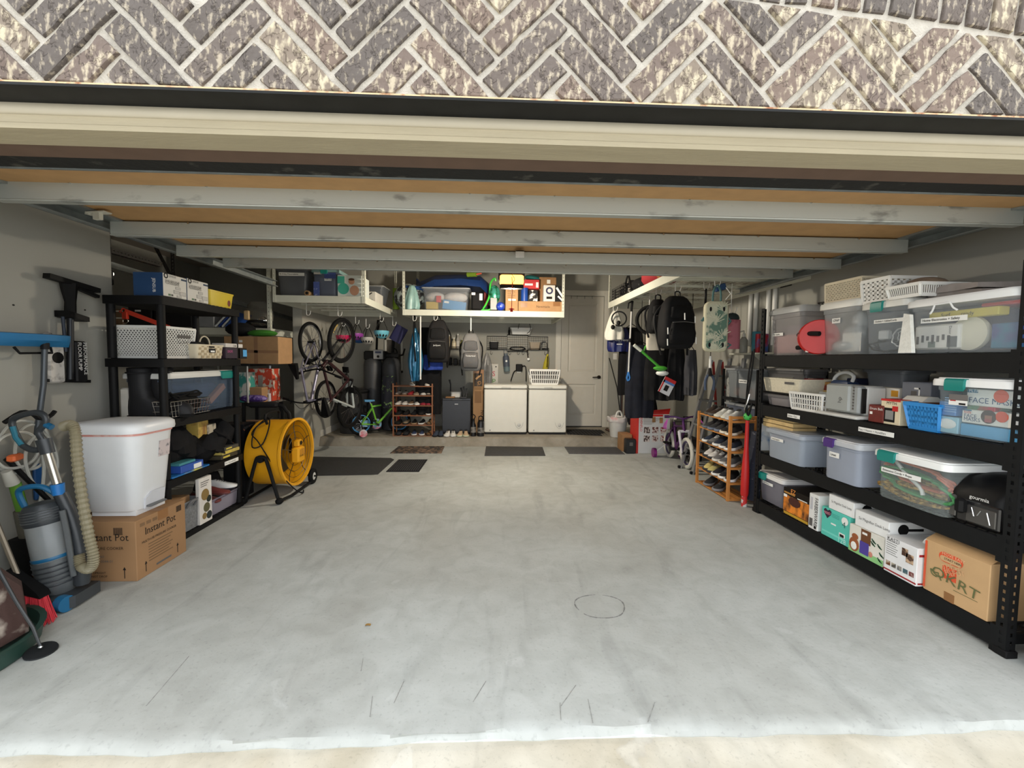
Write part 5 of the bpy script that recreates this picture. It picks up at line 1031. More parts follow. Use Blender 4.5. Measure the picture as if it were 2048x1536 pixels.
o, w, _, rz = L(362, 407, 930, None, 1, -.01); t = carton('blue_box', 'small blue box with white label on the fourth shelf', 'box', o+V((0,0,.014)), w, .10, .055, rz, mat((44,84,170), .5)); panel(t, 'print', LBL, w*.55, w*.9, .005, .04); B().bevbox(0,w*.7,.01,.09,.055,.075,.003).build('top_pack', mat((70,140,150), .5), t)
o, w, _, rz = L(345, 420, 945, None, 1, -.015); t = carton('flat_packet', 'flat blue and yellow packet under the small blue box', 'packet', o, w, .12, .013, rz, mat((30,110,180), .5, rgb2=(214,206,80), thr=.58, sc=6))
for k, (xl, xr, z, h, c, lb) in enumerate(((443,476,.0,.035,(60,54,40),'thin dark book at the bottom of the far pile, fourth shelf'), (446,480,.037,.03,(190,170,90),'thin yellow-edged book in the far pile, fourth shelf'), (450,478,.069,.03,(70,68,62),'grey book topping the far pile, fourth shelf'))):
    o, w, _, rz = L(xl, xr, 920, None, 1); t = carton('book', lb, 'book', o+V((0,0,z)), w, .16, h, rz, mat(c, .6, var=.2, sc=20), 'books on the fourth shelf'); panel(t, 'spine_print', mat((210,190,80), .6), w*.1, w*.5, h*.3, h*.7)
o, w, _, rz = L(432, 448, 890, None, 1); t = carton('yellow_box', 'upright yellow box printed with letters at the back of the fourth shelf', 'box', o+V((-.14,0,0)), w*1.2, .1, .36, rz, mat((206,176,90), .6, rgb2=(150,110,60), sc=9)); text(t, 'XX', .08, (w*.2,-.002,.05), INK)
o, w, _, rz = L(448, 462, 890, None, 1); carton('white_box', 'upright pale box with dark print beside the yellow one, fourth shelf', 'box', o+V((-.13,0,0)), w*1.1, .1, .30, rz, mat((190,180,160), .6, rgb2=(80,76,70), sc=18))
# bottom tier
o, w, _, rz = L(359, 402, 1030, None, 0); h = .23; t = bin_('fabric_bin', 'grey woven fabric bin on the bottom shelf', o, w, .26, h, rz, mat((118,120,122), .95, var=.25, sc=70), .93, cat='basket')
b = B(); b.tube([(w*.3,-.004,h*.8),(w*.34,-.03,h*1.0),(w*.5,-.035,h*1.02),(w*.62,-.03,h*.98),(w*.66,-.004,h*.8)], .008, 6, smooth=3); b.build('handle', mat((110,110,112), .9), t); panel(t, 'tag', LBL, w*.5, w*.7, h*.62, h*.68, y=.004)
q = carton('small_carton', 'small brown carton inside the grey fabric bin', 'box', o+V((-.05,.05,.12)), .16, .15, .13, rz+.1, CARD)
o, w, _, rz = L(399, 424, 1000, None, 0, -.012); h = .37; t = carton('coaster_card', 'white card with gold and black discs standing on the bottom shelf', 'card', o, w, .03, h, rz, mat((216,212,206), .6))
for x, z, r, c in ((.45,.62,.046,(150,124,74)),(.74,.50,.028,(40,50,44)),(.55,.33,.038,(104,100,70)),(.36,.16,.026,(150,124,74)),(.74,.14,.032,(44,54,56))): B().lathe([(0,0),(r,0),(r,.0012),(0,.0014)], (w*x,-.0005,h*z), (0,-1,0), 20).build('disc_print', mat(c, .4, .3), t)
for k in range(3): panel(t, 'print', GINK, w*.12, w*(.8-.1*k), h*(.90-.045*k), h*(.915-.045*k))
o, w, _, rz = L(424, 490, 1000, None, 0); t = tote('open clear bin of shoes on the bottom shelf', o, w, .30, .15, rz, (190,184,200), .5, (190,186,196), None, None, rim=False, lidtr=.95, name='clear_bin', group='storage totes on the black plastic shelves')
for k, (x, c, lb) in enumerate(((.12,(104,44,40),'maroon slip-on shoe in the clear bin, near end'), (.24,(112,48,44),'maroon slip-on shoe in the clear bin, next to the white one'), (.34,(222,222,220),'white sneaker on top in the clear bin'))): shoe(lb, o+V((-.13, x, .10+.03*k)), -.15+.1*k, mat(c, .7), mat(c if k < 2 else (230,230,228), .6), .26, None if k < 2 else GINK)
cloth('black_tarp', 'crumpled black tarp behind the shoes on the bottom shelf', 'tarp', (-2.58, 4.0, .32), .25, .25, .16, mat((24,24,25), .8, var=.3), 1.2, 3, .03)
# ================================================================ yellow drum fan
FC = V((-2.17, 4.48, .42)); t = thing('drum_fan', 'yellow drum fan on a black wheeled stand beside the plastic shelves', 'fan', (FC.x, FC.y, 0))
YEL = mat((222,158,24), .4, var=.04); ax = V((1,-.06,.02)).normalized(); c_ = V((0,0,FC.z)); Rf = .335
b = B(); b.lathe([(Rf*.93,-.17),(Rf*.97,-.165),(Rf*.97,.15),(Rf*1.02,.165),(Rf*1.02,.185),(Rf*.95,.185),(Rf*.93,.15),(Rf*.93,-.165)], c_, ax, 44, False, False); b.build('drum', YEL, t, 40)
xx = V((0,1,.06)).normalized(); zz = ax.cross(xx); b = B()
for r in [.06+.028*k for k in range(10)]: b.torus(c_+ax*-.168, ax, r, .0028, 32, 4)
for k in range(6): a = PI*k/6; d = xx*math.cos(a)+zz*math.sin(a); b.cyl(c_+ax*-.168-d*Rf*.93, c_+ax*-.168+d*Rf*.93, .004, n=5)
b.build('rear_grille', BLACK, t)
b = B()
for k in range(5):
    a = 2*PI*k/5; d = xx*math.cos(a)+zz*math.sin(a); e_ = ax.cross(d); s = [c_+ax*-.06+d*.06-e_*.04-ax*.02, c_+ax*-.06+d*.06+e_*.05+ax*.02, c_+ax*-.06+d*.29+e_*.11+ax*.03, c_+ax*-.06+d*.29-e_*.05-ax*.03]
    b.hexa(s, [p+ax*.004 for p in s])
b.build('blade', mat((40,36,24), .5, var=.1), t); b = B().cyl(c_+ax*-.10, c_+ax*-.02, .07, n=20); b.build('motor_hub', DARK, t)
b = B(); b.cyl(c_+ax*-.16, c_+ax*-.158, Rf*.93, n=36); b.build('shade_disc', mat((26,24,20), .8), t)
b = B()
for r in (.14,.20,.26,.31): b.torus(c_+ax*.16, ax, r, .0025, 32, 4)
for k in range(5): a = 2*PI*k/5+.3; d = xx*math.cos(a)+zz*math.sin(a); b.tube([c_+ax*.16+d*.05, c_+ax*.165+d*.16, c_+ax*.155+d*.25, c_+ax*.17+d*Rf*.95], .004, 5, smooth=3)
b.build('front_grille', mat((60,48,20), .4), t)
q = B(); q.M = Mx.Translation(c_+ax*.175) @ Mx.Rotation(0, 4, 'Z'); q.bevbox(-.03,.05,-.075,.075,-.11,.05,.015); q.bevbox(-.02,.04,-.045,.05,.05,.12,.012); q.build('control_box', YEL, t)
q = B(); q.M = Mx.Translation(c_+ax*.226); q.lathe([(0,0),(.022,0),(.022,.003),(0,.004)], (-.008,.0,.088), (1,0,0), 16); q.build('dial', BLACK, t); text(t, 'DEWALT', .026, c_+ax*.228+V((0,-.055,-.05)), INK, ux=(0,1,0), uz=(0,0,1))
b = B()
for k in range(5): b.cyl(c_+V((.226,-.05+.025*k,-.03)), c_+V((.226,-.05+.025*k,.03)), .003, n=5)
b.build('vent_slot', mat((150,100,14), .5), t)
for y, s in ((-.37,-1),(.37,1)):
    b = B(); b.tube([(-.16,y*1.0,.03),(-.14,y,.06),(-.05,y,FC.z-.03),(-.02,y,FC.z+.02),(.03,y,FC.z+.02),(.06,y,FC.z-.03),(.15,y,.06),(.17,y,.03)], .016, 8, smooth=4); b.build('stand_leg', BLACK, t); b = B(); b.cyl((0,y*.9,FC.z),(0,y*1.04,FC.z),.03,n=12); b.build('pivot_knob', BLACK, t)
b = B(); b.tube([(.17,-.37,.03),(.2,-.2,.025),(.2,.36,.035)], .014, 8); b.tube([(-.16,-.37,.03),(-.16,.36,.035)], .014, 8); b.build('base_rail', BLACK, t)
for x in (.20,-.18):
    b = B(); b.torus((x,.30,.085), (1,0,0), .06, .026, 24, 8); w_ = b.build('wheel', RUB, t); b = B().cyl((x-.012,.30,.085),(x+.016,.30,.085),.045,n=18); b.build('rim', mat((206,206,204), .5), w_); B().cyl((x-.02,.30,.085),(x+.03,.30,.085),.010,n=10).build('axle', BLACK, w_)
for x in (.17,-.16): B().ell((x,-.38,.03),(.035,.045,.03),12,6).build('rubber_foot', RUB, t)
b = B(); P = [V((-.02,-.10,FC.z+.36)), V((-.10,-.25,FC.z+.28)), V((-.08,-.36,FC.z+.12)), V((.0,-.33,FC.z+.14)), V((.02,-.24,FC.z+.30)), V((-.05,-.14,FC.z+.36)), V((-.12,-.28,FC.z+.24)), V((-.02,-.36,FC.z+.16)), V((.10,-.3,FC.z-.1)), V((.22,-.2,.1)), V((.26,-.1,.02)), V((.22,.02,.012))]; b.tube(P, .006, 6, smooth=6); b.build('power_cord', BLACK, t)
b = B(); b.tube([(-.05,-.14,FC.z+.30),(-.06,-.15,FC.z+.39),(-.05,.08,FC.z+.41),(-.05,.10,FC.z+.32)], .013, 8, smooth=3); b.build('carry_handle', BLACK, t)
# ================================================================ overhead wire racks
def orack(label, x0, x1, y0, y1, z, posts, ztop=2.95, bh=.085):
    t = thing('overhead_rack', label, 'rack', ((x0+x1)/2, (y0+y1)/2, z)); cx, cy = (x0+x1)/2, (y0+y1)/2
    def bx(a, c, d, e): return B().box(a-cx, c-cx, d-cy, e-cy, -bh, 0).build('beam', PWHITE, t)
    bx(x0, x1, y0, y0+.035); bx(x0, x1, y1-.035, y1); bx(x0, x0+.035, y0+.035, y1-.035); bx(x1-.035, x1, y0+.035, y1-.035)
    n = max(1, int((y1-y0)/.42)) if (x1-x0) < (y1-y0)*1.6 else 2
    for i in range(1, n+1):
        y = y0+(y1-y0)*i/(n+1); B().box(x0+.035-cx, x1-.035-cx, y-.014-cy, y+.014-cy, -.04, -.012).build('cross_bar', PWHITE, t)
    b = B(); 
    k = int((x1-x0)/.075)
    for i in range(1, k): b.cyl((x0+(x1-x0)*i/k-cx, y0-cy, -.004), (x0+(x1-x0)*i/k-cx, y1-cy, -.004), .003, n=4, cap=False)
    k = int((y1-y0)/.15)
    for i in range(1, k): b.cyl((x0-cx, y0+(y1-y0)*i/k-cy, -.009), (x1-cx, y0+(y1-y0)*i/k-cy, -.009), .003, n=4, cap=False)
    b.build('wire_deck', PWHITE, t)
    for (px, py) in posts:
        sx = 1 if px == x0 else -1; sy = 1 if py == y0 else -1
        b = B(); perf(b, (px-cx, py-cy-.002*sy, -bh), (0,0,1), (sx,0,0), ztop-z+bh, .036, .003, .05, .009, .014); perf(b, (px-cx-.002*sx, py-cy, -bh), (0,0,1), (0,sy,0), ztop-z+bh, .036, .003, .05, .009, .014); b.build('post', PWHITE, t)
    return t
CR = (-1.36, 1.05, 6.57, 7.79, 2.105)
orack('white overhead rack in the middle, loaded with toys and boxes', *CR, [(CR[0], CR[2]), (CR[1], CR[2]), (CR[0], CR[3]), (CR[1], CR[3])])
LR = (-2.69, -1.585, 5.45, 7.2, 2.13)
orack('white overhead rack on the left above the hanging bicycles', *LR, [(LR[0], LR[2]), (LR[1], LR[2]), (LR[0], LR[3]), (LR[1], LR[3])])
RR = (1.69, 2.92, 3.95, 6.44, 2.235)
orack('white overhead rack on the right above the hanging bags', *RR, [(RR[0], RR[3]), (RR[1], RR[3])])
# ---- load of the middle rack
def CRs(xl, xr, yt, dy=.05, z=None): return slot(xl, xr, 600, yt, CR[4]+.003 if z is None else z, Y=CR[2]+dy)
o, w, h, rz = CRs(842, 940, 573); t = tote('clear box of cloths and a blue packet on the middle overhead rack', o, w, .45, h, rz, (186,190,196), .8, (190,192,196), None, None, group='boxes on the middle overhead rack', rim=False, lidtr=.4, taper=.93)
for k, (x, z, rx, rz_, c, lb) in enumerate(((.26,.27,.16,.08,(206,200,196),'white rolled cloth in the clear overhead box, far left end'), (.68,.24,.2,.08,(212,206,202),'white rolled cloth in the clear overhead box, right end'))): q = B().ell((0,0,0),(rx*w*1.3,.12,rz_),16,8).build('white_cloth', mat(c, .9, var=.1, sc=14)); place(q, o+V((w*x,.2,h*.62)), 0); tag(q, lb, 'cloth')
q = carton('blue_packet', 'light blue packet in the clear overhead box', 'packet', o+V((w*.42,.06,.03)), w*.48, .1, .14, 0., mat((60,140,196), .5)); q.rotation_euler = (0,.12,0); panel(q, 'print', LBL, .02, .09, .09, .12)
carton('yellow_packet', 'yellow packet low in the clear overhead box', 'packet', o+V((w*.09,.06,.02)), w*.24, .1, .11, 0., mat((200,170,70), .6)); inside(o, 0, 'red_stripe_packet', 'small red and white packet in the clear overhead box', 'packet', mat((200,50,50), .6), w*.3, w*.4, .04, .08, .12, .22)
# blue sled
t = thing('plastic_sled', 'large blue plastic sled on top of the middle overhead load', 'sled', (-.62, 7.05, CR[4]+.40)); b = B(); R_ = []
for x, hw, z in ((-.62,.05,.06),(-.55,.22,.0),(-.3,.30,.10),(.1,.31,.12),(.4,.29,.10),(.52,.2,.0),(.56,.08,-.04)): R_.append([(x,-hw,z-.12),(x,-hw*.95,z-.02),(x,-hw*.5,z+.07),(x,0,z+.09),(x,hw*.5,z+.07),(x,hw*.95,z-.02),(x,hw,z-.12)])
b.loft(R_, True, True); b.build('hull', mat((22,52,104), .35, var=.06), t, 40)
for x in (-.3,-.05,.2): B().box(x-.01,x+.01,-.3,.3,.02,.035).build('ridge', mat((20,46,96), .4), t)
b = B(); b.cyl((-.72,-.32,-.05),(-.45,-.32,-.06),.03,n=12); b.build('tow_tube', mat((24,60,116), .4), t)
q = B().cyl((0,0,0),(.14,-.05,0),.04,n=14).build('foam_roll', mat((120,150,40), .6)); p = at(935, 549, Y=6.8); place(q, p); tag(q, 'green foam roll resting on the blue sled', 'foam roll')
q = B().cyl((0,0,0),(.1,0,.02),.012,n=8).build('orange_stick', mat((214,84,48), .6)); p = at(950, 549, Y=6.75); place(q, p); tag(q, 'short orange stick beside the green foam roll', 'stick')
# patterned ball bag at left
p = at(812, 590, Y=6.75); q = B().ell((0,0,0),(.24,.2,.21),20,12).build('patterned_bag', mat((150,160,158), .6, rgb2=(40,40,42), thr=.5, soft=.04, sc=14)); place(q, (p.x+.03, 6.86, CR[4]+.215)); tag(q, 'black and white patterned bag at the left end of the middle rack', 'bag')
p = at(823, 590, Y=6.64); cloth('teal_bag', 'pale teal drawstring bag leaning on the patterned bag', 'bag', (p.x, 6.68, CR[4]+.37), .24, .36, .14, mat((140,176,172), .4, var=.15), 0., 3, .03, topw=.3, grow=1.4)
for x, y, c, lb in ((792,575,(120,150,40),'green foam tube upright between left and middle racks'),):
    q = B().cyl((0,0,0),(0,0,.32),.05,n=14).build('foam_tube', mat(c, .7)); p = at(x, y, Y=6.9); place(q, (p.x, 6.9, LR[4]+.01)); tag(q, lb, 'foam tube')
# black bag, toys, ball
o, w, h, rz = CRs(942, 966, 583); q = B().bevbox(0,w,0,.3,0,h,.03).build('black_bag', mat((22,22,24), .8, var=.2)); place(q, o); tag(q, 'black bag with white straps beside the clear overhead box', 'bag'); panel(q, 'white_strap', LBL, w*.05, w*.35, h*.82, h*.95); panel(q, 'white_strap', LBL, w*.7, w*.95, h*.55, h*.9)
p = at(981, 570, Y=6.66); t = thing('toy_bubble_wand', 'tangle of green and silver toy hoops beside the black bag', 'toy', (p.x, 6.66, CR[4])); b = B()
b.tube([(-.16,0,.03),(-.1,0,.05),(-.02,.02,.22),(.0,.02,.42),(.06,.02,.50),(.08,.03,.46)], .014, 7, smooth=4); b.tube([(-.14,0,.02),(.0,0,.03),(.1,.02,.16),(.13,.03,.30)], .012, 7, smooth=4); b.build('green_rod', mat((60,190,60), .4), t)
b = B(); b.ell((.06,.03,.26),(.09,.05,.14),14,8); b.build('foil', mat((90,190,170), .2, .6, rgb2=(30,110,60), sc=14, thr=.5), t); b = B(); b.tube([(.0,.05,.12),(.04,.05,.3)], .014, 6); b.build('red_rod', REDP, t); B().bevbox(.0,.10,-.03,.0,.02,.20,.005).build('grey_handle', mat((150,152,150), .5), t)
q = B().ell((0,0,0),(.068,.068,.068),18,10).build('blue_ball', mat((30,60,170), .35, rgb2=(150,170,220), thr=.66, sc=9)); p = at(1001, 613, Y=6.63); place(q, (p.x, 6.63, CR[4]+.071)); tag(q, 'blue ball with white swirl at the front of the middle rack', 'ball')
q = B().bevbox(0,.07,0,.1,0,.34,.006).build('red_box', mat((130,26,30), .6)); p = at(968, 565, Y=6.9); place(q, (p.x, 6.95, CR[4]+.12)); tag(q, 'narrow dark red box standing behind the toy hoops', 'box'); B().box(-.02,.25,-.02,.2,-.12,0).build('riser', DARK, q)
o, w, h, rz = CRs(1011, 1036, 572); t = carton('cardboard_box', 'tall brown cardboard box with rows of print under the opener lamp', 'box', o, w, .3, h, rz, CARD, tape=TAPE)
for k in range(6): panel(t, 'print', mat((110,84,58), .8), w*.15, w*(.75-.1*(k % 2)), h*(.9-.07*k), h*(.915-.07*k))
panel(t, 'label', LBL, w*.22, w*.82, h*.42, h*.49)
o, w, h, rz = CRs(1037, 1126, 602); t = carton('long_cardboard_box', 'long low brown cardboard box at the right end of the middle rack', 'box', o, w, .3, h, rz, CARD); text(t, 'Newmade', .05, (w*.40,-.002,h*.38), mat((70,50,34), .8)); panel(t, 'tape', TAPE, w*.05, w*.2, h*.4, h*.85); panel(t, 'tape', TAPE, w*.78, w*.94, h*.55, h*.98); zl = o.z+h
def CR2(name, label, cat, xl, xr, yt, d, mt, dy=.06): o, w, h, rz = CRs(xl, xr, yt, dy, zl+.002); t = carton(name, label, cat, o, w, d, h, rz, mt); return t, w, h
q = B().cyl((0,0,0),(0,0,.20),.055,n=16).build('blue_can', mat((30,70,150), .35)); p = at(1049, 590, Y=6.68); place(q, (p.x, 6.68, zl+.002)); tag(q, 'blue can with white label on the long cardboard box', 'can')
t, w, h = CR2('black_white_box', 'black and white patterned box next to the blue can', 'box', 1058, 1075, 580, .2, mat((30,30,32), .6, rgb2=(220,218,212), thr=.52, soft=.03, sc=12))
o, w, h, rz = CRs(1046, 1078, 562, .14, zl+.20); t = carton('red_white_box', 'red and white box tilted above the blue can', 'box', o, w, .2, .14, rz, mat((190,36,40), .6)); panel(t, 'print', LBL, w*.1, w*.6, .05, .08); panel(t, 'print', LBL, w*.8, w*.95, .02, .10)
q = B().ell((0,0,0),(.17,.13,.05),18,8).build('teal_fin', mat((36,110,110), .5)); p = at(1070, 559, Y=6.95); place(q, p); q.rotation_euler = (0,.25,0); tag(q, 'teal swim fin lying above the red and white box', 'swim fin')
t, w, h = CR2('brown_box', 'tall brown box behind the bottle picture box', 'box', 1078, 1112, 554, .2, CARD2, .26); panel(t, 'print', PAPER, w*.45, w*.65, h*.75, h*.9)
t, w, h = CR2('picture_box', 'white box picturing a round dark device on the long cardboard box', 'box', 1087, 1110, 570, .12, mat((210,206,200), .6)); B().lathe([(.03,0),(.055,0),(.055,.001),(.03,.001)], (w*.5,-.002,h*.66), (0,-1,0), 20, False, False).build('print', mat((40,44,80), .6), t); panel(t, 'print', INK, w*.25, w*.75, h*.15, h*.3)
t, w, h = CR2('black_white_box', 'black and white slanted-print box at the right post of the middle rack', 'box', 1111, 1127, 572, .16, mat((26,26,28), .6)); b = B(); b.bar((w*.1,-.002,h*.9),(w*.9,-.002,h*.3),.03,.001,up=(0,1,0)); b.bar((w*.3,-.002,h*.35),(w*.9,-.002,h*.05),.025,.001,up=(0,1,0)); b.build('print', LBL, t)
# ---- load of the left rack
def LRs(xl, xr, yt, dy=.05): return slot(xl, xr, 570, yt, LR[4]+.003, Y=LR[2]+dy)
o, w, h, rz = LRs(548, 617, 530, .10); t = tote('tall dark grey tote labelled Birthday Decorations on the left overhead rack', o, w, .45, h, rz, (92,94,98), .0, (84,86,90), None, 'Birthday Decorations', ts=.026, tx=.5, tz=.70, group='boxes on the left overhead rack', taper=.85)
o, w, h, rz = LRs(621, 676, 534); t = tote('clear blue-toned tote with stickers on the left overhead rack', o, w, .45, h, rz, (110,118,138), .3, (120,150,150), (22,128,120), 'HATS', ts=.03, tx=.62, tz=.58, group='boxes on the left overhead rack', taper=.95)
for q in ((.10,.32,.02,.50,(64,80,140)),(.50,.92,.62,.82,(60,76,136)),(.12,.40,.76,.92,(180,178,168))): panel(t, 'sticker', mat(q[4], .6, rgb2=(150,160,190), thr=.65, sc=30), w*q[0], w*q[1], h*q[2], h*q[3], y=.004)
q = B().cyl((0,0,0),(.0,.5,0),.032,n=16).build('paper_roll', mat((150,120,84), .7)); p = at(615, 583, Y=5.5); place(q, (p.x, 5.48, LR[4]+.035)); tag(q, 'brown paper roll end between the grey and blue totes', 'paper roll'); B().cyl((0,-.001,0),(0,.01,0),.018,n=12).build('core', INK, q)
o, w, h, rz = LRs(675, 722, 550, .03); t = carton('diaper_carton', 'teal and white carton with a child pictured, left overhead rack', 'box', o, w, .35, h, rz, mat((206,212,206), .6)); b = B(); b.lathe([(0,0),(w*.24,0),(w*.24,.001),(0,.0012)], (w*.25,-.001,h*.36), (0,-1,0), 28); b.box(0,w*.3,-.0015,-.0005,h*.6,h*.95); b.build('print', mat((60,160,140), .6), t)
b = B(); b.ell((w*.72,-.002,h*.28),(w*.2,.003,h*.24),14,8); b.ell((w*.60,-.002,h*.70),(w*.13,.003,h*.14),14,8); b.build('print', mat((196,146,116), .7), t); b = B().ell((w*.6,-.004,h*.80),(w*.13,.002,h*.06),12,6); b.build('print', mat((90,60,40), .7), t)
o, w, h, rz = slot(738, 787, 600, 572, LR[4]+.003, Y=6.15); o.x = -1.75; t = carton('tool_carton', 'white carton with wrench drawings at the edge of the left rack', 'box', V((-1.86, 6.0, LR[4]+.003)), .255, .4, .14, 0., mat((204,200,190), .6)); text(t, 'HHHH', .03, (.13,-.002,.02), INK); panel(t, 'print', BLACK, .02, .06, .03, .05); b = B(); b.bar((.15,-.002,.085),(.21,-.002,.125),.012,.001,up=(0,1,0)); b.build('print', INK, t)
tote('open grey clear tote behind the wrench carton on the left rack', V((-1.98, 6.42, LR[4]+.003)), .38, .45, .30, 0., (110,114,120), .4, (170,172,172), None, None, group='boxes on the left overhead rack', rim=False, lidtr=.4, taper=.75)
# ---- load of the right rack
p = at(1240, 590, X=RR[0]+.03); t = thing('wire_crate', 'black wire crate at the far end of the right overhead rack', 'crate', (RR[0]+.04, 6.05, RR[4])); b = B(); lat(b, (0,-.35,0),(0,.35,0),(0,.35,.19),(0,-.35,.19), 14, 5, .006, .004); lat(b, (.3,-.35,0),(.3,.35,0),(.3,.35,.19),(.3,-.35,.19), 14, 5, .006, .004); lat(b, (0,.35,0),(.3,.35,0),(.3,.35,.19),(0,.35,.19), 6, 5, .006, .004); lat(b, (0,-.35,0),(.3,-.35,0),(.3,-.35,.19),(0,-.35,.19), 6, 5, .006, .004); b.build('grid', BLACK, t)
q = B().ell((0,0,0),(.12,.32,.12),16,8).build('plaid_blanket', mat((30,30,34), .9, rgb2=(150,146,140), thr=.56, soft=.03, sc=16)); place(q, (RR[0]+.18, 6.0, RR[4]+.125)); tag(q, 'black and white plaid blanket in the black wire crate', 'blanket')
q = B().ell((0,0,0),(.2,.35,.13),18,9).build('red_cloth', mat((140,26,34), .85, rgb2=(200,170,90), thr=.68, sc=9, var=.1)); place(q, (RR[0]+.24, 5.05, RR[4]+.135)); tag(q, 'red printed cloth heaped on the right overhead rack', 'cloth')
q = B().ell((0,0,0),(.15,.2,.1),16,8).build('black_cloth', mat((24,24,26), .9, rgb2=(140,136,130), thr=.66, sc=6)); place(q, (RR[0]+.2, 5.52, RR[4]+.105)); tag(q, 'black and grey cloth between the red cloth and the wire crate', 'cloth')
b = B(); b.tube([(0,.0,.0),(-.02,.05,.16),(0,.15,.22),(0,.25,.15),(0,.28,.0)], .012, 6, smooth=4); q = b.build('black_strap', BLACK); place(q, (RR[0]+.06, 5.55, RR[4]+.05)); tag(q, 'black carry strap arching over the right overhead rack', 'strap')
# ================================================================ bicycles
def bike(label, rear, front, upv, frame_m, fork_m, tyre=RUB, bars=True, scale=None, rimm=STEEL, seat_m=BLACK, full=False, steer=0., guard=False, letter=None, barm=BLACK, wb=1.05, kid=False, stay_m=None):
    rear = V(rear); front = V(front); ex = (front-rear); s = scale or ex.length/wb; ex.normalize(); ez = V(upv); ez = (ez-ex*ez.dot(ex)).normalized(); ey = ez.cross(ex)
    M = Mx.Identity(4)
    for i in range(3): M[i][0] = ex[i]*s; M[i][1] = ey[i]*s; M[i][2] = ez[i]*s; M[i][3] = rear[i]
    t = thing('bicycle' if not kid else 'kids_bicycle', label, 'bicycle', M=M)
    r = .33 if not kid else .19
    def wheel(c):
        w_ = bpy.data.objects.new('wheel', None); COL.objects.link(w_); w_.parent = t; w_.location = c
        tw = .027 if not kid else .024
        b = B(); b.torus((0,0,0), (0,1,0), r-tw, tw, 36, 8)
        if not kid:
            for i in range(44): a = 2*PI*i/44; b.box(0,0,0,0,0,0) if False else None
        b.build('tyre', tyre, w_); b = B(); b.torus((0,0,0), (0,1,0), r-tw*2.2, .012, 36, 6); b.build('rim', rimm, w_)
        b = B()
        n = 16 if not kid else 12
        for i in range(n):
            a = 2*PI*i/n; a2 = a+.4*(1 if i % 2 else -1); b.cyl((.02*math.cos(a2), .03*(1 if i % 2 else -1), .02*math.sin(a2)), ((r-tw*2.3)*math.cos(a), 0, (r-tw*2.3)*math.sin(a)), .0022, n=4, cap=False)
        b.build('spokes', CHROME, w_); B().cyl((0,-.05,0),(0,.05,0),.018,n=10).build('hub', DARK, w_)
        return w_
    wheel((0,0,0)); fwh = wheel((wb,0,0))
    k = 1. if not kid else .62
    bbp = V((.43*wb/1.05,0,-.04*k)); st = V((.30*wb/1.05,0,.43*k)); ht = V((.82*wb/1.05,0,.50*k)); hb2 = V((.865*wb/1.05,0,.40*k)); tr_ = .019 if not kid else .015
    b = B(); b.cyl(st,ht,tr_); b.cyl(bbp,hb2,tr_*1.25); b.cyl(bbp,st+V((-.02,0,.05)),tr_); b.cyl(hb2,ht+V((-.004,0,.02)),tr_*1.35)
    b.build('frame', frame_m, t)
    b = B()
    for y in (-.055,.055): b.tube([(bbp.x,y*.6,bbp.z),(0,y,0)], .011 if not stay_m else .017, 7); b.tube([(st.x,y*.4,st.z-.02),(0,y,0)], .010 if not stay_m else .016, 7)
    b.build('rear_stays', stay_m or frame_m, t)
    b = B(); b.cyl(hb2+V((0,-.065,0)), hb2+V((0,.065,0)), .018)
    for y in (-.062,.062): b.tube([hb2+V((.0,y,0)), V((wb,y,0))], [.019,.012], 8)
    b.build('fork', fork_m, t)
    hs = ht+V((-.03,0,.09)); b = B(); b.cyl(ht, hs, .014); b.tube([hs+V((-.06,-.31*k,.01)), hs+V((-.01,-.16*k,.02)), hs+V((.02,0,0)), hs+V((-.01,.16*k,.02)), hs+V((-.06,.31*k,.01))], .012, 7, smooth=3); b.build('handlebar', barm, t)
    for y in (-1,1): b = B(); b.cyl(hs+V((-.045,y*.24*k,.015)), hs+V((-.07,y*.33*k,.012)), .018); b.build('grip', BLACK if not kid else frame_m, t)
    if not kid:
        for y in (-1,1): b = B(); b.tube([hs+V((-.02,y*.2,.01)), hs+V((.05,y*.25,-.02))], .007, 6); b.build('brake_lever', DARK, t)
        b = B(); b.tube([hs+V((.0,-.18,0)), hs+V((.14,-.1,-.02)), hs+V((.10,.0,-.12)), hb2], .004, 5, smooth=4); b.tube([hs+V((.0,.18,0)), hs+V((.16,.08,-.04)), hs+V((.08,.0,-.15)), hb2], .004, 5, smooth=4); b.build('cable', BLACK, t)
    b = B(); b.cyl(st, st+V((-.04,0,.13*k)), .012); b.build('seat_post', STEEL, t)
    sp = st+V((-.05,0,.14*k)); b = B(); b.loft([[(sp.x+x*k, y*k, sp.z+z*k) for x, y, z in q] for q in ([(-.12,-.07,.0),(-.12,.07,0),(-.12,.06,.05),(-.12,-.06,.05)],[(-.02,-.05,-.01),(-.02,.05,-.01),(-.02,.045,.045),(-.02,-.045,.045)],[(.14,-.018,-.0),(.14,.018,0),(.14,.015,.035),(.14,-.015,.035)])]); b.build('saddle', seat_m, t, 50)
    b = B(); b.torus(bbp+V((0,.05,0)), (0,1,0), .085*k, .006, 24, 5); b.cyl(bbp+V((0,-.07,0)), bbp+V((0,.07,0)), .02); b.bar(bbp+V((0,.07,0)), bbp+V((.11*k,.07,-.12*k)), .018,.012); b.bar(bbp+V((0,-.07,0)), bbp+V((-.11*k,-.07,.12*k)), .018,.012); b.build('crankset', DARK, t)
    for s_, y in ((1,.11),(-1,-.11)): B().bevbox(bbp.x+s_*.11*k-.045*k, bbp.x+s_*.11*k+.045*k, y-.05*k, y+.05*k, bbp.z-s_*.12*k-.012, bbp.z-s_*.12*k+.012, .004).build('pedal', BLACK, t)
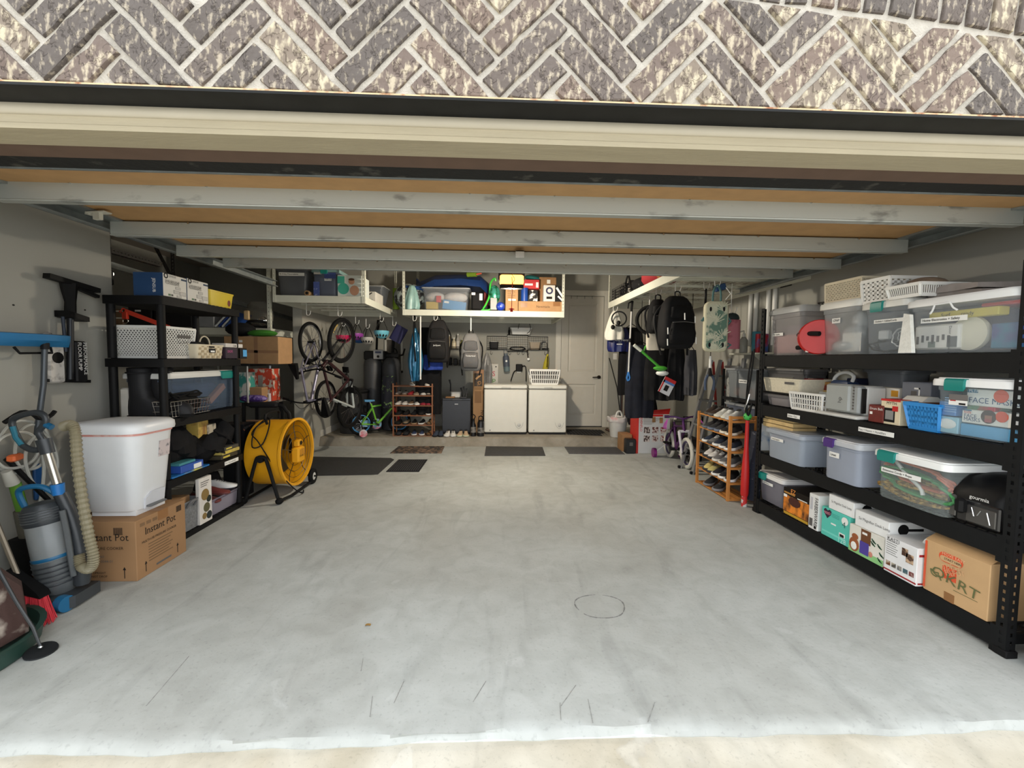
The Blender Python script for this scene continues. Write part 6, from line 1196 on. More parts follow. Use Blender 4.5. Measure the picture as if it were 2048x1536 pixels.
    if not kid:
        b = B(); b.tube([(0,.05,.045),(bbp.x,.055,bbp.z+.08)], .004, 5); b.tube([(0,.05,-.045),(bbp.x,.055,bbp.z-.08)], .004, 5)
        for r_ in (.05,.04,.03): b.torus((0,.035+.02*(r_-.03)*50,0), (0,1,0), r_, .004, 18, 5)
        b.build('drivetrain', DARK, t)
    if guard: b = B(); b.bar((.0,.05,0), bbp+V((0,.05,0)), .02, .11); b.lathe([(0,0),(.085,0),(.085,.02),(0,.022)], bbp+V((0,.045,0)), (0,1,0), 20); b.build('chain_guard', guard, t, 50)
    if letter:
        for i, ch in enumerate(letter): a = .35+.10*i; q = V((math.cos(a),0,math.sin(a))); text(t, ch, .038, q*.285+V((wb if 'X' in letter else 0,-.029,0)), mat((220,180,60), .6), ux=V((-math.sin(a),0,math.cos(a))), uz=-q)
    return t, fwh
LAV = mat((150,148,168), .3, .5, var=.05)
ra = at(622, 684, Y=5.80); fa = at(652, 798, Y=6.12)
bike('silver mountain bicycle hanging by its rear wheel nearest the partition wall', ra, fa, V((-.16,-.98,.0)), LAV, LAV, rimm=mat((150,150,150), .3, .6))
rb_ = at(701, 814, Y=6.30); fb = at(684, 681, Y=6.0)
bike('black and white mountain bicycle hanging by its front wheel', rb_, fb, V((-.24,-.97,.0)), mat((46,18,22), .35, var=.05), mat((30,30,32), .35, var=.05), rimm=DARK, letter='MAXXIS', stay_m=mat((176,182,180), .35, var=.04))
hook(None, 'white hook holding the silver bicycle wheel', at(613, 624, Y=5.8), .12); hook(None, 'white hook holding the black and white bicycle wheel', at(676, 626, Y=6.0), .12)
# helmets
def helmet(label, p, mt, s=1., rz=0., tilt=.2):
    t = thing('bicycle_helmet', label, 'helmet', p, rz, 'bicycle helmets hung from the left rack'); b = B()
    b.ell((0,0,0),(.10*s,.135*s,.10*s),18,7,-.95,.05); b.build('shell', mt, t, 60)
    for k in range(5):
        a = -1.0+.5*k; b = B().ell((.085*s*math.sin(a)*.9, -.10*s*math.cos(a)*1.05, -.05*s), (.014*s,.02*s,.025*s), 8, 5); b.build('vent', INK, t)
    b = B(); b.tube([(-.085*s,0,.0),(-.05*s,0,.10*s),(0,.0,.17*s),(.05*s,0,.10*s),(.085*s,0,0)], .006, 5, smooth=3); b.tube([(-.06*s,.08*s,.0),(-.02*s,.02,.11*s),(0,0,.17*s)], .006, 5); b.build('strap', BLACK, t)
    return t
HY = 6.85
for x, y, c, lb, s in ((687,672,(196,36,90),'hot pink helmet hanging behind the second bicycle wheel',1.1), (714,668,(150,70,160),'purple helmet hanging left of the grey one',.95), (735,676,(176,174,168),'pale grey helmet between the purple and light blue ones',1.), (763,663,(110,186,206),'light blue helmet with dark vents under the left rack',1.12)):
    p = at(x, y, Y=HY-.1); helmet(lb, p, mat(c, .35, var=.05), s, .1); hook(None, 'hook above the '+lb.split(' helmet')[0]+' helmet', p+V((-.02,0,.19)), .10)
q = B(); q.rr(-.1,.1,-.03,.03,-.13,.13,.03); q = q.build('navy_bag', mat((26,26,70), .7, var=.1)); p = at(797, 668, Y=7.0); place(q, p, .2); hook(None, 'white hook over the navy pouch', p+V((-.09,0,.17)), .26); q.rotation_euler = (0,.5,0); tag(q, 'navy pouch hanging tilted beside the light blue helmet', 'bag')
q = B().ell((0,0,0),(.11,.09,.05),14,6).build('baseball_hat', mat((30,80,140), .7)); p = at(718, 680, Y=6.86); place(q, p); tag(q, 'blue cap below the purple helmet', 'hat')
# ================================================================ back corner: tanks, brine bin, panel
t = thing('water_softener', 'twin dark grey water softener tanks in the back corner', 'water softener', (-1.93, 7.55, .14)); TK = mat((58,59,62), .5, var=.08)
for x in (-.14,.17): b = B(); b.lathe([(.10,0),(.15,.02),(.155,.1),(.155,1.12),(.14,1.2),(.08,1.25)], (x,0,0), n=26); b.build('tank', TK, t, 50)
b = B().bevbox(-.27,.10,-.10,.10,1.20,1.36,.02); b.build('valve_head', BLACK, t); b = B().bevbox(-.10,.06,-.125,-.10,1.22,1.38,.006); b.build('display_panel', mat((150,150,150), .5), t); panel(t, 'screen', mat((60,66,90), .3), -.07, .03, 1.32, 1.35, y=-.127); B().lathe([(0,0),(.022,0),(.022,.003),(0,.004)], (-.02,-.126,1.265), (0,-1,0), 14).build('dial', INK, t)
b = B().bevbox(.08,.30,-.06,.06,1.24,1.33,.02); b.tube([(.3,0,1.28),(.36,.05,1.3),(.36,.2,1.4)], .015, 7); b.tube([(-.1,.08,1.34),(-.1,.12,1.6),(-.1,.2,1.9)], .02, 8); b.build('piping', BLACK, t)
t = thing('brine_tank', 'round black brine tank behind the hanging bicycles', 'tank', (-2.32, 7.3, .14)); b = B(); b.lathe([(.20,0),(.22,.01),(.23,.6),(.24,.66),(.24,.70),(.15,.74)], n=28); b.build('drum', mat((38,38,40), .6, var=.1), t, 50); B().lathe([(.245,.66),(.25,.67),(.25,.69),(.2,.72)], n=28).build('lid_rim', BLACK, t)
# framed access panel on the back wall
x0 = at(770, 700, Y=YB).x; x1 = at(806, 700, Y=YB).x; z1 = at(788, 676, Y=YB).z; z0 = at(788, 745, Y=YB).z
t = thing('plumbing_box', 'white framed recess of black pipes on the back wall', 'plumbing box', ((x0+x1)/2, YB, z0)); w_ = (x1-x0)/2; h_ = z1-z0
B().box(-w_,w_,-.004,0,0,h_).build('recess', mat((84,80,74), .8, var=.2), t)
b = B().box(-w_,-w_+.035,-.03,0,0,h_).box(w_-.035,w_,-.03,0,0,h_).box(-w_,w_,-.03,0,0,.035).box(-w_,w_,-.03,0,h_-.035,h_); b.build('frame', mat((196,194,186), .6), t); b = B(); b.tube([(-.03,-.02,.02),(-.02,-.03,h_*.5),(.0,-.02,h_)], .022, 7); b.tube([(.05,-.02,.05),(.06,-.02,h_*.6),(.0,-.02,h_*.7)], .01, 6, smooth=3); b.build('pipe', BLACK, t); B().box(-.09,-.05,-.01,-.003,h_*.2,h_*.4).build('paper_tag', LBL, t)
# kids bicycle by the tanks
rk = at(672, 862, Y=6.95); rk.z = .14+.19
fr_ = V((rk.x+.62, rk.y+.28, .33)); rk = at(722, 850, Y=6.98); rk.z = .33
t, _ = bike('small green and red kids bicycle on the step by the softener tanks', rk, V((rk.x+.52, rk.y+.28, .33)), (0,0,1), mat((110,180,50), .4), REDP, kid=True, wb=.62, scale=1., seat_m=mat((70,140,190), .5), guard=mat((120,170,196), .4, rgb2=(200,60,80), thr=.6, sc=10), rimm=mat((60,130,180), .4), barm=REDP)
for y in (-.14,.14): b = B(); b.cyl((.0,y,-.13),(.0,y*1.25,-.13),.06,n=18); b.build('training_wheel', mat((200,196,200), .4, rgb2=(200,50,80), thr=.55, sc=8), t)
b = B(); b.bar((0,-.16,-.13),(0,-.04,0),.012); b.bar((0,.16,-.13),(0,.04,0),.012); b.build('training_bracket', BLACK, t)
cloth('floral_bag', 'dark floral bag hanging beside the back shoe rack', 'bag', at(776, 752, Y=7.0), .22, .5, .14, mat((26,28,36), .8, rgb2=(120,150,90), thr=.66, sc=20), 0., 3, .02); 
# back shoe rack
SX0, SX1, SY0 = -1.60, -.965, 6.93; t = thing('shoe_rack', 'brown wooden shoe rack on the step at the back wall', 'shoe rack', ((SX0+SX1)/2, SY0+.13, .14)); WDB = mat((128,82,52), .6, var=.12, sc=12); hw = (SX1-SX0)/2
SZ = [at(800, y, Y=SY0).z for y in (872, 850, 831, 811, 791, 772)]
for x in (-hw, hw-.02):
    for y in (-.13,.11): B().box(x,x+.02,y,y+.02,0,SZ[-1]-.14+.04).build('post', WDB, t)
for z in SZ:
    for y in (-.13,-.04,.05,.11): B().box(-hw+.02,hw-.02,y,y+.016,z-.14-.012,z-.14+.004).build('slat', WDB, t)
    for x in (-hw,hw-.02): B().box(x+.002,x+.018,-.11,.11,z-.14-.012,z-.14+.004).build('end_rail', WDB, t)
WS = mat((222,220,214), .7); rows = [
 [((44,46,52),(30,30,32),'dark'),((40,42,46),(26,26,28),'dark'),((56,70,104),(214,210,204),'navy white-soled'),((60,74,110),(214,210,204),'navy white-soled'),((120,88,56),(80,60,40),'tan')],
 [((38,36,34),(26,24,22),'black'),((150,130,104),(40,36,34),'tan-strapped'),((36,34,32),(150,120,90),'brown-soled'),((30,30,32),(214,212,206),'striped'),((134,104,70),(90,70,50),'tan')],
 [((34,34,36),(24,24,26),'black'),((38,36,36),(20,20,22),'black'),((30,30,34),(18,18,20),'glossy black'),((40,38,36),(26,24,24),'black'),((36,36,38),(220,218,212),'white-soled')],
 [((212,206,200),(190,184,178),'white'),((216,212,206),(200,196,190),'white'),((120,96,72),(200,196,190),'tan'),((206,204,200),(226,224,220),'white'),((130,26,44),(150,40,56),'crimson'),((124,24,42),(150,40,56),'crimson')],
 [((196,190,184),(110,84,64),'white-and-gum'),((190,184,178),(110,84,64),'white-and-gum'),((150,24,34),(120,26,34),'red'),((120,104,88),(150,130,110),'taupe'),((210,206,200),(190,186,180),'white'),((196,190,180),(80,70,60),'sandal-like')]]
tiern = ['bottom', 'second-lowest', 'middle', 'second-highest', 'highest full']
ordn = ['first', 'second', 'third', 'fourth', 'fifth', 'sixth']
for r_, row in enumerate(rows):
    n = len(row)
    for i, (u_, s_, nm) in enumerate(row):
        x = SX0+.07+(SX1-SX0-.14)*i/(n-1) if n > 1 else SX0+.3
        shoe('%s shoe, %s from the left, %s tier of the back shoe rack' % (nm, ordn[i], tiern[r_]), (x, SY0+.14, SZ[r_]+.005), -PI/2+random.uniform(-.12,.12), mat(u_, .75, var=.12), mat(s_, .7), .235, None, 'shoes on the back shoe rack', hi=.8)
for x, lb in ((824,'small white shoe on top of the back shoe rack, left'), (853,'pale shoe on top of the back shoe rack, right')):
    p = at(x, 768, Y=SY0+.1); shoe(lb, (p.x, SY0+.1, SZ[-1]+.005), -1.2, mat((200,192,180), .7), WS, .19, None, 'shoes on top of the back shoe rack')
# hanging things above
def hang(xl, xr, yt, yb, Y): a = at((xl+xr)/2, yt, Y=Y); return a, at(xr, yt, Y=Y).x-at(xl, yt, Y=Y).x, a.z-at((xl+xr)/2, yb, Y=Y).z
p, w, h = hang(812, 850, 655, 762, 6.75); cloth('foil_bag', 'shiny blue foil bag hanging from the middle rack', 'bag', p, w, h, .16, mat((36,96,130), .22, .25, var=.2, sc=9), 0., 5, .035, topw=.1, grow=1.25, tear=.55)
b = B(); b.tube([(0,0,.0),(-.01,0,.2),(.0,0,.33)], .012, 6); b.tube([(.02,-.08,-.5),(-.01,-.09,-.1),(-.02,0,.1)], .011, 6); q = b.build('lanyard', BLACK); place(q, p+V((0,-.02,-.02))); tag(q, 'black lanyards hanging with the blue foil bag', 'lanyard')
p, w, h = hang(855, 895, 640, 728, 6.72); backpack('black school backpack hanging under the middle rack', p+V((0,0,.06)), w*1.1, h*.98, .22, mat((34,33,34), .8, var=.15), mat((26,26,27), .8, var=.15), 0., 'JanSport')
p, w, h = hang(834, 880, 655, 760, 7.1); cloth('dark_coat', 'long black coat behind the black school backpack', 'coat', p, w*1.15, h+.55, .2, mat((17,17,19), .9, var=.25), 0., 4, .025, taper=.7)
p, w, h = hang(850, 882, 722, 760, 6.95); cloth('blue_jersey', 'royal blue jersey below the black school backpack', 'shirt', p+V((0,0,.1)), w*1.25, .24, .14, mat((26,56,140), .8, var=.1), 0., 3, .02, taper=.9)
q = B().cyl((0,0,0),(.0,0,1.05),.011,n=10).build('white_pole', WHITE); p = at(841, 700, Y=6.66); place(q, (p.x, 6.66, 1.06)); tag(q, 'thin white telescopic pole beside the blue foil bag', 'pole')
p, w, h = hang(922, 961, 670, 746, 6.68); backpack('grey daypack with white lettering hanging under the middle rack', p+V((0,0,.08)), w*1.05, h, .2, mat((112,112,112), .8, var=.1), mat((84,84,86), .8, var=.1), 0., 'Timberland')
b = B().tube([(0,0,.0),(0,0,.27)], .010, 6); q = b.build('hook_strap', WHITE); place(q, p+V((0,.02,.06))); tag(q, 'white hook strap holding the grey daypack', 'hook')
for x, y, lb in ((826,628,'white hook over the blue foil bag'),(868,627,'white hook over the black school backpack')): hook(None, lb, at(x, y+8, Y=6.62), .05)
# small wall shelf with bottles
a = at(893, 695, Y=YB-.12); w_ = .52; t = thing('wall_shelf', 'black two-tier wire shelf on the back wall behind the daypack', 'shelf', (a.x, YB-.1, at(893,697,Y=YB-.12).z)); dz = at(893,731,Y=YB-.12).z-at(893,697,Y=YB-.12).z
for z in (0, dz): b = B(); lat(b, (0,-.08,z),(w_,-.08,z),(w_,.09,z),(0,.09,z), 10, 4, .005, .004); b.tube([(0,-.08,z+.03),(w_,-.08,z+.03)], .004, 5); b.build('tier', BLACK, t)
b = B()
for x in (0,w_): b.box(x-.006,x+.006,.07,.085,dz-.02,.1)
b.build('bracket', BLACK, t)
for k, (x, c, hh, r_) in enumerate(((.05,(176,160,130),.24,.035),(.13,(206,196,170),.19,.035),(.20,(170,166,160),.26,.03),(.29,(190,186,90),.17,.045),(.36,(60,110,160),.2,.04))):
    b = B(); b.lathe([(r_,0),(r_*1.02,.01),(r_,hh*.62),(r_*.45,hh*.78),(r_*.45,hh*.9)], n=14); q = b.build('bottle', mat(c, .4)); place(q, (a.x+x, YB-.1, at(893,697,Y=YB-.12).z+.006)); tag(q, ['beige bottle','squat cream jar','grey tall bottle','yellow tub','blue bottle'][k]+' on the upper tier of the black wall shelf', 'bottle', 'bottles on the wall shelf'); B().cyl((0,0,hh*.9),(0,0,hh),r_*.5,n=10).build('cap', WHITE, q); B().lathe([(r_*1.03,hh*.15),(r_*1.03,hh*.5)], n=14, cap0=False, cap1=False).build('label_band', mat(tuple(min(255,v+30) for v in c), .6), q)
for k, x in enumerate((.06,.16,.26,.36,.44)): q = B().bevbox(-.035,.035,-.04,.04,0,.14-.02*(k % 3),.008).build('black_case', mat((28+8*k,28+8*k,32+8*k), .5, var=.1)); place(q, (a.x+x, YB-.1, at(893,697,Y=YB-.12).z+dz+.006)); tag(q, 'small dark case, %s from the left on the lower tier of the wall shelf' % ordn[k], 'case', 'cases on the wall shelf')
# ================================================================ along the back wall
FRZ = mat((214,213,204), .35, var=.02)
def freezer(label, xl, xr, ybot, ytop):
    a = at(xl, ybot, Y=7.13); c = at(xr, ybot, Y=7.13); w = c.x-a.x; h = .825; d = .55
    t = thing('chest_freezer', label, 'freezer', (a.x, 7.13, .14), 0., 'white chest freezers')
    B().bevbox(0,w,.01,d,.03,h-.075,.012).build('cabinet', FRZ, t); B().bevbox(-.004,w+.004,0,d,h-.07,h,.014).build('lid', FRZ, t)
    B().box(.01,w-.01,.012,d-.02,h-.076,h-.068).build('gasket', GINK, t); B().bevbox(w*.40,w*.62,-.012,.002,h-.062,h-.035,.006).build('lid_handle', mat((186,186,180), .4), t)
    B().box(.01,w-.01,.02,d,0,.035).build('plinth', DARK, t); b = B(); b.lathe([(0,0),(.03,0),(.03,.006),(.018,.012),(0,.013)], (w*.82,.009,.16), (0,-1,0), 20); b.build('thermostat_dial', mat((190,190,186), .4), t)
    b = B(); b.tube([(w*.82-.07,.009,.20),(w*.82-.05,.007,.14),(w*.82,.006,.10),(w*.82+.05,.007,.14),(w*.82+.07,.009,.20)], .003, 5, smooth=3); b.build('dial_surround', mat((170,170,166), .4), t); b = B(); b.lathe([(0,0),(.012,0),(.012,.008),(0,.01)], (w*.14,.01,.07), (0,-1,0), 10); b.build('drain_plug', mat((150,150,148), .5), t)
    return a.x, w, h
fx, fwd, fh = freezer('white chest freezer beside the tall cardboard box', 968, 1053, 868, 770)
gx, gw, gh = freezer('white chest freezer beside the house door with laundry basket on it', 1057, 1132, 868, 770)
p = at(1060, 769, Y=7.22); p2_ = at(1119, 769, Y=7.22); t = basket('laundry_basket', 'white slotted laundry basket on the right chest freezer', V((p.x, 7.2, .14+gh+.004)), p2_.x-p.x, .38, .235, 0., WHITE, 13, 3, .013, sc=.86, rim=.022); bin_('grey_shade_insert', 'grey insert standing in for shade inside the white laundry basket', V((p.x+.03, 7.23, .14+gh+.016)), p2_.x-p.x-.06, .32, .2, 0., mat((84,82,80), .9, var=.2), .86, cat='insert')  # grey insert added to darken the slots like the basket's shaded inside
# tall box
o, w, _, rz = slot(946, 967, 800, None, .142, Y=7.32); t = carton('tall_cardboard_box', 'tall narrow brown cardboard box beside the left freezer', 'box', o, w, .12, 1.06, 0., mat((150,116,80), .8, var=.06)); panel(t, 'print', mat((52,44,38), .7), w*.12, w*.88, .78, 1.0); b = B(); b.bar((w*.25,-.002,.90),(w*.7,-.002,.97),.03,.001,up=(0,1,0)); b.torus((w*.6,-.002,.84),(0,1,0),.025,.005,16,4); b.build('print', CARD, t)
text(t, 'BAC', .05, (w*.4,-.002,.86), CARD, ux=(0,0,-1), uz=(1,0,0), sx=.8); text(t, 'NOS', .08, (w*.75,-.002,.38), INK, ux=(0,0,-1), uz=(1,0,0)); panel(t, 'print', mat((120,90,60), .8), w*.15, w*.8, .50, .70); panel(t, 'print', mat((128,98,66), .8), w*.15, w*.8, .72, .77); B().box(0,w,-.001,0,1.0,1.06).build('tape', TAPE, t)
# mini fridge
a = at(884, 868, Z=.14); w = at(941, 868, Z=.14).x-a.x; t = thing('mini_fridge', 'dark charcoal mini fridge on the step', 'fridge', (a.x, 7.16, .14)); hF = at(905, 797, Y=7.16).z-.14; FR = mat((44,46,52), .35, .2, var=.06)
B().bevbox(0,w,.03,.46,.015,hF,.006).build('cabinet', FR, t); B().bevbox(.002,w-.002,0,.032,.02,hF-.03,.006).build('door', FR, t); B().box(.01,w-.01,.03,.45,0,.016).build('base', BLACK, t); B().bevbox(w*.36,w*.70,-.006,.01,hF-.028,hF-.012,.003).build('handle_recess', mat((86,88,92), .4, .4), t); panel(t, 'badge', mat((170,170,170), .4, .5), w*.44, w*.56, hF-.10, hF-.085)
ft = .14+hF+.002
for k, (x, dx, dy, h, c, nm, lb) in enumerate(((.02,.15,.14,.02,(150,110,70),'wooden_board','wooden board on the mini fridge'),(.10,.17,.1,.10,(196,196,190),'white_holder','white holder box on the mini fridge'),(.25,.12,.1,.02,(60,60,62),'tool_tray','dark tool tray on the mini fridge'))): q = B().bevbox(0,dx,0,dy,0,h,.005).build(nm, mat(c, .6)); place(q, (a.x+x+.03, 7.2+(.12 if k == 1 else .0), ft)); tag(q, lb, 'box' if k else 'board')
for k, (x, h) in enumerate(((.12,.20),(.31,.15),(.345,.17),(.385,.14))): q = B(); q.tube([(0,0,0),(.005*k,0,h*.6),(-.02+.01*k,0,h)], [.012,.010,.016], 7); q = q.build('tool', mat((30+6*k,30+6*k,32+6*k), .5)); place(q, (a.x+x, 7.34 if k == 0 else 7.25, ft+(.1 if k == 0 else .022))); tag(q, ['black tool in the white holder on the mini fridge', 'dark screwdriver standing left on the tool tray', 'dark screwdriver standing in the middle of the tool tray', 'dark screwdriver standing right on the tool tray'][k], 'tool')
# shoes and bottles in front
for k, (x, up_, so, lb) in enumerate(((870,(56,66,84),(30,30,34),'dark blue clog, left of its pair before the mini fridge'),(880,(56,66,84),(30,30,34),'dark blue clog, right of its pair before the mini fridge'),(893,(224,222,216),(210,208,204),'white sneaker, left of its pair before the mini fridge'),(905,(224,222,216),(210,208,204),'white sneaker, right of its pair before the mini fridge'),(919,(196,170,140),(190,196,170),'peach sneaker, left of its pair before the mini fridge'),(931,(196,170,140),(190,196,170),'peach sneaker, right of its pair before the mini fridge'))):
    p = at(x, 874, Z=.14); shoe(lb, (p.x, 7.0, .142), -PI/2+(.08 if k % 2 else -.05), mat(up_, .7, var=.05), mat(so, .6), .25, GINK if 1 < k < 4 else None, 'shoes lined up before the mini fridge')
shoe('dark red shoe beside the back shoe rack foot', (at(876, 855, Z=.14).x+.0, 7.18, .142), -1.4, mat((70,40,44), .7), BLACK, .24)
for k, (x, r_, h, c, lb) in enumerate(((946,.045,.30,(20,20,22),'black growler bottle before the tall cardboard box'),(961,.055,.28,(26,26,28),'black jug with picture band before the left freezer'))):
    p = at(x, 874, Z=.14); t = thing('bottle', lb, 'bottle', (p.x, 6.98, .142)); b = B(); b.lathe([(r_,0),(r_*1.02,.01),(r_,h*.55),(r_*.55,h*.72),(r_*.5,h*.8)] if k == 0 else [(r_,0),(r_*1.02,.01),(r_,h*.75),(r_*.8,h*.85)], n=18); b.build('body', mat(c, .35), t, 50); B().lathe([(r_*1.03,h*.2),(r_*1.03,h*.5)], n=18, cap0=False, cap1=False).build('label_band', mat((120,116,110), .5, rgb2=(40,40,40), sc=20), t)
    b = B(); b.cyl((0,0,h*.8),(0,0,h*.92),r_*.55,n=12); b.build('cap', BLACK, t); b = B(); b.tube([(-r_*.6,0,h*.85),(-r_*.5,0,h*1.12),(r_*.5,0,h*1.12),(r_*.6,0,h*.85)] if k else [(-.01,0,h*.9),(-.03,0,h*1.05),(.0,0,h*1.15),(.03,0,h*1.05),(.01,0,h*.9)], .008, 6, smooth=3); b.build('carry_loop', BLACK, t)
# grid organiser on the wall
gx0 = at(974, 690, Y=YB-.05).x; gx1 = at(1096, 690, Y=YB-.05).x; gz0 = at(1030, 699, Y=YB-.05).z; gz1 = at(1030, 673, Y=YB-.05).z; t = thing('wire_wall_shelf', 'black wire grid wall shelf above the freezers', 'shelf', (gx0, YB, gz0)); gw_ = gx1-gx0; gh_ = gz1-gz0
for k, (x0, x1, e_) in enumerate(((0,gw_*.33,0),(gw_*.33,gw_*.67,.03),(gw_*.67,gw_,0))): b = B(); lat(b, (x0,-.01,-e_),(x1,-.01,-e_),(x1,-.01,gh_+e_),(x0,-.01,gh_+e_), 11, 7, .004, .003); b.tube([(x0,-.01,-e_),(x1,-.01,-e_),(x1,-.01,gh_+e_),(x0,-.01,gh_+e_)], .008, 5, closed=True); b.build('grid_panel', BLACK, t); b = B(); lat(b, (x0,-.13,-e_),(x1,-.13,-e_),(x1,-.01,-e_),(x0,-.01,-e_), 9, 3, .004, .003); b.tube([(x0,-.13,-e_+.02),(x1,-.13,-e_+.02)], .005, 5); b.build('tray', BLACK, t)
b = B()
for x in (.06,.36,.50,.58,.66,.95): b.tube([(gw_*x,-.02,-.03),(gw_*x,-.03,-.08),(gw_*x+.02,-.04,-.09),(gw_*x+.035,-.04,-.06)], .003, 5, smooth=3)
b.build('small_hooks', BLACK, t)
bin_('white_bin', 'white plastic bin on top of the black grid shelf', V((gx0+gw_*.38, YB-.16, gz1+.034)), .38, .15, .12, 0., WHITE, .85); q = B().tube([(0,0,0),(.04,0,.16),(.12,0,.18),(.2,0,.1),(.22,0,-.02),(.16,0,-.08)], .005, 5, smooth=4).build('black_cable', BLACK); place(q, (gx0+gw_*.5, YB-.17, gz1+.13)); tag(q, 'black cable spilling over the white bin on the grid shelf', 'cable')
q = B(); q.lathe([(.02,0),(.02,.07),(.008,.09),(.008,.13)], n=10); q = q.build('spray_bottle', BLACK); place(q, (gx0+gw_*.36, YB-.06, gz1+.035)); tag(q, 'small black bottle beside the white bin on the grid shelf', 'bottle')
bin_('wire_cup', 'black mesh cup on the left tray of the grid shelf', V((gx0+.05, YB-.12, gz0+.004)), .16, .1, .13, 0., DARK, .9); q = carton('white_pack', 'white pack inside the black mesh cup', 'packet', V((gx0+.07, YB-.11, gz0+.05)), .11, .06, .09, 0., PAPER)
q = B().tube(tubeloop((0,0,0), .14, .03, 0, 3, .01, seed=31), .006, 6).build('black_cable', BLACK); place(q, (gx0+gw_*.5, YB-.06, gz0+.02)); tag(q, 'coiled black cable on the middle tray of the grid shelf', 'cable')
q = bin_('beige_pot', 'beige bin on the right tray of the grid shelf', V((gx0+gw_*.69, YB-.13, gz0+.004)), .2, .1, .13, 0., mat((150,138,120), .6), .8); q = B().tube(tubeloop((0,0,0), .06, .07, 0, 2, .006, seed=33), .008, 6).build('grey_cable', mat((110,110,110), .5)); place(q, (gx0+gw_*.93, YB-.07, gz0+.085)); tag(q, 'grey cable coil at the right end of the grid shelf', 'cable')
t = thing('water_bottle', 'blue-grey water bottle hanging under the grid shelf', 'bottle', at(1014, 743, Y=YB-.08)); b = B(); b.lathe([(.05,0),(.055,.01),(.055,.10)], n=18); b.build('clear_base', mat((130,150,156), .25, tr=.4), t); b = B(); b.lathe([(.058,.09),(.06,.26),(.045,.29)], n=18); b.build('sleeve', mat((70,78,92), .6), t); b = B(); b.lathe([(.035,.29),(.035,.33)], n=12); b.tube([(-.03,0,.31),(-.03,0,.40),(.03,0,.40),(.03,0,.31)], .005, 5); b.build('cap_loop', mat((90,100,110), .4), t); B().lathe([(0,0),(.018,0),(.018,.001),(0,.001)], (0,-.062,.19), (0,-1,0), 14).build('logo', LBL, t); t.rotation_euler = (0,-.08,0)
t = thing('umbrella', 'folded yellow umbrella hanging at the right end of the grid shelf', 'umbrella', at(1090, 741, Y=YB-.08)); b = B(); b.tube([(0,0,.05),(.02,0,.18),(.045,0,.34)], [.05,.045,.015], 10); b.build('canopy', mat((190,176,40), .6, var=.1), t); b = B(); b.tube([(.03,-.045,.1),(.04,-.03,.3)], .008, 5); b.build('strap', BLACK, t); b = B().tube([(.045,0,.34),(.05,0,.42),(.06,0,.45)], .006, 5); b.build('handle', BLACK, t); t.location.z -= .04
q = B().tube([(0,0,.14),(.01,0,.06),(.02,0,0)], .009, 6).build('keychain', BLACK); place(q, at(1054, 716, Y=YB-.06)); tag(q, 'black keychain with round fob hanging under the grid shelf', 'keychain'); B().lathe([(0,0),(.022,0),(.022,.006),(0,.007)], (.025,-.01,-.02), (0,-1,0), 12).build('fob', LBL, q)
# outlet with adapters
t = thing('wall_outlet', 'black plug adapters and cords on the outlet above the freezers', 'outlet', at(1038, 738, Y=YB)); B().bevbox(-.036,.036,-.006,0,-.07,.05,.003).build('plate', WHITE, t); B().bevbox(-.06,.06,-.07,-.005,-.04,.09,.01).build('adapter', BLACK, t); b = B(); b.tube([(-.04,-.04,-.02),(-.10,-.05,-.06),(-.15,-.05,-.22)], .009, 6, smooth=3); b.tube([(.05,-.04,.05),(.12,-.05,.04),(.13,-.05,-.22)], .009, 6, smooth=3); b.build('cord', BLACK, t)
# sign and plastic bag behind freezer
o, w, _, rz = slot(983, 995, 750, None, .14, Y=YB-.05); t = carton('wooden_sign', 'white board sign with coloured letters behind the left freezer', 'sign', V((o.x-.05, YB-.06, .14)), .17, .02, at(990, 728, Y=YB-.05).z-.14, 0., mat((206,204,196), .6)); zs_ = at(990, 728, Y=YB-.05).z-.14
text(t, 'S', .13, (.06,-.002,zs_-.22), mat((190,60,90), .6)); text(t, 'P', .13, (.06,-.002,zs_-.36), mat((70,140,60), .6)); text(t, 'R', .13, (.06,-.002,zs_-.50), mat((60,110,170), .6)); B().lathe([(0,0),(.012,0),(.012,.002),(0,.002)], (.13,-.002,zs_-.05), (0,-1,0), 10).build('nail_hole', INK, t)
p, w, h = hang(964, 984, 705, 768, 7.6); cloth('clear_plastic_bag', 'clear plastic bag hanging beside the tall cardboard box', 'bag', p, w*1.1, h, .14, mat((150,150,150), .2, var=.2, sc=14, tr=.5), 0., 4, .04, topw=.15)
# ================================================================ mats
def fmat(label, pts, z, c, rib=0, rgb2=None, sc=30):
    P = [at(x, y, Z=z) for x, y in pts]; b = B(); n = len(P); cx = sum((p for p in P), V())/n
    q = [p-cx for p in P]; b.loft([[(p.x, p.y, .0005) for p in q], [(p.x, p.y, .007) for p in q], [(p.x*.985, p.y*.985, .010) for p in q]])
    o = b.build('floor_mat', mat(c, .9, var=.15, sc=sc, bump=.3, rgb2=rgb2, soft=.03, thr=.52)); place(o, V((cx.x, cx.y, z))); tag(o, label, 'mat')
    if rib:
        b = B(); x0, x1 = min(p.x for p in q), max(p.x for p in q); y0, y1 = min(p.y for p in q), max(p.y for p in q)
        for i in range(rib): x = x0+.03+(x1-x0-.06)*i/(rib-1); b.box(x-.003, x+.003, y0+.03, y1-.03, .010, .0125)
        b.build('ribs', mat((60,60,62), .9, var=.1), o)
    return o
fmat('long charcoal floor mat behind the drum fan', [(606,914),(782,917),(788,920),(756,949),(742,950),(560,953),(575,930)], 0, (46,46,46))
fmat('small black ribbed mat beside the long charcoal mat', [(797,920),(855,920),(838,944),(772,944)], 0, (34,34,35), 14)
fmat('patterned rust and black doormat before the back shoe rack', [(797,893.5),(889,893.5),(883,907),(780,907)], 0, (54,50,47), 0, (128,104,86), 16)
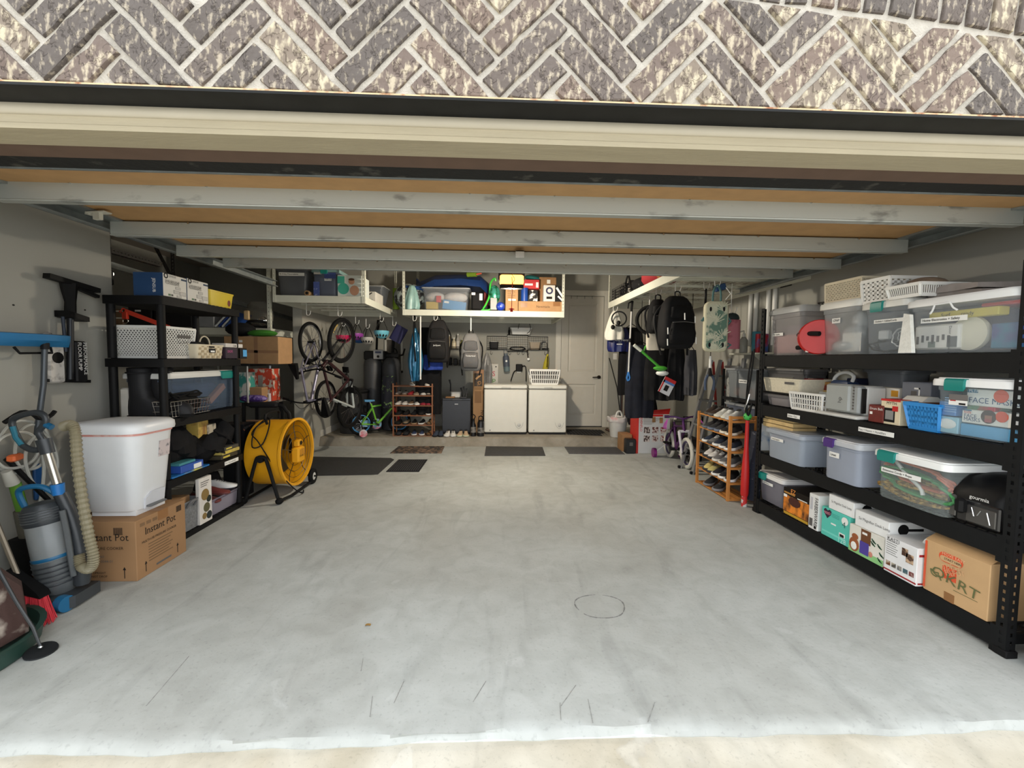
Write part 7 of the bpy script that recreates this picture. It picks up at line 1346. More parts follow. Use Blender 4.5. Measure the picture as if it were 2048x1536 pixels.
fmat('dark grey mat before the left freezer', [(972,893.5),(1085,895),(1091,912),(969,912)], 0, (58,58,58))
fmat('grey ribbed mat below the house door step', [(1129,894.5),(1233,895),(1250,909),(1138,908)], 0, (84,84,86), 30)
fmat('black doormat on the step before the house door', [(1133,860),(1155,859),(1203,861),(1210,866),(1200,868),(1205,872),(1135,869)], .14, (34,34,35), 12)
q = B().sheet(lambda u, v: (.02*u-.01+.0, .012*v, .004*math.sin(u*3)), 4, 3).build('dry_leaf', mat((150,116,60), .8)); place(q, at(735, 1252, Z=.002)); q.scale = (1.4,1.4,1); tag(q, 'small dry brown leaf on the concrete floor', 'leaf')
# ================================================================ right middle
# bin with liner
p = at(1240, 878, Z=.14); t = thing('waste_bin', 'small white waste bin with pink-edged liner by the house door', 'bin', (2.03, 6.98, .14)); b = B(); b.lathe([(.115,0),(.12,.005),(.155,.30),(.16,.305)], n=24); b.build('bucket', mat((214,214,210), .45), t, 50); b = B(); R_ = [[((r_+.006*math.sin(9*a))*math.cos(a), (r_+.006*math.sin(9*a))*math.sin(a), z+.008*math.sin(5*a)) for a in [2*PI*i/36 for i in range(36)]] for r_, z in ((.158,.25),(.17,.27),(.172,.32),(.15,.33),(.14,.26))]; b.loft(R_, False, True); b.build('liner', mat((212,208,206), .4, rgb2=(214,150,150), thr=.62, sc=6), t, 60); b = B(); b.tube([(-.04,.0,.3),(-.02,-.02,.40),(.04,-.0,.41),(.07,.02,.34)], .014, 6, smooth=3); b.build('liner_knot', WHITE, t)
for k, x in enumerate((1206,1216)): shoe(['brown sandal, left of the pair by the house door', 'brown sandal, right of the pair by the house door'][k], V((at(x, 858, Z=.14).x+.05, 7.5, .142)), -PI/2+.2, mat((96,66,50), .7), mat((60,44,36), .7), .23, None, 'sandals by the house door', hi=.5)
# boxes on floor
c = at(1272, 907, Z=0); w = at(1338, 907, Z=0).x-c.x; h = at(1272, 829, Y=c.y).z; t = carton('car_seat_box', 'white and red box with small pictures on the floor near the kids bicycle', 'box', V((c.x, c.y, .001)), w, .30, h, 0., mat((186,188,190), .6, var=.03)); B().box(-.002,0,0,.30,0,h).box(0,w*.06,-.0015,0,0,h).build('red_side', mat((190,44,34), .6), t)
for i in range(3):
    for j in range(2): panel(t, 'photo_print', mat((60+30*i,40,36), .6, rgb2=(190,180,176), thr=.5, soft=.03, sc=30), w*(.22+.25*i), w*(.40+.25*i), h*(.30+.22*j), h*(.46+.22*j))
for k in range(6): panel(t, 'print', GINK, w*.2, w*(.75-.06*k), h*(.90-.03*k), h*(.908-.03*k))
panel(t, 'print', REDP, w*.40, w*.78, h*.95, h*1.0); panel(t, 'handle_slot', CARD2, w*.46, w*.56, h*.80, h*.94); panel(t, 'handle_slot', CARD2, w*.68, w*.78, h*.78, h*.92); text(t, 'EVENFLO', .05, (w*.1,-.002,h*.92), REDP, ux=(0,0,-1), uz=(1,0,0))
B().hexa([V((w*.2,.05,h)),V((w,.05,h)),V((w,.053,h)),V((w*.2,.053,h))],[V((w*.2,.0,h+.05)),V((w,.0,h+.09)),V((w,.003,h+.09)),V((w*.2,.003,h+.05))]).build('flap', REDP, t)
q = carton('brown_carton', 'brown carton squeezed between waste bin and white red box', 'box', V((c.x-.17, c.y+.14, .001)), .15, .25, .26, 0., CARD2); q = carton('black_case', 'black hard case standing left of the white red box', 'case', V((c.x-.16, c.y-.03, .001)), .145, .12, .22, 0., mat((26,27,29), .4), b=.01); panel(q, 'latch', GINK, .05, .10, .12, .17)
q = B().tube([(0,0,0),(.1,.05,0),(.25,.1,0)], .010, 6).build('foot_pump_hose', BLACK); place(q, at(1236, 890, Z=.012)); tag(q, 'short black hose lying left of the black hard case', 'hose')
# purple kids bicycle
rk = at(1352, 900, Y=5.95); rk.z = .20; fk = V((rk.x+.12, rk.y-.52, .20)); fk = at(1376, 915, Y=5.55); fk.z = .20
t, _ = bike('purple kids bicycle with white tyres and training wheels by the ladder', V((2.53, 6.1, .20)), V((2.50, 5.58, .20)), (0,0,1), mat((74,26,84), .4), mat((200,198,204), .4), tyre=mat((206,204,194), .7), kid=True, wb=.62, scale=1.06, seat_m=mat((206,200,190), .5), guard=mat((214,212,206), .5, rgb2=(40,36,50), thr=.56, soft=.03, sc=16), rimm=mat((60,50,90), .4), barm=mat((90,40,110), .4))
for y in (-.20,.16): b = B(); b.cyl((.0,y-.02,-.13),(.0,y+.02,-.13),.065,n=18); b.build('training_wheel', mat((120,30,110), .4), t)
b = B(); b.bar((0,-.20,-.13),(0,-.04,0),.014); b.bar((0,.16,-.13),(0,.04,0),.014); b.build('training_bracket', WHITE, t); b = B()
for y in (-.22,.22):
    for k in range(5): b.tube([(.49,y*.9,.4),(.47+.02*k,y*1.05,.34),(.45+.03*k,y*1.1,.28)], .004, 4)
b.build('streamers', mat((190,90,180), .5), t)['kind'] = 'stuff'
# step ladder
t = thing('step_ladder', 'aluminium step ladder leaning beside the side shoe rack', 'ladder', (2.42, 5.32, 0)); AL = mat((170,172,174), .35, .75, var=.06)
bl, tl = V((0,.14,.0)), V((.34,.10,1.40)); br, trr = V((.02,-.16,.0)), V((.34,-.12,1.40))
for a_, e_ in ((bl,tl),(br,trr)): b = B(); b.bar(a_, e_, .022, .055, up=(0,1,0)); r_ = b.build('rail', AL, t); B().bevbox(a_.x-.03,a_.x+.03,a_.y-.02,a_.y+.02,0,.035,.005).build('foot', BLACK, r_)
for k in range(4): f_ = .20+.22*k; a_ = bl.lerp(tl,f_); e_ = br.lerp(trr,f_); b = B(); b.bar(a_+V((.03,0,0)), e_+V((.03,0,0)), .10, .02, up=(0,0,1)); b.build('tread', mat((120,122,120), .6, .3), t)
for y in (.1,-.12): b = B(); b.bar((.36,y,1.38),(.50,y,.0),.02,.03); b.build('rear_rail', mat((160,40,36), .5), t)
t = thing('extension_ladder', 'tall aluminium ladder standing behind the step ladder', 'ladder', (2.72, 5.05, 0))
for y in (-.15,.15): b = B(); b.bar((0,y,0),(.16,y,1.42),.025,.06,up=(0,1,0)); b.build('rail', AL, t)
for k in range(5): b = B(); b.cyl((.02+.022*k,-.15,.2+.28*k),(.02+.022*k,.15,.2+.28*k),.016,n=8); b.build('rung', AL, t)
B().box(-.02,.0,-.182,-.118,.9,1.2).build('warning_label', mat((150,150,146), .5, rgb2=(40,40,40), sc=30, thr=.58), t)
# side shoe rack (bamboo)
BX0, BX1, BY0, BY1 = 2.315, 2.60, 4.14, 4.82; BZ = [at(1457, y, X=BX0).z for y in (1000, 967, 936, 903, 872, 841)]
t = thing('shoe_rack', 'orange bamboo shoe rack beside the black storage rack', 'shoe rack', ((BX0+BX1)/2, (BY0+BY1)/2, 0)); BAM = mat((188,126,62), .5, var=.1, sc=12); cx, cy = (BX0+BX1)/2, (BY0+BY1)/2
for x in (BX0, BX1-.025):
    for y in (BY0, BY1-.025): B().box(x-cx,x+.025-cx,y-cy,y+.025-cy,0,BZ[-1]+(.045 if y == BY0 else .02)).build('post', BAM, t)
for k, z in enumerate(BZ):
    for i in range(5): x = BX0+.012+i*(BX1-BX0-.03)/4.4; B().box(x-cx,x+.03-cx,BY0+.02-cy,BY1-.02-cy,z-.014,z).build('slat', BAM, t)
    for y in (BY0+.004, BY1-.022): B().box(BX0+.025-cx,BX1-.025-cx,y-cy,y+.018-cy,z-.022,z-.002).build('end_rail', BAM, t)
B().box(BX0+.025-cx,BX1-.025-cx,BY0+.004-cy,BY0+.022-cy,BZ[-1]+.015,BZ[-1]+.042).build('top_rail', BAM, t)
rows = [
 [((40,42,46),(120,120,124),'black and grey running'),((44,46,50),(130,128,130),'black and grey running')],
 [((214,200,130),(40,40,44),'yellow-soled dark'),((206,196,130),(44,44,50),'yellow-soled navy'),((34,36,44),(222,222,218),'black low'),((36,38,44),(224,224,220),'black low'),((30,30,34),(210,210,208),'black and white')],
 [((222,222,220),(40,40,42),'white high'),((220,220,218),(40,40,42),'white high'),((110,110,112),(206,204,198),'grey mesh'),((104,106,108),(206,204,198),'grey mesh'),((86,88,92),(200,198,194),'charcoal mesh')],
 [((44,56,76),(220,220,216),'navy white-soled'),((120,122,124),(60,60,62),'grey trainer'),((40,50,68),(220,220,216),'navy white-soled'),((64,68,74),(222,220,216),'slate white-soled'),((48,56,70),(214,212,208),'navy slip-on')],
 [((60,62,66),(90,98,110),'charcoal'),((56,58,62),(100,110,128),'charcoal blue-soled'),((58,60,64),(104,114,132),'charcoal blue-soled'),((44,42,42),(214,206,190),'black cream-soled'),((40,38,38),(214,206,190),'black cream-soled')],
 [((58,44,36),(70,66,62),'brown leather'),((62,46,38),(84,80,76),'brown leather'),((212,212,206),(206,204,190),'white laced'),((216,216,212),(206,204,190),'white laced'),((204,204,202),(180,180,178),'white striped')]]
tn = ['bottom', 'second-lowest', 'third', 'fourth', 'fifth', 'top']
for r_, row in enumerate(rows):
    n = len(row)
    for i, (u_, s_, nm) in enumerate(row):
        y = BY1-.10-(BY1-BY0-.22)*i/max(4, n-1)
        if r_ == 0: y = BY1-.14-.2*i
        shoe('%s shoe, %s from the ladder, %s tier of the bamboo rack' % (nm, ordn[i], tn[r_]), (cx-.03, y, BZ[r_]+.003), -PI+.75+random.uniform(-.1,.1), mat(u_, .7, var=.1), mat(s_, .6), .285, LBL if nm.startswith(('white','grey')) else GINK if i % 2 else None, 'shoes on the bamboo rack', hi=.9 if r_ != 5 else 1.)
# bat, ball, tube
p = at(1498, 990, X=2.40); t = thing('toy_bat', 'red plastic bat standing handle-up between shoe rack and steel rack', 'bat', (2.405, 4.0, .0)); b = B(); zt_ = at(1500, 842, X=2.405).z; b.lathe([(.030,.10),(.036,.13),(.036,.30),(.030,.42),(.019,.58),(.016,zt_-.02),(.018,zt_)], n=16); b.build('barrel', REDP, t, 50); b = B(); b.lathe([(.026,0),(.026,.10)], n=14); b.build('tube_stand', mat((190,40,40), .5, rgb2=(196,196,194), thr=.5, soft=.03, sc=16), t)
t2 = thing('toy_ball', 'green perforated toy ball balanced on the red bat handle', 'ball', (2.405, 4.0, zt_+.001)); b = B().ell((0,0,.036),(.037,.037,.037),18,10); b.build('ball', mat((70,180,80), .45), t2); b = B()
for i in range(9): a_ = i*2.4; z = -.8+1.6*i/8; r_ = math.sqrt(1-z*z); b.ell((.034*r_*math.cos(a_),.034*r_*math.sin(a_),.036+.034*z),(.007,.007,.007),8,4)
b.build('hole', mat((24,60,30), .8), t2)
q = cloth('navy_print_bag', 'dark navy printed bag hanging behind the red bat', 'bag', (2.50, 4.03, .72), .20, .66, .10, mat((30,36,52), .7, rgb2=(150,150,156), thr=.68, soft=.03, sc=24, st=(1,1,3)), PI/2, 2, .01, taper=.95)
# clear totes behind, on a dark shelf
t = thing('corner_shelf', 'dark metal corner shelf holding two clear totes beyond the shoe rack', 'shelf', (2.88, 4.62, 0))
for z in (.62, .98): B().box(-.22,.16,-.34,.34,z-.03,z).build('deck', DARK, t)
for x in (-.21,.15):
    for y in (-.33,.33): B().box(x-.012,x+.012,y-.012,y+.012,0,1.3).build('post', BLACK, t)
for k, (z, h, c, lb) in enumerate(((.982,.33,(150,156,160),'clear tote with white label on the upper corner shelf'),(.622,.30,(116,124,142),'blue-grey clear tote on the lower corner shelf'))): tt = tote(lb, V((2.67, 4.94, z)), .62, .34, h, -PI/2, c, .4, (176,180,184), None, 'Garden Seeds' if k == 0 else None, ts=.024, tx=.6, tz=.55, rim=False, lidtr=.35, group='totes on the corner shelf')
q = carton('orange_package', 'orange package inside the upper corner tote', 'packet', V((2.74, 4.85, 1.0)), .4, .2, .09, -PI/2, mat((200,130,90), .6, rgb2=(160,90,60), sc=8)); q = carton('green_package', 'green package inside the lower corner tote', 'packet', V((2.74, 4.85, .64)), .4, .2, .14, -PI/2, mat((90,130,90), .6, rgb2=(150,156,150), sc=8))
# leash and gloves on the rack post
b = B(); b.tube([(0,0,.0),(-.01,.02,-.25),(-.02,.05,-.5),(-.015,.03,-.62),(.0,.0,-.5)], .009, 6, smooth=4); b.tube([(0,.03,-.02),(-.02,.05,-.3),(-.01,.08,-.6)], .007, 6, smooth=3); q = b.build('leash', BLACK); place(q, (2.40, 3.93, 1.50)); tag(q, 'black leash hanging on the far upright of the steel rack', 'leash')
q = B().tube([(0,0,0),(-.02,.0,-.08),(-.03,.02,-.14),(0,.03,-.17),(.02,.02,-.12)], .006, 6, smooth=3).build('carabiner', CHROME); place(q, (2.39, 3.96, 1.08)); tag(q, 'steel carabiner hanging below the black leash', 'carabiner')
# white pipes
for k, (x, yt, yb) in enumerate(((1502,588,690),(1513,586,690),(1538,577,690),(1551,576,690))): p = at(x, yt, X=3.055); q = B().cyl((0,0,0),(0,0,.62),.024,n=14).build('plastic_pipe', WHITE); place(q, (3.0555, p.y, p.z-.62)); tag(q, 'white plastic pipe fixed upright on the side wall, %s counting from the far end' % ordn[k], 'pipe', 'white pipes on the side wall')
for k, (x, y) in enumerate(((1572,570),(1650,607))): p = at(x, y, X=XR-.003); b = B(); perf(b, (0,-.09,-.02), (0,1,0), (0,0,1), .18, .04); q = b.build('wall_bracket', PERF); place(q, (XR-.004, p.y, p.z)); tag(q, ['black perforated bracket on the side wall near the pipes', 'black perforated bracket on the side wall behind the CPAP tote'][k], 'bracket')
# ---- hanging bags under the right rack
RZ = RR[4]-.09
def hk(label, p, r=.03): p = V(p)+V((-r*.85,0,r*1.45)); hook(None, label, p, max(.03, RZ+.07-p.z), r)
p, w, h = hang(1330, 1400, 590, 705, 4.6); backpack('large black backpack with white zips hanging under the right rack', p+V((0,0,.05)), w*.98, h*.93, .24, mat((20,20,22), .8, var=.2), mat((15,15,17), .8, var=.2), .15, None); hk('white hook over the large black backpack', p+V((-.014,.096,.05)))
for dx, dz in ((-.02,-.25),(.10,-.28),(-.17,-.4),(-.17,-.52),(.12,-.5)): q = B().tube([(0,0,0),(.004,0,-.07)], .006, 5).build('zip_pull', LBL, bpy.data.objects[[o_.name for o_ in S.objects if o_.get('label') == 'large black backpack with white zips hanging under the right rack'][0]]); q.location = (dx, -.085 if abs(dx) < .13 else -.02, dz)
p, w, h = hang(1302, 1338, 595, 668, 4.95); backpack('slim black bag hanging left of the large black backpack', p+V((0,0,.04)), w*1.05, h*.95, .2, mat((18,18,19), .85, var=.2), mat((24,24,25), .85, var=.2), -.1, None, straps=True); hk('white hook over the slim black bag', p+V((.008,.08,.04)))
p, w, h = hang(1294, 1330, 655, 697, 5.12); cloth('canvas_tote', 'cream canvas tote below the slim black bag', 'bag', p+V((0,0,.12)), w*1.05, h+.14, .08, mat((206,198,182), .85, var=.06), 0., 2, .012, taper=.95)
b = B(); b.torus((0,0,0),(.3,1,0),.17,.022,26,8); q = b.build('rubber_ring', RUB); p = at(1302, 640, Y=5.4); hk('white hook holding the black rubber ring', p+V((0,0,.15))); place(q, p); tag(q, 'black rubber ring hanging behind the slim black bag', 'rubber ring')
# palm kneeboard
p, w, h = hang(1409, 1461, 602, 704, 4.35); t = thing('stadium_cushion', 'padded stadium seat with green palm leaf print hanging under the right rack', 'cushion', p, -.12); hw = w*.44; b = B()
b.loft([[(q[0], y, q[1]) for q in rring(-hw*k, hw*k, -h+(1-k)*.05, -(1-k)*.05, .06, 4)] for y, k in ((.0,.9),(.012,1.),(.05,1.),(.062,.92))]); b.build('pad', mat((196,192,166), .7), t, 50)
b = B(); b.loft([[(q[0], y, q[1]) for q in rring(-hw*.84, hw*.84, -h*.94, -h*.07, .04, 4)] for y in (-.006,.002)]); b.build('cover', mat((92,122,106), .7, rgb2=(196,196,172), thr=.5, soft=.04, sc=9, st=(1,1,1)), t)
b = B()
for cx_, cz_, sg in ((-.02,-.22,1),(.06,-.10,-1),(-.04,-.42,1),(.07,-.38,-1),(.0,-.50,1)):
    for j in range(7): a_ = .4+.32*j; b.bar((cx_+sg*.012*j*.3,-.0075,cz_+.02*j*.3),(cx_+sg*.10*math.cos(a_),-.0075,cz_+.10*math.sin(a_)),.007,.001,up=(0,1,0))
b.build('leaf_print', mat((204,204,180), .7), t)
for x in (-.55,.55):
    for z in (-.16,-.86): b = B().ell((hw*x,-.007,h*z),(.012,.004,.024),10,6); b.build('eyelet', BLACK, t)
b = B(); b.tube([(-.04,.02,-.01),(-.035,.02,.10),(.0,.02,.16),(.035,.02,.10),(.04,.02,-.01)], .010, 6, smooth=3); SM = mat((70,110,110), .7); b.build('strap', SM, t)
for pp_ in ([(hw-.01,.03,-.15),(hw+.03,.03,-.2),(hw-.01,.03,-.25)], [(hw-.01,.03,-.42),(hw+.04,.03,-.44),(hw-.01,.03,-.48)], [(-hw+.01,.03,-.16),(-hw-.02,.03,-.2)]): B().tube(pp_, .012, 6).build('strap', SM, t)
hk('white hook over the palm print seat', p+V((.0,.02,.155)))
q = B().bevbox(-.06,.06,-.02,.02,-.035,.035,.01).build('blue_clamp', mat((40,70,110), .5)); p = at(1440, 575, Y=4.4); place(q, p); q.rotation_euler = (0,-.3,0); tag(q, 'blue clip bundle hooked above the palm print seat', 'clip')
b = B(); b.tube([(0,0,.0),(.0,0,-.18),(.0,.0,-.3)], .012, 6); q = b.build('tool_stick', BLACK); p = at(1412, 578, Y=4.7); hk('white hook over the black tool handle', p); place(q, p); tag(q, 'black tool handle hanging left of the palm print seat', 'tool')
b = B(); b.tube([(0,0,0),(.05,0,-.06),(.0,0,-.12)], .004, 5); q = b.build('hanger_wire', WHITE); p = at(1452, 575, Y=4.3); place(q, p); tag(q, 'bent white wire hanger by the blue clip bundle', 'hanger')
p, w, h = hang(1452, 1480, 640, 698, 4.6); q = B(); q.rr(-w/2, w/2, -.05, .05, -h, 0, .05); hk('white hook over the pink patterned bag', p+V((0,0,.075))); q = q.build('pink_backpack', mat((196,120,134), .8, rgb2=(160,80,96), thr=.6, sc=9)); place(q, p); tag(q, 'pink patterned bag behind the palm print seat', 'bag'); B().ell((0,.02,.02),(w*.5,.06,.06),14,6).build('dark_top', mat((40,52,56), .8), q)
# snow brush under the seat
t = thing('snow_brush', 'white-handled fork tool with blue tip hanging below the palm print seat', 'tool', at(1421, 712, Y=4.75)); b = B(); b.tube([(0,0,-.01),(.0,0,.1),(.0,.0,.78)], .004, 5); b.build('hanging_cord', BLACK, t); b = B(); b.cyl((0,0,0),(0,0,-.14),.014,n=10); b.build('handle', WHITE, t); b = B(); b.tube([(0,0,-.13),(0,0,-.22)], [.014,.03], 8); b.build('neck', BLACK, t)
for s_ in (-1,1): b = B(); b.tube([(s_*.01,0,-.2),(s_*.05,0,-.27),(s_*.045,0,-.38)], .013, 7, smooth=3); b.build('prong', mat((50,66,92), .5), t)
# garments
def garment(label, xl, xr, yt, yb, Y, c, seed, **k):
    p, w, h = hang(xl, xr, yt, yb, Y); g_ = cloth('garment', label, 'garment', p, w, h, .16, mat(c, .92, var=.25, sc=8), .0, 5, .03, 'dark garments hanging on the right', seed=seed, **k); B().tube([(-w*.3,0,-.02),(0,0,.05),(w*.3,0,-.02)], .006, 5).tube([(0,0,.05),(0,0,RZ+.05-p.z)], .004, 5).build('hanger', BLACK, g_); return g_
garment('black jacket hanging nearest the house door', 1238, 1290, 655, 790, 6.3, (16,16,18), 1); garment('long dark navy coat beneath the grabber pole', 1252, 1312, 690, 835, 5.85, (28,30,38), 2, taper=.8); garment('charcoal coat behind the slim black bag', 1290, 1345, 690, 800, 5.6, (20,20,22), 3); garment('black coat under the large black backpack', 1336, 1372, 690, 800, 5.3, (17,17,19), 4); garment('dark grey trousers hanging left of the ladder', 1370, 1395, 700, 790, 5.2, (52,52,56), 5); garment('black trousers low behind the white red box', 1256, 1316, 790, 850, 6.75, (18,18,20), 6)
# white cap with headphones, navy bag
p, w, h = hang(1210, 1250, 622, 680, 6.2); cloth('white_bag', 'white drawstring bag hanging by the house door', 'bag', p, w, h, .16, mat((210,208,198), .8, var=.06), 0., 3, .03, topw=.22, grow=1.3); b = B(); b.torus((0,0,0),(.3,1,.2),.10,.010,22,6); q = b.build('headphones', BLACK); place(q, p+V((.03,-.11,-.12))); tag(q, 'black headphones slung on the white drawstring bag', 'headphones')
for s_ in (-1,1): b = B(); b.ell((s_*.04-.05,-.02,-.09+.03*s_),(.03,.025,.035),12,6); b.build('ear_cup', BLACK, q)
hk('white hook over the white drawstring bag', p)
p, w, h = hang(1216, 1260, 658, 704, 6.3); t = cloth('navy_bag', 'shiny navy bag with pale print behind the white bag', 'bag', p+V((0,0,.02)), w*1.05, h*1.05, .18, mat((22,30,84), .3, var=.15), 0., 4, .025, taper=.8); text(t, 'Old Navy', .05, (-.09,-.115,-.20), LBL); panel(t, 'print', LBL, -.06, .02, -.25, -.24, y=-.112)
# grabber
t = thing('grabber_pole', 'long white grabber pole with blue tip hanging by the house door', 'grabber', at(1265, 602, Y=5.8)); b = B(); b.tube([(0,0,0),(-.01,0,-.1),(-.01,0,-.14)], .016, 8); b.tube([(0,0,.0),(-.05,0,-.03),(-.06,0,-.10)], .010, 6); b.build('handle', BLACK, t); b = B(); b.cyl((-.01,0,-.14),(-.03,0,-.95),.011,n=10); b.build('shaft', mat((196,196,194), .4), t); B().cyl((-.02,0,-.50),(-.022,0,-.55),.018,n=10).build('joint', BLACK, t); b = B(); b.tube([(-.03,0,-.95),(-.05,0,-1.03),(-.035,0,-1.07)], .012, 6); b.tube([(-.03,0,-.95),(-.01,0,-1.03),(-.025,0,-1.07)], .012, 6); b.build('jaw', mat((40,110,180), .5), t)
# green bubble wand and tag
t = thing('toy_trimmer', 'green and white toy weed trimmer hanging slantwise among the coats', 'toy', at(1268, 690, Y=5.25)); GN = mat((70,160,50), .45); b = B(); b.tube([(0,0,0),(.09,0,-.07)], .02, 8); b.build('grip', mat((206,210,200), .5), t); b = B(); b.tube([(.08,0,-.06),(.34,0,-.28)], .016, 8); b.tube([(.12,0,-.07),(.16,0,.0),(.22,0,.0)], .012, 6, smooth=3); b.build('shaft', GN, t); b = B(); b.ell((.33,-.01,-.28),(.09,.05,.03),14,6); b.build('guard', GN, t); b = B(); b.ell((.36,-.0,-.34),(.08,.06,.035),14,6); b.build('deck', WHITE, t)
q = carton('toy_card', 'red and white hang tag card below the toy trimmer', 'card', V((0,0,0)), .15, .01, .20, 0., mat((206,206,208), .6), b=.002); q.location = at(1316, 782, Y=5.15); q.rotation_euler = (0,.45,0); panel(q, 'print', REDP, 0, .15, .16, .20); panel(q, 'print', mat((80,120,180), .6), 0, .15, .13, .16); panel(q, 'print', INK, .05, .10, .04, .11); panel(q, 'print', REDP, 0, .02, 0, .16)
# poles at wall beside door
q = B().tube([(0,0,0),(.16,.0,-.55),(.26,0,-1.25)], .008, 6).build('thin_rod', DARK); place(q, at(1221, 716, Y=7.9)+V((.0,.09,0))); tag(q, 'thin dark rod leaning on the wall by the light switch', 'rod'); 
for k, (x, c) in enumerate(((1244,(60,36,28)),(1250,(90,60,44)),(1240,(40,40,44)))): q = B().cyl((0,0,0),(.01*k,0,.95),.014,n=8).build('garden_tool', mat(c, .6)); place(q, (at(x, 800, Y=7.4).x, 7.4, .142)); tag(q, ['dark brown tool handle standing by the black jacket', 'lighter brown tool handle standing by the black jacket', 'black tool handle standing nearest the house door'][k], 'tool handle')
# dark garden things behind the purple bicycle
t = thing('folding_cart', 'black folding cart frame behind the purple kids bicycle', 'cart', (2.78, 6.0, 0)); b = B(); b.tube([(-.16,-.15,.0),(-.16,-.15,.62),(.10,-.15,.62),(.10,-.15,0)], .012, 6); b.tube([(-.16,.2,.0),(-.16,.2,.5),(.10,.2,.5),(.10,.2,0)], .012, 6); b.build('frame', BLACK, t); B().bevbox(-.17,.12,-.2,.25,.12,.30,.02).build('basket', mat((40,38,40), .8), t)
# ================================================================ the bay behind the black shelves
WY = 5.6; wz = at(400, 655, Y=WY).z
t = orack('white hanging rack in the side bay behind the plastic shelves', -5.0, at(541, 650, Y=WY).x, WY, WY+.6, wz, [(at(541, 650, Y=WY).x, WY), (-5.0, WY)], 2.95)
def W(xl, xr, yt, dy=.04): return slot(xl, xr, 640, yt, wz+.003, Y=WY+dy)
for k, (xl, xr, yt, c, nm, cat, lb) in enumerate(((222,246,618,(120,92,64),'carton','box','brown carton at the left end of the side-bay rack'),(256,304,610,(26,26,28),'black_crate','crate','black crate with white tag on the side-bay rack'),(308,384,612,(22,22,24),'black_crate','crate','wider black crate with white tags on the side-bay rack'),(385,428,626,(130,132,134),'grey_bin','bin','grey plastic bin on the side-bay rack'))):
    o, w, h, rz = W(xl, xr, yt); q = carton(nm, lb, cat, o, w, .4, h, 0., mat(c, .6, var=.08), b=.01)
    if k == 0: panel(q, 'edge_print', PAPER, 0, w, h*.45, h*.52); panel(q, 'edge_print', PAPER, 0, w, h*.85, h*.92)
    if k in (1, 2): panel(q, 'tag', LBL, w*.3, w*.55, h*.70, h*.78)
for k, c in enumerate(((206,210,212),(30,64,140),(210,214,216),(34,80,160))):
    o, w, h, rz = W(428+7*k, 440+7*k, 630); q = B().bevbox(0,.02,0,.3,0,.24,.003).build('binder', mat(c, .5)); place(q, o+V((0,.0,.02))); q.rotation_euler = (0,.75,0); tag(q, '%s leaning binder, %s from the left on the side-bay rack' % ('white' if k % 2 == 0 else 'blue', ordn[k]), 'binder', 'leaning binders on the side-bay rack')
# clamp
t = thing('bar_clamp', 'bright orange-red bar clamp resting above the lattice basket', 'clamp', at(247, 622, Y=5.5)); RO = mat((226,66,40), .5); e_ = at(338, 655, Y=5.62)-at(247, 622, Y=5.5); b = B(); b.bar((.02,0,.0), e_, .03, .05); b.build('bar', RO, t); b = B(); b.tube([(.02,0,.02),(.0,-.01,.03),(-.02,-.01,.0),(-.03,0,-.02),(-.05,0,.0)], .007, 6, smooth=3); b.build('hook', RO, t); b = B().bevbox(-.01,.05,-.02,.02,-.10,-.01,.006); b.build('jaw', RO, t); b = B(); b.torus((.02,0,-.12),(0,1,0),.03,.006,16,6); b.build('ring', CHROME, t); B().bar(e_-V((.09,0,-.01)), e_+V((-.05,0,-.05)), .05, .07).build('grip', BLACK, t)
# visor goggles heap
o, w, h, rz = W(482, 538, 608, .02); t = thing('face_shield', 'clear face shield and headgear at the right end of the side-bay rack', 'face shield', o+V((w*.5,.12,0))); b = B(); R_ = [[(w*.48*math.cos(a_)*k_, -.10*math.sin(a_)*k_, z) for a_ in [PI*i/12 for i in range(13)]] for z, k_ in ((.10,1.0),(.2,1.02),(.30,.9),(.34,.6))]; b.loft(R_, False, False, closed=False); b.build('visor', mat((150,146,136), .15, tr=.6), t)
b = B(); b.torus((0,0,.06),(0,.2,1),w*.40,.018,24,6); b.build('headband', DARK, t); b = B().bevbox(-w*.4,-w*.2,-.13,-.09,.10,.22,.01); b.build('tan_pad', mat((206,176,130), .6), t); b = B().ell((w*.2,-.06,.10),(.06,.05,.06),14,8); b.build('lens', CHROME, t)
# floodlight
t = thing('security_light', 'twin-bulb security light high in the side bay', 'light', at(221, 556, Y=3.40)); B().bevbox(-.03,.03,-.058,.0,-.06,.06,.01).build('bracket', BLACK, t); b = B(); b.ell((.012,.0,.03),(.012,.012,.016),10,6); b.build('bulb', mat((255,248,230), .3, var=0, emit=2.), t); b = B().ell((.006,.0,-.03),(.012,.012,.012),10,6); b.build('bulb', mat((255,248,230), .3, var=0, emit=2.), t)
# boxes below
def Wb(xl, xr, yb, yt, Y): a = at(xl, yb, Y=Y); c = at(xr, yb, Y=Y); return a, c.x-a.x, at(xl, yt, Y=Y).z-a.z
t_ = thing('work_table', 'grey work table in the side bay under the cardboard boxes', 'table', (-3.0, 5.6, 0)); zt2 = at(520, 806, Y=5.3).z; B().box(-1.3,.22,-.32,.35,zt2-.03,zt2).build('table_top', mat((110,104,98), .7), t_)
for x in (-1.25,.17):
    for y in (-.28,.30): B().box(x-.02,x+.02,y-.02,y+.02,0,zt2-.03).build('leg', DARK, t_)
sh2 = thing('wire_shelf', 'dark metal shelf carrying the big taped carton in the side bay', 'shelf', (-2.95, 5.2, 0)); zs2 = at(500, 728, Y=5.1).z
B().box(-.5,.16,-.12,.4,zs2-.025,zs2).build('deck', DARK, sh2)
for x in (-.48,.15): B().box(x-.012,x+.012,.37,.395,zt2+.002,zs2-.025).build('post', CHROME, sh2)
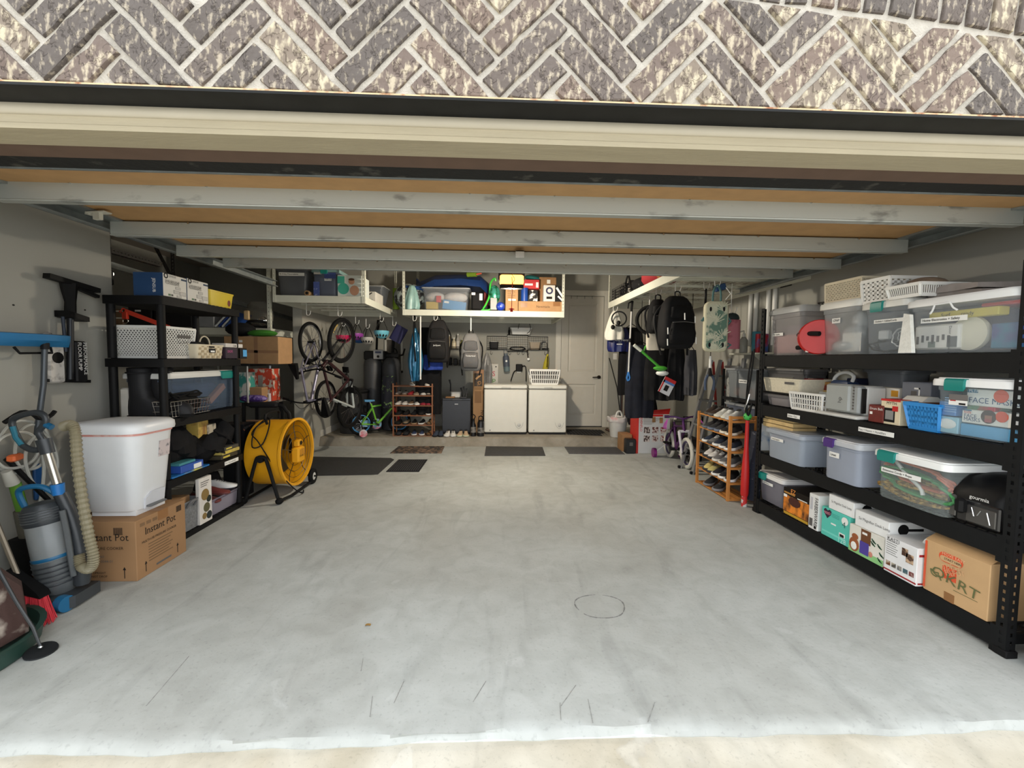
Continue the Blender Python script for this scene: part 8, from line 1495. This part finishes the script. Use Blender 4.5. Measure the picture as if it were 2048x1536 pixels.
B().cyl((.13,-.10,zt2+.002),(.13,-.10,zs2-.025),.012,n=10).build('post', mat((190,190,186), .3, .7), sh2)
a, w, h = Wb(449, 557, 727, 672, 5.1); t = carton('cardboard_box', 'big brown carton with crossed tape in the side bay', 'box', V((a.x, 5.1, zs2+.002)), w, .35, h, 0., CARD); panel(t, 'tape', TAPE, w*.55, w*.62, 0, h); panel(t, 'tape', TAPE, w*.3, w, h*.40, h*.5); panel(t, 'sticker', LBL, w*.28, w*.34, h*.78, h*.86)
q = B().ell((0,0,0),(.18,.1,.04),14,6).build('green_glove', mat((60,130,40), .8)); place(q, (a.x+w*.62, 5.2, zs2+h+.045)); tag(q, 'green cloth lying on the big taped carton', 'cloth'); q = B().ell((0,0,0),(.16,.14,.08),14,7).build('black_bag', mat((20,20,22), .85, var=.2)); place(q, (a.x+w*.22, 5.2, zs2+h+.085)); tag(q, 'black soft bag lying on the big taped carton', 'bag')
a, w, h = Wb(498, 545, 800, 735, 5.5); t = carton('orange_box', 'orange and red patterned box on the side-bay table', 'box', V((a.x, 5.5, zt2+.002)), w, .2, h, 0., mat((196,66,40), .6, rgb2=(206,196,180), thr=.55, soft=.03, sc=14)); panel(t, 'print', mat((150,140,134), .6), w*.4, w*.6, h*.3, h*.8)
a, w, h = Wb(498, 526, 805, 775, 5.35); carton('small_carton', 'small brown carton before the orange patterned box', 'box', V((a.x, 5.33, zt2+.002)), w, .14, h, 0., CARD); a, w, h = Wb(477, 497, 806, 745, 5.3); q = carton('teal_carton', 'teal and white carton at the left of the small brown carton', 'box', V((a.x, 5.32, zt2+.002)), w, .14, h, 0., mat((60,150,140), .6, rgb2=(216,214,206), thr=.5, soft=.03, sc=6))
for k, (x, y, rx, lb) in enumerate(((520,800,.14,'purple net bundle on the front edge of the side-bay table'),(573,804,.12,'purple and silver package beside the net bundle'))): b = B(); b.ell((0,0,0),(rx,.08,.045),16,7); q = b.build('purple_bundle', mat((74,44,130), .6, rgb2=(150,130,190), thr=.55, soft=.05, sc=26)); p = at(x, y, Y=5.33); place(q, (min(p.x,-2.9+.0*k) if k == 0 else -2.84, 5.33, zt2+.05)); tag(q, lb, 'bundle')
q = carton('white_box', 'small white box with dark screen on the side-bay table', 'box', V((-2.86, 5.46, zt2+.002)), .10, .08, .10, 0., mat((206,204,210), .5)); panel(q, 'screen', INK, .04, .085, .05, .085)
q = carton('brown_panel_box', 'wide flat brown carton standing behind the drum fan', 'box', V((-2.80, 4.95, .001)), .55, .10, .66, 0., mat((120,92,72), .8, var=.06)); 
t = thing('garden_kneeler', 'black padded handle frame behind the drum fan top', 'frame', (-2.45, 4.80, 0)); b = B(); b.tube([(-.25,0,0),(-.25,0,.80),(-.2,0,.86),(.12,0,.86),(.2,0,.80),(.24,0,.68),(.24,0,0)], .02, 8, smooth=3); b.build('frame', BLACK, t); B().bevbox(-.2,.12,-.045,.045,.83,.89,.02).build('pad', mat((28,28,30), .7), t)
for k, (xl, xr, z, c, lb) in enumerate(((-3.6,-3.1,.0,(40,38,38),'dark tote low in the side bay left of the shelves'),(-4.4,-3.75,.0,(70,60,52),'brown carton low in the side bay'))): carton('dark_tote' if k == 0 else 'carton', lb, 'box', V((xl, 5.4, .001)), xr-xl, .4, .45, 0., mat(c, .7), b=.01)
q = carton('dotted_bag_box', 'black box with coloured dots between the shelves and the drum fan', 'box', V((-2.66, 4.30, .52)), .24, .2, .20, 0., mat((20,20,24), .7, rgb2=(150,90,60), thr=.68, soft=.03, sc=24)); B().box(.02,.22,.02,.18,-.52,0).build('stand', DARK, q)

# small shelf on the side wall beyond the steel rack
zz_ = at(1500, 706, X=2.96).z; t = thing('wall_shelf', 'narrow white shelf on the side wall below the pipes', 'shelf', (XR, 4.5, zz_)); B().bevbox(-.19, 0, -.38, .75, -.02, 0, .004).build('board', PWHITE, t)
for y in (-.3,.3): B().prism([(-.16,-.02),(0,-.02),(0,-.14)], y-.01, y+.01, 'xz').build('bracket', PWHITE, t)
p = at(1487, 690, X=2.95); t = thing('spray_bottle', 'clear pump bottle on the narrow white wall shelf', 'bottle', (2.95, p.y, zz_+.001)); b = B(); b.lathe([(.04,0),(.045,.01),(.045,.15),(.02,.19)], n=16); b.build('body', mat((170,172,168), .3, tr=.35), t, 50); b = B(); b.cyl((0,0,.19),(0,0,.23),.018,n=10); b.tube([(0,0,.23),(0,.0,.26),(-.05,.0,.25)], .009, 6); b.build('pump', WHITE, t)
for k, (x, c, lb) in enumerate(((1503,(60,130,150),'teal packet beside the pump bottle on the wall shelf'),(1510,(160,30,44),'red and blue packet at the near end of the wall shelf'))): p = at(x, 690, X=2.93); q = carton('packet', lb, 'packet', V((2.93, p.y, zz_+.001)), .055, .12, .24-.03*k, -PI/2, mat(c, .6, rgb2=(60,90,150) if k else None, thr=.55, sc=9))
